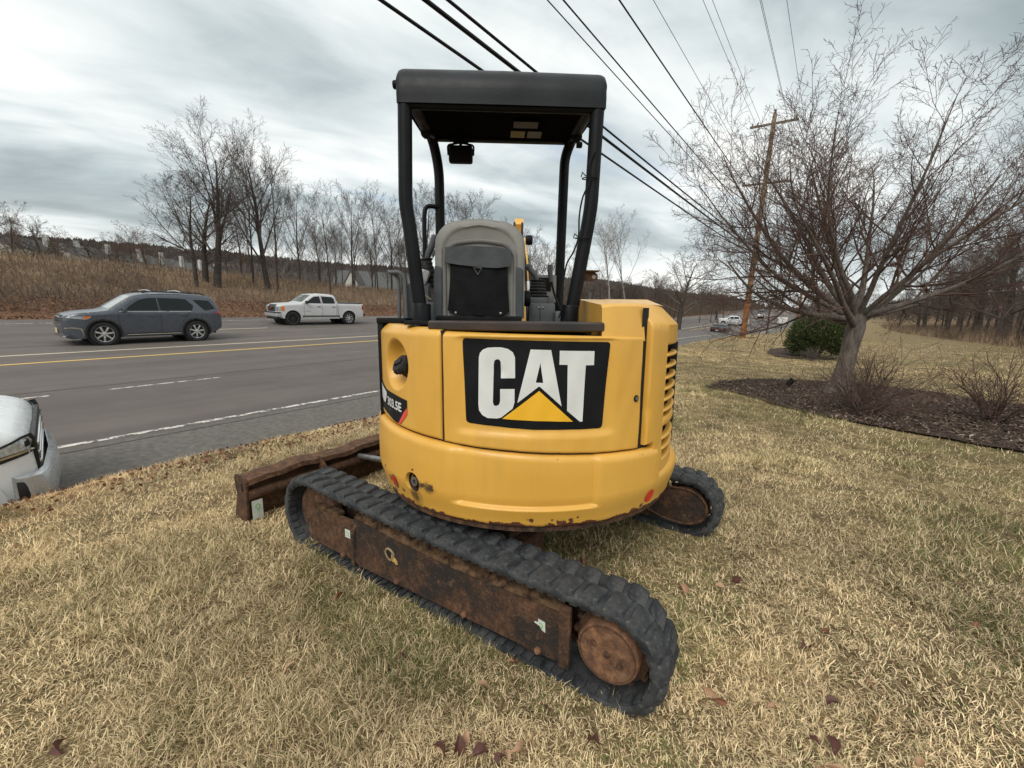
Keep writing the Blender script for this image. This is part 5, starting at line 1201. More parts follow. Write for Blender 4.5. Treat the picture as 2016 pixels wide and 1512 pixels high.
# ---- dark grey three-row utility vehicle
def build_suv():
    e = car_at('sport_utility_vehicle', (-13.86, 14.15), (-12.34, 16.30), 2.8, 1.98, 1, -0.445, 'dark grey three-row utility vehicle with roof rack driving left on the road', cat='suv')
    k = 0.935; e.scale = (k, k, k*1.07)
    P = carpaint('suv_grey_paint', (0.085, 0.095, 0.115), 0.3, 0.30)
    top = [(-2.38, 0.50), (-2.42, 0.62), (-2.42, 0.95), (-2.38, 1.15), (-2.24, 1.50), (-2.16, 1.66), (-2.02, 1.735), (-1.2, 1.785), (-0.4, 1.795), (0.2, 1.755), (0.45, 1.70), (0.95, 1.38), (1.22, 1.19), (1.45, 1.155), (2.0, 1.10), (2.28, 1.03), (2.38, 0.96), (2.42, 0.80), (2.44, 0.50), (2.38, 0.30), (2.2, 0.24)]
    c = Car(e, 1.98, top, 0.27, (1.42, -1.42), 0.392, P, tumble=(1.10, 0.34), nose=(0.14, 0.7), tail=(0.07, 0.5), crown=0.035, rnd=0.07)
    # rear lower closing of outline
    c.panel('side_window', [(0.86, 1.165), (0.52, 1.42), (0.30, 1.565), (0.02, 1.625), (-0.22, 1.635), (-0.24, 1.165)], GLASS, label=None)
    c.panel('side_window', [(-0.29, 1.165), (-0.27, 1.635), (-0.95, 1.625), (-1.18, 1.60), (-1.40, 1.36), (-1.32, 1.19), (-1.26, 1.165)], GLASS)
    c.panel('side_window', [(-1.42, 1.565), (-1.50, 1.59), (-1.98, 1.56), (-2.16, 1.255), (-1.85, 1.19), (-1.75, 1.20)], GLASS)
    c.panel('window_trim', [(0.95, 1.152), (0.95, 1.164), (-1.28, 1.164), (-1.28, 1.150)], CHR, 0.006)
    c.topglass('windscreen', 0.48, 1.18, 1.1, WSG, 0.90); c.topglass('rear_window', -2.36, -2.16, 1.2, GLASS, 0.85)
    for pts in ([(0.93, 1.15), (1.0, 0.9), (0.90, 0.40), (0.85, 0.30)], [(-0.26, 1.64), (-0.27, 0.9), (-0.25, 0.32)], [(-1.36, 1.4), (-1.22, 1.1), (-1.02, 0.85), (-0.85, 0.55), (-0.80, 0.32)], [(0.3, 1.62), (0.6, 1.42), (0.98, 1.15)]): c.seam(pts)
    for pts in ([(1.3, 0.99), (1.9, 0.965), (2.3, 0.93)],): c.seam(pts, 0.004, 'hood_seam')
    c.panel('sill_moulding', [(0.82, 0.30), (0.82, 0.40), (-0.88, 0.40), (-0.88, 0.30)], BLKT, 0.006); c.panel('sill_strip', [(0.80, 0.335), (0.80, 0.365), (-0.86, 0.365), (-0.86, 0.335)], CHR, 0.010)
    for wx in (1.42, -1.42):
        r0 = 0.392*1.17; zc = 0.40; a = [(wx+r0*math.cos(t), zc+r0*math.sin(t)) for t in np.linspace(-0.28, PI+0.28, 18)]; b = [(wx+(r0+0.055)*math.cos(t), zc+(r0+0.05)*math.sin(t)) for t in np.linspace(PI+0.28, -0.28, 18)]
        c.panel('arch_moulding', a+b, BLKT, 0.012)
    c.panel('headlight', [(2.34, 0.945), (1.86, 0.885), (1.78, 0.91), (1.70, 0.965), (1.9, 0.985), (2.28, 0.985)], LAMPC, 0.008); c.panel('marker_lamp', [(1.88, 0.90), (1.74, 0.955), (1.70, 0.99), (1.92, 0.99)], AMBER, 0.011)
    c.panel('tail_lamp', [(-2.39, 1.00), (-2.37, 1.15), (-2.20, 1.155), (-2.10, 1.12), (-2.28, 1.03)], REDL, 0.008)
    c.panel('bumper_trim', [(2.40, 0.62), (2.20, 0.64), (1.98, 0.60), (1.94, 0.36), (1.97, 0.36), (2.02, 0.57), (2.22, 0.60), (2.40, 0.585)], CHR, 0.010)
    c.topglass('grille', 2.30, 2.42, 0.62, BLKT, 0.72, 0.008)
    gr = MB()
    for z in (0.70, 0.78, 0.86, 0.93): gr.box((2.455-(z-0.7)*0.16, 0, z), (0.03, 1.20, 0.018), bevel=0.004)
    gr.build('grille_bar', CHR, e)
    MB().box((2.475, 0, 0.98), (0.04, 1.5, 0.03), bevel=0.01).build('grille_bar', CHR, e)
    MB().box((2.488, 0, 0.50), (0.02, 0.31, 0.16), bevel=0.004).build('licence_plate', PLATEY, e)
    MB().box((2.42, 0, 0.32), (0.10, 1.5, 0.05), bevel=0.02).build('skid_plate', CHR, e)
    c.mirror(0.80, 1.19, P); c.handle(0.06, 1.01, P); c.handle(-1.0, 1.03, P)
    for sd in (1, -1):
        MB().tube(fillet([(0.15, sd*0.72, 1.80), (0.0, sd*0.72, 1.855), (-1.7, sd*0.70, 1.845), (-1.88, sd*0.70, 1.78)], 0.1), 0.022, 8).build('roof_rail', BLKT, e)
    for x in (-0.1, -1.05): MB().tube([(x, -0.74, 1.865), (x-0.03, 0, 1.90), (x, 0.74, 1.865)], 0.022, 8, smooth_n=4).build('crossbar', ALLOY, e)
    c.allwheels(spokes=7, spoke_w=0.075)
    return e
build_suv()
# ---- pickups
def build_pickup(root, P, L=5.85, W=2.03, H=1.87, near=False, wheel_dark=True):
    top = [(-2.95, 0.50), (-2.96, 0.62), (-2.95, 1.28), (-2.92, 1.33), (-1.12, 1.34), (-1.10, 1.36), (-0.98, 1.70), (-0.90, 1.80), (-0.70, 1.845), (0.0, 1.87), (0.45, 1.82), (0.62, 1.74), (1.15, 1.36), (1.30, 1.30), (1.5, 1.285), (2.3, 1.235), (2.52, 1.17), (2.62, 1.08), (2.66, 0.62), (2.62, 0.45), (2.4, 0.42)]
    c = Car(root, W, top, 0.44, (1.80, -1.84), 0.395, P, tumble=(1.18, 0.26), nose=(0.07, 0.6), tail=(0.02, 0.3), crown=0.03, rnd=0.07, arch=1.22)
    c.panel('side_window', [(1.02, 1.30), (0.60, 1.60), (0.42, 1.70), (0.08, 1.73), (0.02, 1.30)], GLASS); c.panel('side_window', [(-0.08, 1.30), (-0.05, 1.73), (-0.72, 1.70), (-0.86, 1.60), (-0.90, 1.34), (-0.86, 1.30)], GLASS)
    c.topglass('windscreen', 0.55, 1.16, 1.2, WSG, 0.88); c.topglass('rear_window', -1.08, -0.96, 1.4, GLASS, 0.8)
    for pts in ([(1.10, 1.30), (1.12, 0.9), (1.08, 0.50)], [(-0.02, 1.74), (-0.03, 0.9), (-0.01, 0.48)], [(-0.96, 1.6), (-0.98, 1.0), (-0.96, 0.48)]): c.seam(pts)
    c.seam([(-1.08, 1.33), (-1.08, 0.46)], 0.016, 'cab_gap')
    bed = MB(); bed.box((-2.02, 0, 1.352), (1.72, W*0.80, 0.03)); bed.build('truck_bed', BLKT, root)
    c.panel('bed_rail', [(-2.93, 1.30), (-2.93, 1.335), (-1.13, 1.345), (-1.13, 1.31)], BLKT, 0.01)
    for wx in (1.80, -1.84):
        r0 = 0.395*1.22; zc = 0.403; a = [(wx+r0*math.cos(t), zc+r0*math.sin(t)) for t in np.linspace(0.0, PI, 18)]; b = [(wx+(r0+0.085)*math.cos(t), zc+(r0+0.07)*math.sin(t)) for t in np.linspace(PI, 0.0, 18)]
        c.panel('arch_flare', a+b, P, 0.020)
    c.panel('lower_trim', [(1.22, 0.46), (1.22, 0.58), (-1.2, 0.58), (-1.2, 0.46)], pm('grey_trim', (0.10, 0.10, 0.10), None, 5, 0.6) if not near else P, 0.004)
    for sd in (1, -1): MB().tube([(1.15, sd*(W/2+0.02), 0.40), (-1.15, sd*(W/2+0.02), 0.40)], 0.035, 8).build('side_step', ALLOY, root)
    c.panel('tail_lamp', [(-2.94, 0.92), (-2.94, 1.24), (-2.80, 1.24), (-2.80, 0.92)], REDL, 0.008)
    MB().box((-2.98, 0, 0.60), (0.16, W*0.95, 0.20), bevel=0.03).build('rear_bumper', CHR if near else BLKT, root)
    c.mirror(0.98, 1.33, BLKT, (0.12, 0.24, 0.18)); c.handle(0.18, 1.10, BLKT); c.handle(-0.80, 1.10, BLKT)
    for x in (0.2,):
        for y_ in (-0.5, -0.25, 0, .25, 0.5): MB().box((0.30, y_, 1.885), (0.06, 0.05, 0.03), bevel=0.01).build('cab_marker_lamp', BLKT, root)
    c.wheel(1.80, 1, spokes=8, dark=wheel_dark); c.wheel(1.80, -1, spokes=8, dark=wheel_dark); c.wheel(-1.84, 1, spokes=8); c.wheel(-1.84, -1, spokes=8)
    return c
def pickup_front_gmc(c, root):
    c.topglass('grille', 2.50, 2.66, 0.78, BLKT, 0.66, 0.012)
    gr = MB()
    for z in (0.86, 0.95, 1.04): gr.box((2.69-(z-0.8)*0.1, 0, z), (0.04, 1.24, 0.022), bevel=0.005)
    gr.build('grille_bar', pm('dark_chrome', (0.2, 0.2, 0.2), None, 5, 0.3, 1.0), root)
    MB().box((2.71, 0, 0.97), (0.03, 0.34, 0.10), bevel=0.01).build('badge', REDL, root)
    text_mesh('GMC', 0.10, root, CHR, lambda x, y: Vector((2.728, -0.13+x, 0.935+y)) if False else Vector((2.728, -0.14+x, 0.935+y)), 'badge_lettering', 1.2, 0.004)
    for sd in (1, -1):
        mapped('headlight', [(2.60, 0.84), (2.60, 1.10), (2.32, 1.10), (2.30, 0.84)], c.skin(sd, 0.010), (0.06, 0.06), LAMPC, root, fn2=c.skin(sd, -0.01))
        mapped('marker_lamp', [(2.44, 0.84), (2.44, 1.10), (2.28, 1.10), (2.28, 0.84)], c.skin(sd, 0.014), (0.06, 0.06), AMBER, root, fn2=c.skin(sd, -0.01))
        MB().box((2.645, sd*0.76, 0.97), (0.04, 0.28, 0.26), bevel=0.02).build('headlight', LAMPC, root)
    b = MB(); b.box((2.62, 0, 0.60), (0.26, 1.98, 0.22), bevel=0.06, seg=3); b.build('front_bumper', pm('bumper_silver', (0.42, 0.43, 0.44), (0.5, 0.51, 0.52), 8, 0.35, 0.4), root)
    MB().box((2.62, 0, 0.74), (0.28, 1.99, 0.06), bevel=0.02).build('bumper_pad', BLKT, root); MB().box((2.60, 0, 0.42), (0.2, 1.7, 0.16), bevel=0.04).build('air_dam', BLKT, root)
pk = car_at('pickup_truck', (-12.45, 23.79), (-10.30, 26.27), 3.64, 2.03, 1, -0.285, 'silver white crew-cab pickup truck with dark front wheels driving left', cat='pickup truck')
pk.scale = (0.915, 0.915, 0.96)
c = build_pickup(pk, carpaint('pickup_silver_white', (0.56, 0.56, 0.56), 0.0, 0.35)); pickup_front_gmc(c, pk)
text_mesh('SIERRA', 0.085, pk, pm('badge_grey', (0.25, 0.25, 0.25), None, 5, 0.4), lambda x, y: Vector((1.0-x, c.y(1.0, 0.8)+0.004, 0.80+y)), 'door_lettering', 1.2, 0.001)
# near white truck on the shoulder, only its front end in the frame
def build_near():
    fx, fy = XY(0.46, 5.32); rx, ry = XY(-0.40-3.6, 5.36)
    s_front = 0.43                              # bumper face
    cx_, cy_ = XY(0.36, 5.02); h = math.atan2(DV[1], DV[0])-math.radians(6); hv = (math.cos(h), math.sin(h)); mx = cx_-hv[0]*2.80*0.58-hv[1]*0.86*1.0; my = cy_-hv[1]*2.80*0.58+hv[0]*0.86*1.0
    e = empty('white_pickup', (mx, my, -0.585), h); tag(e, 'white pickup truck with chrome bumper parked on the shoulder, cut off by the left edge', 'pickup truck')
    e.scale = (0.58, 0.86, 0.84)
    P = carpaint('pickup_white', (0.78, 0.80, 0.80), 0.0, 0.30); c = build_pickup(e, P, near=True, wheel_dark=False)
    for sd in (1, -1):
        mapped('headlight', [(2.68, 1.10), (2.65, 1.16), (2.12, 1.02), (2.10, 0.96), (2.22, 0.90), (2.68, 0.97)], c.skin(sd, 0.006), (0.05, 0.05), BLKT, e, fn2=c.skin(sd, -0.01))
        mapped('headlight_lens', [(2.65, 1.085), (2.62, 1.13), (2.24, 1.03), (2.26, 0.975), (2.62, 1.01)], c.skin(sd, 0.012), (0.05, 0.05), LAMPC, e, fn2=c.skin(sd, -0.01))
        mapped('lamp_strip', [(2.66, 0.99), (2.66, 1.01), (2.26, 0.965), (2.27, 0.945)], c.skin(sd, 0.014), (0.05, 0.05), CHR, e, fn2=c.skin(sd, -0.01))
        mapped('marker_lamp', [(2.235, 1.03), (2.12, 1.005), (2.12, 0.965), (2.22, 0.91), (2.25, 0.935)], c.skin(sd, 0.014), (0.05, 0.05), AMBER, e, fn2=c.skin(sd, -0.01))
    MB().box((2.655, 0, 0.93), (0.06, 1.62, 0.36), bevel=0.03).build('grille', BLKT, e)
    for z in (0.84, 0.93, 1.02): MB().box((2.69, 0, z), (0.04, 1.60, 0.035), bevel=0.012).build('grille_bar', CHR, e)
    b = MB(); rings = []
    for y_, back in ((-1.012, 0.30), (-1.02, 0.20), (-0.97, 0.08), (-0.8, 0.0), (0, -0.05), (0.8, 0.0), (0.97, 0.08), (1.02, 0.20), (1.012, 0.30)):
        x = 2.80-back; d = 0.10; rings.append([Vector((x-d, y_*0.96, 0.44)), Vector((x-0.02, y_, 0.46)), Vector((x+0.02, y_, 0.54)), Vector((x, y_, 0.66)), Vector((x-0.04, y_, 0.75)), Vector((x-d, y_*0.96, 0.77))])
    b.rings(rings); b.build('front_bumper', pm('bumper_chrome', (0.42, 0.43, 0.44), (0.55, 0.56, 0.57), 3, 0.28, 0.55), e, angle=50)
    MB().box((2.70, 0, 0.40), (0.16, 1.8, 0.14), bevel=0.04).build('air_dam', BLKT, e)
    for sd in (1, -1):
        MB().box((2.50, sd*0.985, 0.62), (0.12, 0.06, 0.20), bevel=0.01).build('bumper_slot', BLKT, e)
        MB().box((2.40, sd*0.985, 0.46), (0.36, 0.07, 0.10), bevel=0.02).build('bumper_return', CHR, e)
build_near()
# ---- far traffic
def simple_car(name, s, t, yaw, kind, paint, label, group=None, scale=1.0):
    x, y = XY(s, t); e = empty(name, (x, y, float(zr(s))), yaw); e.scale = (scale,)*3; tag(e, label, 'car' if kind != 'pickup' else 'pickup truck', group)
    if kind == 'sedan':
        top = [(-2.2, 0.4), (-2.26, 0.55), (-2.26, 0.95), (-2.15, 1.05), (-1.75, 1.10), (-1.15, 1.38), (-0.5, 1.45), (0.1, 1.42), (0.95, 1.02), (1.6, 0.93), (2.1, 0.82), (2.25, 0.6), (2.25, 0.4), (2.1, 0.28)]
        c = Car(e, 1.88, top, 0.26, (1.4, -1.4), 0.35, paint, tumble=(0.95, 0.4), nose=(0.12, 0.6), tail=(0.10, 0.5))
        c.panel('side_window', [(0.75, 1.04), (0.1, 1.34), (-0.5, 1.37), (-1.05, 1.30), (-1.5, 1.09)], GLASS); c.topglass('windscreen', 0.2, 0.92, 1.0, GLASS, 0.85); c.topglass('rear_window', -1.7, -1.1, 1.05, GLASS, 0.85)
        MB().box((-2.27, 0, 0.80), (0.04, 1.7, 0.07), bevel=0.02).build('tail_lamp', REDL, e); MB().box((-2.29, 0, 0.66), (0.02, 0.32, 0.14)).build('licence_plate', WHT, e)
        MB().box((-2.24, 0, 0.42), (0.08, 1.75, 0.2), bevel=0.03).build('rear_bumper', BLKT, e)
        c.allwheels(spokes=6)
    else:
        c = build_pickup(e, paint, wheel_dark=False); pickup_front_gmc(c, e)
YR = math.atan2(DV[1], DV[0])
simple_car('sedan', 62, 11.3, YR, 'sedan', carpaint('sedan_black', (0.015, 0.018, 0.020), 0.2, 0.25), 'black sedan seen from behind, driving away in the nearest lane')
simple_car('far_pickup', 92, 14.9, YR+PI*0.62, 'pickup', carpaint('far_white', (0.65, 0.66, 0.66)), 'far white pickup truck turning across the road ahead of the black sedan')
simple_car('far_sedan', 95, 16.6, YR+PI*0.9, 'sedan', carpaint('far_pale', (0.60, 0.62, 0.62)), 'pale sedan half hidden beside the far turning pickup')
simple_car('far_sedan', 150, 16.4, YR, 'sedan', carpaint('far_white2', (0.68, 0.68, 0.68)), 'white sedan far down the road, right of the first utility pole')
simple_car('far_sedan', 240, 26.5, YR, 'sedan', carpaint('far_dark', (0.03, 0.035, 0.05)), 'dark sedan farthest down the road on the climb')
# ================================================================ trees
def tubes_mesh(name, paths, mat, parent):
    """paths: list of (pts (n,3), radii (n,), sides); vectorised per group"""
    Vs = []; Fs = []; base = 0; groups = {}
    for P, R, k in paths: groups.setdefault((len(P), k), []).append((P, R))
    for (n, k), L in groups.items():
        P = np.array([q[0] for q in L], float); R = np.array([q[1] for q in L], float); m = len(L)
        T = np.empty_like(P); T[:, 1:-1] = P[:, 2:]-P[:, :-2]; T[:, 0] = P[:, 1]-P[:, 0]; T[:, -1] = P[:, -1]-P[:, -2]; T /= np.linalg.norm(T, axis=2, keepdims=True)+1e-9
        ref = np.where(np.abs(T[:, :1, 2:3]) > 0.9, np.array([1., 0, 0]), np.array([0, 0, 1.])); ref = np.broadcast_to(ref, T.shape)
        U = np.cross(ref, T); U /= np.linalg.norm(U, axis=2, keepdims=True)+1e-9; W = np.cross(T, U)
        a = np.arange(k)*2*PI/k; ring = P[:, :, None, :]+R[:, :, None, None]*(np.cos(a)[None, None, :, None]*U[:, :, None, :]+np.sin(a)[None, None, :, None]*W[:, :, None, :])
        Vs.append(ring.reshape(-1, 3)); idx = base+np.arange(m*n*k).reshape(m, n, k); A = idx[:, :-1]; B = idx[:, 1:]
        Fs.append(np.stack([A, np.roll(A, -1, 2), np.roll(B, -1, 2), B], -1).reshape(-1, 4)); base += m*n*k
    return fast_mesh(name, np.concatenate(Vs), np.concatenate(Fs), mat, parent, True)
class Tree:
    def __init__(s, seed): s.r = np.random.default_rng(seed); s.trunk = []; s.crown = []
    def grow(s, p, d, L, r, lvl, spec):
        """spec: list of dict per level: n segs, sides, wander, up, kids, kang, klen, krad, tmin"""
        q = spec[lvl]; n = q['n']; P = [np.array(p, float)]; R = [r]; d = np.array(d, float); d /= np.linalg.norm(d); rr = s.r; D = [d]
        for i in range(n):
            d = d+rr.normal(0, q['wander'], 3)+np.array([0, 0, q['up']]); d /= np.linalg.norm(d); P.append(P[-1]+d*L/n); R.append(max(r*(1-(1-q.get('tip', 0.25))*(i+1)/n), q.get('rmin', 0.0))); D.append(d)
        (s.trunk if lvl == 0 or q.get('trunk') else s.crown).append((np.array(P), np.array(R), q['sides']))
        if lvl+1 < len(spec):
            k = spec[lvl+1]; m = q['kids']; m = int(m) if m >= 1 or m == 0 else 0
            if 'kids_rand' in q: m = max(1, int(rr.normal(m, q['kids_rand'])))
            ga = rr.uniform(0, 2*PI)
            for j in range(m):
                t = q['tmin']+(1-q['tmin'])*(j+rr.random()*0.8)/m; t = min(t, 0.995); i = min(int(t*n), n-1); f = t*n-i; b = P[i]*(1-f)+P[i+1]*f; dd = D[i+1]; rb = R[i]*(1-f)+R[i+1]*f
                u = np.cross(dd, [0.3, 0.2, 1.0]); u /= np.linalg.norm(u)+1e-9; w = np.cross(dd, u); ga += 2.4+rr.normal(0, 0.4)
                an = math.radians(rr.normal(q['kang'], q.get('kang_r', 9))); nd = dd*math.cos(an)+(u*math.cos(ga)+w*math.sin(ga))*math.sin(an)
                s.grow(b, nd, L*q['klen']*(1-q.get('ktaper', 0.5)*t)*rr.uniform(0.75, 1.2), rb*q['krad'], lvl+1, spec)
        return P, R, D
BARK = G('bark'); _n = BARK.noise(6, 6, 0.7, co=BARK.co((3, 3, 0.8))); BARK.bump(_n, 0.7, 0.02); BARK = BARK.set(BARK.mix(BARK.map(_n, 0.35, 0.65), (0.085, 0.070, 0.060), (0.21, 0.18, 0.155)), 0.9, 0, 0.1)
BARKD = pm('dark_bark', (0.040, 0.034, 0.031), (0.090, 0.075, 0.066), 4, 0.9, 0, 0.5, 20, spec=0.1); TWIG = pm('twigs', (0.085, 0.070, 0.062), (0.15, 0.125, 0.112), 2, 0.9, spec=0.1)
TWIGR = pm('reddish_twigs', (0.085, 0.052, 0.042), (0.155, 0.105, 0.086), 2, 0.85, spec=0.15); PALE = pm('pale_bark', (0.22, 0.20, 0.18), (0.34, 0.31, 0.28), 2, 0.9, spec=0.1); BRN = pm('brown_thicket', (0.095, 0.068, 0.052), (0.18, 0.13, 0.097), 0.6, 0.9, spec=0.1)
def bare_tree(seed, H, r0, spread=28, dense=1.0, mats=(BARKD, TWIG), fork=0.25, up=0.05, name='bare_tree', rt=0.004):
    """a far bare tree as a template at the origin (trunk + crown)"""
    t = Tree(seed)
    spec = [dict(n=9, sides=7, wander=0.035, up=0.03, kids=int(15*dense), kang=spread, kang_r=10, klen=0.70, krad=0.50, tmin=fork, ktaper=0.55, tip=0.12),
            dict(n=6, sides=5, wander=0.06, up=up, kids=int(9*dense), kang=30, klen=0.46, krad=0.55, tmin=0.22, ktaper=0.45, tip=0.15),
            dict(n=4, sides=3, wander=0.10, up=up, kids=int(7*dense), kang=34, klen=0.50, krad=0.6, tmin=0.15, ktaper=0.4, tip=0.3, rmin=rt),
            dict(n=3, sides=3, wander=0.12, up=up*0.7, kids=int(4*dense), kang=36, klen=0.55, krad=0.8, tmin=0.15, tip=0.5, rmin=rt),
            dict(n=2, sides=3, wander=0.12, up=up*0.5, kids=0, kang=36, klen=0.5, krad=0.8, tmin=0.2, tip=0.6, rmin=rt)]
    t.grow((0, 0, -0.1), (0.02, 0.01, 1), H*0.92, r0, 0, spec)
    e = empty(name); tubes_mesh('trunk', t.trunk, mats[0], e); tubes_mesh('crown', t.crown, mats[1], e); return e
def place(e, x, y, sc, rz, label, group=None, cat='tree', lean=(0, 0)):
    e.location = (x, y, float(zg(x, y))-0.05); e.rotation_euler = (lean[0], lean[1], rz); e.scale = (sc,)*3 if not hasattr(sc, '__len__') else sc; tag(e, label, cat, group); return e
def PX(px, rng_):
    """a place at a given bearing and distance"""
    a = math.atan2(px-1008, 822.46/math.cos(0.0)*1.02); return rng_*math.sin(a), rng_*math.cos(a)

# templates (each is itself the first tree placed)
T_BIG = bare_tree(21, 17, 0.34, 31, 1.1, fork=0.20, up=0.055, rt=0.0078); T_MID = bare_tree(5, 14, 0.20, 30, 1.0, fork=0.22, rt=0.008); T_THIN = bare_tree(9, 12, 0.12, 20, 0.85, fork=0.3, rt=0.008)
T_GNARL = bare_tree(33, 9, 0.32, 48, 0.95, fork=0.2, up=0.0, rt=0.010); T_PALE = bare_tree(14, 15, 0.20, 26, 0.75, (PALE, PALE), 0.45, 0.05, name='pale_tree', rt=0.010)
T_RUSTY = bare_tree(17, 11, 0.14, 26, 0.9, (BARKD, BRN), 0.2, 0.05, rt=0.009)
used = set()
def put(T, px, rg, H, label, group=None, rz=None, H0=None, wide=1.0, name=None, lean=(0, 0)):
    h0 = {id(T_BIG): 17, id(T_MID): 14, id(T_THIN): 12, id(T_GNARL): 9, id(T_PALE): 15, id(T_RUSTY): 11}[id(T)]
    e = T if id(T) not in used else copy_tree(T); used.add(id(T))
    x, y = PX(px, rg); sc = H/h0*(0.87 if T in (T_MID,) and rg > 55 else 1); return place(e, x, y, (sc*wide, sc*wide, sc), random.uniform(0, 6.28) if rz is None else rz, label, group, lean=lean)
put(T_BIG, 422, 45, 11.5, 'tallest bare tree on the bank, dark trunk forking low, left of its neighbour', rz=0.5, wide=1.38)
put(T_BIG, 522, 46.5, 11.8, 'tall bare tree with rounded crown, second of the big pair on the bank', rz=2.4, wide=1.15)
put(T_THIN, 494, 50, 11.0, 'slender tall bare tree leaning right between the big pair', rz=1.0, lean=(0, 0.03))
put(T_MID, 381, 44, 8.0, 'smaller bare tree with wide low branches at the left foot of the tallest tree', rz=4.0, wide=1.6)
put(T_GNARL, 400, 47, 8.0, 'low spreading bare tree just behind the trunk of the tallest tree', rz=2.0)
put(T_RUSTY, 470, 62, 7.5, 'reddish brown bare tree behind the two big trees', rz=1.0, wide=1.2)
put(T_THIN, 541, 46, 10.5, 'thin bare tree right of the big pair, above the pickup hood', rz=0.3)
put(T_MID, 585, 60, 12.0, 'bare tree with fine crown behind the silver pickup cab', rz=3.3)
put(T_THIN, 645, 48, 9.2, 'single thin trunk tree directly above the silver pickup', rz=2.2)
put(T_MID, 690, 62, 13.2, 'vase shaped bare tree behind the white gable of the barn', rz=5.1)
put(T_THIN, 738, 60, 11.5, 'thin bare tree close to the left side of the excavator canopy', rz=1.4)
put(T_MID, 765, 66, 13.0, 'bare tree partly hidden by the left canopy post', rz=0.9)
put(T_MID, 835, 62, 15.6, 'bare tree seen through the canopy beside the grab handle', rz=3.9, wide=1.1)
put(T_MID, 915, 66, 16.4, 'full bare tree seen through the canopy above the seat', rz=2.7, wide=1.15)
put(T_RUSTY, 880, 74, 13.5, 'brownish bare tree between the two trees seen over the seat', rz=2.0)
put(T_THIN, 985, 80, 13.0, 'small-topped bare tree rising just above the right of the seat', rz=0.4)
put(T_MID, 1035, 78, 14.5, 'bare tree above the boom seen through the canopy', rz=1.2)
put(T_MID, 1070, 62, 11.0, 'broad bare tree at the right inside the canopy opening', rz=4.5, wide=1.2)
put(T_PALE, 1192, 70, 15.2, 'pale upright bare tree just right of the canopy', rz=0.8)
put(T_PALE, 1238, 76, 15.6, 'pale bare tree leaning right, second right of the canopy', rz=2.9, lean=(-0.12, 0.30))
put(T_GNARL, 1334, 62, 9.4, 'gnarled dark bare tree with crooked limbs over the far end of the hood', rz=1.2, wide=1.15)
G1 = 'bare trees of the wood beyond the road'; LB1 = 'bare brown tree standing in the wood beyond the road'
rn = random.Random(12)
for i in range(34):
    px = rn.uniform(1130, 1432); rg = rn.uniform(74, 120); put(rn.choice([T_THIN, T_RUSTY, T_RUSTY, T_MID, T_GNARL]), px, rg, rn.uniform(5.0, 8.0)*(1 if px > 1290 else 1.0), LB1, G1, wide=rn.uniform(1.0, 1.5))
LB0 = 'small bare tree among the others in the line along the bank top'; G0 = 'small bare trees along the bank top'
for i in range(34):
    px = rn.uniform(430, 1160); rg = rn.uniform(56, 84); put(rn.choice([T_THIN, T_RUSTY, T_MID]), px, rg, rn.uniform(5.5, 10.5), LB0, G0, wide=rn.uniform(0.9, 1.25))
LB2 = 'small bare tree at the top of the field before the townhouses'; G2 = 'small bare trees before the townhouses'
for i in range(26):
    px = rn.uniform(-60, 400); rg = rn.uniform(76, 112); put(rn.choice([T_GNARL, T_RUSTY, T_THIN]), px, rg, rn.uniform(4.5, 7.5), LB2, G2, wide=rn.uniform(1.1, 1.5))
# wood on the right
G3 = 'bare trees of the wood on the right'; LB3 = 'tall bare brown tree in the wood along the right side of the lawn'
def put_xy(T, s, t, H, label, group, wide=1.0):
    x, y = XY(s, t); h0 = {id(T_BIG): 17, id(T_MID): 14, id(T_THIN): 12, id(T_GNARL): 9, id(T_PALE): 15, id(T_RUSTY): 11}[id(T)]
    e = T if id(T) not in used else copy_tree(T); used.add(id(T)); sc = H/h0; place(e, x, y, (sc*wide, sc*wide, sc), rn.uniform(0, 6.28), label, group)
for i in range(42):
    s = rn.uniform(27, 120); t = -11.5-abs(rn.gauss(0, 8)); H = rn.uniform(8, 12.5) if s < 60 else rn.uniform(7, 11)
    put_xy(rn.choice([T_MID, T_RUSTY, T_RUSTY, T_THIN, T_BIG, T_GNARL]), s, t, H, LB3, G3, rn.uniform(0.9, 1.3))
put_xy(T_BIG, 24.5, -8.9, 12.5, 'thick trunked bare tree at the right edge of the photograph', None)
put_xy(T_BIG, 33, -9.6, 11.0, 'thick dark trunk standing in the wood edge right of the near tree', None)
G4 = 'small street trees on the far lawn'
for i, (s, t, H) in enumerate(((47, 1.0, 3.5), (56, 1.6, 4.2), (66, 1.0, 4.5), (78, 0.5, 5.0), (90, 1.5, 5.5), (104, 0.0, 6))):
    put_xy(T_THIN if i % 2 else T_GNARL, s, t, H, 'small bare lawn tree in the row beyond the evergreen bush', G4, 1.2)
# farther woods that close the view
G5 = 'far bare trees of the distant woods'
for i in range(60):
    px = rn.uniform(1120, 1900); rg = rn.uniform(150, 260)
    if 1420 < px < 1580: rg = rn.uniform(330, 460)
    put(rn.choice([T_RUSTY, T_MID, T_GNARL]), px, rg, rn.uniform(7, 11), 'far bare tree in the hazy woods on the horizon', G5, wide=1.5)

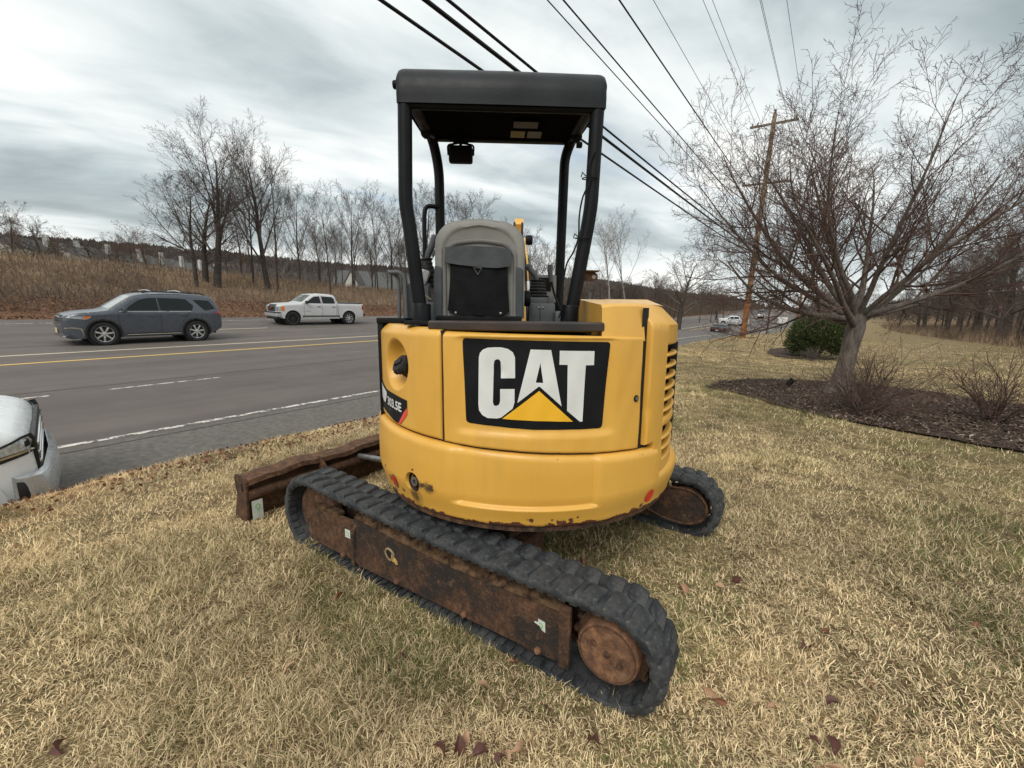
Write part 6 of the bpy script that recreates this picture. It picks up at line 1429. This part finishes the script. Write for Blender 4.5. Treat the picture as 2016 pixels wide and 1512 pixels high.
# ---- thickets: twiggy undergrowth, one mass
def thicket(name, boxes, seed, mat, rmin):
    r = np.random.default_rng(seed); paths = []
    for (s0, s1, t0, t1, h, n, rad) in boxes:
        s = r.uniform(s0, s1, n); t = t0+(t1-t0)*r.random(n)**1.3; x = s*DV[0]+t*NV[0]; y = s*DV[1]+t*NV[1]; z = zg(x, y)-0.05
        for i in range(n):
            d = np.array([r.normal(0, .45), r.normal(0, .45), 1.0]); d /= np.linalg.norm(d); L = h*r.uniform(0.4, 1.1); P = [np.array([x[i], y[i], z[i]])]
            for k in range(3): d = d+r.normal(0, 0.28, 3)+np.array([0, 0, -0.12]); d /= np.linalg.norm(d); P.append(P[-1]+d*L/3)
            paths.append((np.array(P), rad*np.array([1, 0.8, 0.6, 0.35]), 3))
    o = tubes_mesh(name, paths, mat, None); tag(o, kind='stuff'); return o
thicket('undergrowth', [(18, 130, -9.8, -24, 1.8, 5000, 0.014), (50, 170, 30.8, 60, 3.6, 6500, 0.03), (150, 420, -14, -60, 5.5, 1500, 0.09), (150, 430, 36, 90, 5.5, 1800, 0.09)], 8, BRN, 0.01)
thicket('tangled_briars', [(-14, 10, 31.5, 47, 1.5, 5200, 0.011), (8, 50, 31.5, 52, 1.2, 4800, 0.012)], 9, pm('grey_briar', (0.10, 0.075, 0.062), (0.20, 0.155, 0.125), 1.0, 0.9, spec=0.1), 0.01)

# ---- the near tree
def near_tree():
    x0, y0 = 6.76, 8.42; z0 = float(zg(x0, y0)); t = Tree(77); r = t.r
    e = empty('spreading_tree', (x0, y0, z0)); tag(e, 'wide spreading bare tree with short thick trunk rising from the mulch bed', 'tree')
    tr = [np.array(p) for p in ((-0.10, 0.02, -0.1), (-0.07, 0.01, 0.12), (-0.03, 0, 0.5), (0.0, 0, 0.95), (0.03, 0, 1.35), (0.05, 0.02, 1.60))]
    t.trunk.append((np.array(tr), np.array([0.28, 0.185, 0.152, 0.142, 0.160, 0.13]), 14))
    spec = [dict(n=12, sides=8, wander=0.06, up=0.065, kids=14, kang=42, kang_r=12, klen=0.52, krad=0.45, tmin=0.20, ktaper=0.45, tip=0.10, rmin=0.0045),
            dict(n=8, sides=5, wander=0.08, up=0.05, kids=9, kang=42, kang_r=12, klen=0.48, krad=0.6, tmin=0.15, ktaper=0.4, tip=0.22, rmin=0.0028),
            dict(n=6, sides=4, wander=0.10, up=0.05, kids=5, kang=44, kang_r=14, klen=0.50, krad=0.65, tmin=0.12, ktaper=0.35, tip=0.4, rmin=0.0026),
            dict(n=4, sides=3, wander=0.13, up=0.05, kids=3, kang=45, kang_r=15, klen=0.52, krad=0.75, tmin=0.15, ktaper=0.3, tip=0.5, rmin=0.0023),
            dict(n=3, sides=3, wander=0.15, up=0.04, kids=0, kang=45, klen=0.45, krad=0.8, tmin=0.2, tip=0.55, rmin=0.0021)]
    neck = np.array([0.04, 0.01, 1.42])
    # (azimuth from +x ccw deg, elevation deg, length, radius)
    limbs = [(197, 3, 4.4, 0.085), (172, 25, 5.0, 0.080), (216, 20, 4.7, 0.072), (185, 14, 4.9, 0.065), (150, 46, 4.5, 0.078), (105, 60, 4.1, 0.088), (60, 54, 4.1, 0.082), (18, 38, 4.6, 0.085), (335, 24, 4.4, 0.070), (4, 8, 4.6, 0.055), (285, 40, 4.1, 0.062), (245, 58, 4.2, 0.068), (195, 50, 4.5, 0.066), (80, 32, 4.0, 0.055), (130, 12, 3.8, 0.052), (25, 24, 4.6, 0.06)]
    for az, el, L, rad in limbs:
        a, b = math.radians(az), math.radians(el); d = (math.cos(a)*math.cos(b), math.sin(a)*math.cos(b), math.sin(b)); t.grow(neck+np.array([0, 0, r.uniform(-0.10, 0.14)]), d, L*0.87, rad*0.85, 0, spec)
    # limbs are level-0 paths: keep the trunk itself apart
    limbp = t.trunk[1:]; 
    tubes_mesh('trunk', t.trunk[:1], BARK, e); tubes_mesh('limb', limbp, BARK, e); tubes_mesh('crown', t.crown, TWIGR, e)
    print('near tree tris', 2*sum((len(p[0])-1)*p[2] for p in t.crown))
near_tree()
# ---- leafless shrubs in the bed
def shrub(name, x, y, H, seed, label, n=26, mat=TWIGR, rad=0.012, group=None):
    t = Tree(seed); r = t.r; e = empty(name, (x, y, float(zg(x, y)))); tag(e, label, 'shrub', group)
    spec = [dict(n=6, sides=5, wander=0.16, up=-0.03, kids=7, kang=42, kang_r=15, klen=0.5, krad=0.65, tmin=0.2, ktaper=0.3, tip=0.35, rmin=0.0025),
            dict(n=4, sides=3, wander=0.16, up=0.02, kids=4, kang=45, kang_r=15, klen=0.5, krad=0.7, tmin=0.2, ktaper=0.3, tip=0.4, rmin=0.0018), dict(n=3, sides=3, wander=0.18, up=0.02, kids=0, kang=45, klen=0.5, krad=0.7, tmin=0.2, tip=0.5, rmin=0.0014)]
    for i in range(n):
        a = r.uniform(0, 2*PI); b = math.radians(r.uniform(22, 82)); t.grow((r.normal(0, .07), r.normal(0, .07), -0.03), (math.cos(a)*math.cos(b), math.sin(a)*math.cos(b), math.sin(b)), H*r.uniform(0.7, 1.15), rad*r.uniform(0.6, 1.1), 0, spec)
    tubes_mesh('stem', t.trunk, mat, e); tubes_mesh('twigs', t.crown, mat, e)
shrub('leafless_shrub', 5.50, 6.30, 1.2, 3, 'tangled leafless shrub in the mulch directly in front of the tree trunk', 34, rad=0.011)
shrub('leafless_shrub', 7.20, 6.10, 1.05, 8, 'leafless shrub in the mulch nearest the right edge of the photograph', 28, rad=0.010)
shrub('leafless_shrub', 5.75, 6.75, 0.80, 18, 'smaller leafless shrub behind the tangled one, right of the trunk', 18, TWIG, 0.010)
shrub('leafless_shrub', 11.3, 15.8, 0.5, 28, 'low grey dead shrub beside the evergreen bush', 20, TWIG, 0.01)
# ---- evergreen bush
def evergreen(x, y, label):
    z = float(zg(x, y)); e = empty('evergreen_bush', (x, y, z)); tag(e, label, 'bush')
    r = np.random.default_rng(6); n = 26000; a = r.uniform(0, 2*PI, n); u = r.uniform(-0.75, 1, n); k = r.random(n)**0.4
    lump = 0.80+0.42*fbm(a*2.2+3*u, u*3+5, 3)
    R = np.sqrt(np.clip(1-u*u, 0, 1)); P = np.stack([1.08*R*np.cos(a)*lump*k, 1.08*R*np.sin(a)*lump*k, 0.80+0.92*u*lump*k], -1); P[:, 2] = np.maximum(P[:, 2], 0.03)
    D = P-np.array([0, 0, 0.2]); D /= np.linalg.norm(D, axis=1)[:, None]; D += r.normal(0, 0.45, (n, 3)); D /= np.linalg.norm(D, axis=1)[:, None]; W = np.cross(D, r.normal(0, 1, (n, 3))); W /= np.linalg.norm(W, axis=1)[:, None]; L = r.uniform(0.05, 0.13, n)[:, None]; w = r.uniform(0.010, 0.022, n)[:, None]
    V = np.stack([P-W*w*0.4, P+D*L*0.5-W*w, P+D*L, P+D*L*0.5+W*w], 1).reshape(-1, 3); F = np.arange(4*n).reshape(-1, 4)
    q = r.random(n)[:, None]; c = np.array([0.018, 0.032, 0.012])*(1-q)+np.array([0.075, 0.10, 0.028])*q; c = np.where(r.random(n)[:, None] < 0.06, np.array([0.20, 0.16, 0.07]), c)
    g = G('evergreen_foliage'); g.set(g.attr('tint')[0], 0.7, 0, 0.3)
    fast_mesh('foliage', V, F, g.m, e, attr=np.repeat(c, 4, 0))
    t = Tree(4)
    for i in range(12):
        a_ = r.uniform(0, 2*PI); t.trunk.append((np.array([[0, 0, -0.05], [0.25*math.cos(a_), 0.25*math.sin(a_), 0.4], [0.6*math.cos(a_), 0.6*math.sin(a_), 0.8]]), np.array([0.035, 0.02, 0.008]), 5))
    tubes_mesh('stem', t.trunk, BARKD, e)
bx, by = PX(1616, 21.0); evergreen(bx, by, 'dense dark evergreen bush behind the tree trunk on the lawn')

# ---- mulch: beds and chips
def mulch():
    g = G('mulch'); n1 = g.noise(18, 6, 0.7); n2 = g.noise(70, 5, 0.7); g.bump(g.math('ADD', n1, n2), 1.0, 0.03)
    m = g.set(g.ramp(n2, [(0.3, (0.030, 0.021, 0.017)), (0.5, (0.080, 0.056, 0.044)), (0.68, (0.17, 0.125, 0.10))]), 0.95, 0, 0.1)
    def bed(poly, name='mulch_bed'):
        P = densify(poly, (0.12, 0.12)); P = [(x+0.22*(float(fbm(x*2, y*2, 3))-0.5), y+0.22*(float(fbm(x*2+9, y*2, 3))-0.5)) for x, y in P]
        W_, F_ = cdt_poly(P, (0.2, 0.2)); mb = MB(); cx = sum(p[0] for p in P)/len(P); cy = sum(p[1] for p in P)/len(P)
        vs = [mb.bm.verts.new((x, y, float(zg(x, y))+0.012+0.03*float(fbm(x*4, y*4, 3)))) for x, y in W_]
        for f in F_:
            try: mb.bm.faces.new([vs[i] for i in f])
            except ValueError: pass
        for v in [v for v in mb.bm.verts if not v.link_faces]: mb.bm.verts.remove(v)
        o = mb.build(name, m, None); tag(o, kind='structure')
    bed(BED)
    for (s, t, a, b) in ((22.5, 1.0, 3.0, 1.0), (31, 0.6, 2.6, 0.9), (41, 1.4, 2.4, 0.8)):
        bed([XY(s+a*math.cos(q), t+b*math.sin(q)) for q in np.linspace(0, 2*PI, 14, endpoint=False)])
    r = np.random.default_rng(2); n = 26000; x = r.uniform(4.0, 10.8, n); y = r.uniform(3.0, 10.5, n); k = in_polys(x+0.25*(fbm(x*2, y*2, 3)-0.5), y, BED); x, y = x[k], y[k]; n = len(x)
    z = zg(x, y)+0.028+0.03*fbm(x*4, y*4, 3); a = r.uniform(0, 2*PI, n); D = np.stack([np.cos(a), np.sin(a), r.normal(0, .35, n)], -1); W = np.stack([-np.sin(a), np.cos(a), r.normal(0, .5, n)], -1)
    L = r.uniform(0.010, 0.035, n)[:, None]; w = r.uniform(0.003, 0.009, n)[:, None]; P = np.stack([x, y, z], -1)
    V = np.stack([P-D*L-W*w, P+D*L-W*w, P+D*L*0.8+W*w, P-D*L*0.9+W*w], 1).reshape(-1, 3); q = r.random(n)[:, None]; c = np.array([0.04, 0.028, 0.022])*(1-q)+np.array([0.19, 0.135, 0.105])*q; c = np.where(r.random(n)[:, None] < 0.07, np.array([0.33, 0.26, 0.20]), c)
    g = G('mulch_chip'); g.set(g.attr('tint')[0], 0.9, 0, 0.15)
    o = fast_mesh('mulch_chips', V, np.arange(4*n).reshape(-1, 4), g.m, attr=np.repeat(c, 4, 0)); tag(o, kind='stuff')
mulch()
# ================================================================ poles, wires, lamp, sign, houses, leaves
WOOD = G('pole_wood'); _n = WOOD.noise(5, 6, 0.65, co=WOOD.co((5, 5, 0.35))); _z = WOOD.sep()[2]
WOOD.bump(_n, 0.4, 0.01); WOOD = WOOD.set(WOOD.mix(WOOD.map(_z, 2.0, 9.0), WOOD.mix(WOOD.map(_n, 0.35, 0.65), (0.16, 0.065, 0.025), (0.34, 0.15, 0.06)), WOOD.mix(WOOD.map(_n, 0.35, 0.65), (0.20, 0.15, 0.10), (0.36, 0.29, 0.21))), 0.9, 0, 0.2)
ARM = pm('crossarm_wood', (0.14, 0.11, 0.08), (0.24, 0.19, 0.15), 6, 0.9); WIRE = pm('wire_black', (0.006, 0.006, 0.007), None, 5, 0.6, spec=0.2); CER = pm('insulator', (0.10, 0.08, 0.07), (0.16, 0.13, 0.12), 20, 0.3)
PS, PT = 33.3, 4.6; TZ = 13.75
def pole(s, t, top, label, lean=0.0):
    x, y = XY(s, t); z = float(zg(x, y)); e = empty('utility_pole', (x, y, z)); tag(e, label, 'utility pole'); e.rotation_euler = (-lean*0.2, lean, 0)
    H = top-z; MB().lathe([(0.19, -0.3), (0.185, 1), (0.15, H*0.6), (0.12, H)], (0, 0, 0), seg=16).build('post', WOOD, e)
    n = Vector((NV[0], NV[1], 0)); d = Vector((DV[0], DV[1], 0)); rot = Matrix((n, d, Vector((0, 0, 1)))).transposed()
    for zz, L in ((H-0.55, 2.7), (H-4.1, 2.7)):
        a = MB().box((0, 0, zz), (L, 0.10, 0.12), rot=rot).build('crossarm', ARM, e)
        for k in ((-1.2, 0.9, 1.2) if zz > H-1 else (-1.2, 1.2)): MB().lathe([(0.02, 0.05), (0.05, 0.10), (0.03, 0.13), (0.055, 0.17), (0.02, 0.24)], n*k+Vector((0, 0, zz)), seg=10).build('insulator', CER, a)
        for k in (-1, 1): MB().tube([n*k*0.6+Vector((0, 0, zz-0.05)), Vector((0, 0, zz-0.5))], 0.015, 5).build('arm_brace', ARM, e)
    MB().lathe([(0.05, 0), (0.08, 0.08), (0.05, 0.14), (0.08, 0.2), (0.03, 0.28)], (0, 0, H), seg=10).build('insulator', CER, e)
    return e
pole(PS, PT, TZ, 'tall wooden utility pole with two crossarms standing at the lawn edge')
pole(88, 4.2, 11.5, 'second, farther wooden utility pole behind the first')
def wire(name, t, z, r, sag, label, group, t1=None):
    mb = MB(); pts = []
    for s0, s1 in ((-14, PS), (PS, 88)):
        zz1 = z-(1.6 if s1 > 80 else 0)*1.0; zz0 = z
        for i in range(25 if s1 == PS else 13):
            k = i/(24 if s1 == PS else 12)
            if s1 != PS and i == 0: continue
            s = s0+(s1-s0)*k; x, y = XY(s, t); pts.append((x, y, zz0+(zz1-zz0)*k-4*sag*k*(1-k)))
    mb.tube(pts, r, 6); o = mb.build(name, WIRE); tag(o, label, 'cable', group)
GC = 'thick communication cables'; GP = 'thin power lines'
wire('overhead_cable', 4.60, 5.52, 0.022, 0.10, 'thick black cable passing behind the canopy, rightmost of the three where it meets the roof', GC)
wire('overhead_cable', 4.60, 5.34, 0.030, 0.12, 'thickest black cable, middle of the three above the canopy roof', GC)
wire('overhead_cable', 4.60, 5.02, 0.022, 0.14, 'thick black cable lowest of the three, leftmost above the canopy roof', GC)
wire('power_line', 4.60, 6.72, 0.010, 0.12, 'thin wire just right of the canopy, left one of a close pair', GP)
wire('power_line', 4.55, 6.92, 0.014, 0.12, 'thin wire just right of the canopy, right one of a close pair', GP)
wire('power_line', 4.60, 8.1, 0.017, 0.10, 'single heavier wire running above the close pair toward the pole', GP)
wire('power_line', 4.75, 9.3, 0.007, 0.10, 'lone thin wire on the lower crossarm', GP)
wire('power_line', 5.75, 13.6, 0.009, 0.30, 'thin wire on the left end of the top crossarm', GP)
wire('power_line', 5.45, 13.6, 0.009, 0.30, 'thin wire beside the one on the left end of the top crossarm', GP)
wire('power_line', 4.05, 13.9, 0.009, 0.30, 'thin wire ending on the pole top', GP); wire('power_line', 3.98, 13.8, 0.009, 0.25, 'thin wire immediately beside the one on the pole top', GP)
wire('power_line', 3.10, 13.6, 0.009, 0.30, 'thin wire on the right end of the top crossarm, farthest right in the sky', GP)
# garden spot lamp in the bed
def spot():
    x, y = 6.05, 8.98; z = float(zg(x, y)); e = empty('garden_spotlight', (x, y, z)); tag(e, 'small black garden spotlight tilted in the mulch left of the tree', 'spotlight')
    MB().tube([(0, 0, -0.05), (0, 0, 0.10)], 0.010, 8).build('stake', BLKPL, e)
    ax = Vector((0.35, -0.15, 0.6)).normalized(); MB().lathe([(0.035, -0.07), (0.055, -0.06), (0.058, 0.08), (0.066, 0.09), (0.066, 0.10), (0.05, 0.095), (0, 0.09)], (0, 0, 0.13), ax, 18).build('housing', BLKPL, e)
spot()
def post_sign():
    x, y = XY(50, 4.8); z = float(zg(x, y)); e = empty('street_post', (x, y, z)); tag(e, 'thin dark post with small lamp head on the far lawn near the road', 'post')
    MB().lathe([(0.06, 0), (0.05, 0.4), (0.04, 3.6)], (0, 0, -0.1), seg=10).build('pole', BLKPL, e); MB().box((0, 0, 3.5), (0.18, 0.18, 0.16), bevel=0.03, taper=(1.3, 1.3)).build('lamp_head', BLKPL, e)
    x, y = XY(72, 5.2); z = float(zg(x, y)); e = empty('roadside_sign', (x, y, z)); tag(e, 'small white sign on a short post beside the far utility pole', 'sign')
    MB().box((0, 0, 0.8), (0.08, 0.08, 1.7)).build('post', BLKT, e); MB().box((0, 0, 1.7), (1.2, 0.05, 0.9), rot=Matrix.Rotation(-0.5, 3, 'Z'), bevel=0.01).build('board', WHT, e)
    x, y = XY(24.8, 5.0); z = float(zg(x, y)); e = empty('marker_stake', (x, y, z)); tag(e, 'tiny grey marker stake at the grass edge by the white line', 'stake'); MB().box((0, 0, 0.14), (0.03, 0.03, 0.3)).build('stake', STEEL, e)
    s_, t_ = 95, 30.2; x, y = XY(s_, t_); e = empty('verge_marker', (x, y, float(zg(x, y)))); tag(e, 'small orange verge marker beyond the black sedan', 'marker'); MB().box((0, 0, 0.5), (0.12, 0.12, 1.1)).build('post', AMBER, e)
post_sign()
# ---- townhouses and a barn beyond the bank
WALLC = pm('pale_siding', (0.42, 0.40, 0.35), (0.52, 0.49, 0.43), 2, 0.8); ROOFC = pm('grey_shingle', (0.060, 0.062, 0.062), (0.10, 0.10, 0.098), 3, 0.9); CHIM = pm('chimney_white', (0.55, 0.55, 0.52), (0.45, 0.45, 0.42), 3, 0.8); WIN = pm('house_window', (0.03, 0.035, 0.04), None, 5, 0.1)
def house(x, y, rz, w, d, h, rh, label, chim=1, zoff=0.0, wallm=WALLC, gable_white=False):
    z = float(zg(x, y))+zoff; e = empty('townhouse' if not gable_white else 'barn', (x, y, z), rz); tag(e, label, 'house' if not gable_white else 'barn')
    MB().box((0, 0, h/2-0.5), (w, d, h+1)).build('wall', wallm, e)
    rf = MB(); o_ = 0.35
    rf.prism([(-d/2-o_, h-0.05), (0, h+rh), (d/2+o_, h-0.05), (0, h+rh-0.28)], -w/2-o_, w/2+o_, lambda a, b, hh: Vector((hh, a, b))); rf = rf.build('roof', ROOFC, e, smooth=False)
    g_ = MB()
    for s_ in (-1, 1): g_.prism([(-d/2, h), (0, h+rh-0.3), (d/2, h)], s_*w/2, s_*(w/2-0.1), lambda a, b, hh: Vector((hh, a, b)))
    g_.build('gable', wallm, e, smooth=False)
    for i in range(chim): MB().box((w*(0.42 if i == 0 else -0.42), -d/2+0.2, (h+rh+0.8)/2), (0.6, 0.7, h+rh+0.8)).build('chimney', CHIM, rf)
    n = max(2, int(w/2.4))
    for i in range(n):
        for zz in (h-1.5,) if not gable_white else (): 
            f = MB().box((-w/2+w*(i+0.5)/n, -d/2-0.03, zz), (1.15, 0.08, 1.5)).build('window', CHIM, e); MB().box((-w/2+w*(i+0.5)/n, -d/2-0.08, zz), (0.95, 0.05, 1.3)).build('pane', WIN, f)
    return e
hx = [(20, 118, -0.2, 'townhouse'), (85, 122, 0, ''), (150, 124, 0, ''), (215, 128, 0, ''), (262, 132, 0, ''), (305, 138, 0, ''), (345, 146, 0, ''), (380, 156, 0, '')]
LAB = ['townhouse at the far left edge of the hilltop row', 'townhouse second from the left in the hilltop row', 'townhouse third from the left with tall pale chimney', 'townhouse fourth from the left in the hilltop row', 'townhouse fifth from the left, mid hilltop row', 'townhouse sixth from the left, lower along the row', 'townhouse seventh from the left behind thin branches', 'townhouse nearest the big trees, last of the row']
for i, (px, rg, _, _2) in enumerate(hx):
    x, y = PX(px, rg); x2, y2 = PX(px+30, rg+3); house(x, y, math.atan2(y2-y, x2-x), 9.5, 7, 3.6, 2.1, LAB[i], zoff=1.6)
x, y = PX(748, 118); house(x, y, 0.15, 22, 13, 3.0, 4.2, 'long dark roofed barn beyond the bank with white gable at its left end', chim=0, wallm=WALLC, gable_white=True)
x, y = PX(693, 92); e_ = empty('white_gable_shed', (x, y, float(zg(x, y)))); tag(e_, 'narrow white gabled shed among the trees left of the barn', 'shed')
MB().prism([(-1.3, -0.5), (1.3, -0.5), (1.3, 2.2), (0, 4.6), (-1.3, 2.2)], -2, 2, lambda a, b, h: Vector((a, h, b))).build('wall', CHIM, e_, smooth=False); MB().prism([(-1.5, 2.0), (0, 4.8), (1.5, 2.0), (0, 4.55)], -2.2, 2.2, lambda a, b, h: Vector((a, h, b))).build('roof', ROOFC, e_, smooth=False)
for i, (px, rg) in enumerate(((1172, 240), (1188, 255), (1255, 300))):
    x, y = PX(px, rg); house(x, y, 0.3*i, 11, 8, 5, 3, ['pale house on the distant slope just right of the lifting eye', 'pale house beside another on the distant slope', 'small pale house on the distant slope above the hood'][i], chim=0)
# ---- fallen leaves near the machine
def leaves():
    L1 = pm('dead_leaf', (0.17, 0.065, 0.035), (0.30, 0.14, 0.075), 20, 0.7); L2 = pm('pale_dead_leaf', (0.36, 0.21, 0.12), (0.46, 0.29, 0.18), 20, 0.7); L3 = pm('dark_dead_leaf', (0.07, 0.025, 0.02), (0.13, 0.05, 0.035), 20, 0.7)
    r = random.Random(5); meshes = []
    for v in range(5):
        mb = MB(); rows = []; curl = r.uniform(1.2, 2.8); tw = r.uniform(-0.5, 0.5); n = 7
        for i in range(n+1):
            t = i/n; w = 0.020*math.sin(PI*t)**0.8+0.0008; bend = 0.016*math.sin(PI*t)*curl; rows.append([Vector((-0.036+0.072*t, k*w, bend*(0.4+0.6*k*k)+0.010*k*tw*t)) for k in (-1, -0.5, 0, 0.5, 1)])
        mb.grid(rows); o = mb.build('fallen_leaf', [L1, L1, L3, L2, L2][v], None); meshes.append(o.data); bpy.data.objects.remove(o)
    spots = []
    for cx, cy, sp, n in ((0.0, 1.15, 0.16, 16), (-0.20, 1.0, 0.35, 10), (0.95, 1.25, 0.28, 12), (1.4, 1.7, 0.5, 10), (0.9, 0.85, 0.35, 8), (-0.6, 1.2, 0.5, 6), (-1.3, 1.7, 0.6, 5), (1.9, 1.5, 0.5, 6), (0.3, 2.2, 0.3, 4), (-0.9, 0.75, 0.3, 3)):
        for i in range(max(2, n*6//10)): spots.append((r.gauss(cx, sp), r.gauss(cy, sp*0.6)))
    for i, (x, y) in enumerate(spots):
        if y < 0.55: continue
        o = bpy.data.objects.new('fallen_leaf', meshes[r.randrange(5)]); COL.objects.link(o); o.location = (x, y, float(zg(x, y))+r.uniform(0.008, 0.032)); o.rotation_euler = (r.uniform(-1.1, 1.1), r.uniform(-1.1, 1.1), r.uniform(0, 6.28)); k = r.uniform(0.5, 0.9); o.scale = (k, k, k)
        tag(o, 'curled brown dead leaf lying in the grass around the excavator', 'leaf', 'dead leaves scattered in the grass')
    # leaf litter on the far verge and along the grass edge: a mass
    rg = np.random.default_rng(8); n = 16000; s = rg.uniform(-20, 60, n); t = np.concatenate([rg.uniform(29.4, 34.6, n-2500), rg.normal(4.9, 0.25, 2500)]); s[-2500:] = rg.uniform(0, 12, 2500)
    x = s*DV[0]+t*NV[0]; y = s*DV[1]+t*NV[1]; z = zg(x, y)+0.03; P = np.stack([x, y, z], -1); k = np.where(t > 20, 0.07, 0.022)[:, None]
    a = rg.normal(0, 1, (n, 3)); a /= np.linalg.norm(a, axis=1)[:, None]; b = np.cross(a, rg.normal(0, 1, (n, 3))); b /= np.linalg.norm(b, axis=1)[:, None]
    V = np.stack([P-a*k, P+b*k*0.6, P+a*k, P-b*k*0.6], 1).reshape(-1, 3); q = rg.random(n)[:, None]; c = np.array([0.10, 0.045, 0.03])*(1-q)+np.array([0.34, 0.19, 0.12])*q
    g = G('leaf_litter'); g.set(g.attr('tint')[0], 0.9, 0, 0.1); o = fast_mesh('leaf_litter', V, np.arange(4*n).reshape(-1, 4), g.m, attr=np.repeat(c, 4, 0)); tag(o, kind='stuff')
leaves()
print('objects', len(bpy.data.objects), 'tris', sum(len(o.data.polygons)*2 for o in bpy.data.objects if o.type == 'MESH' and o.data.users == 1))
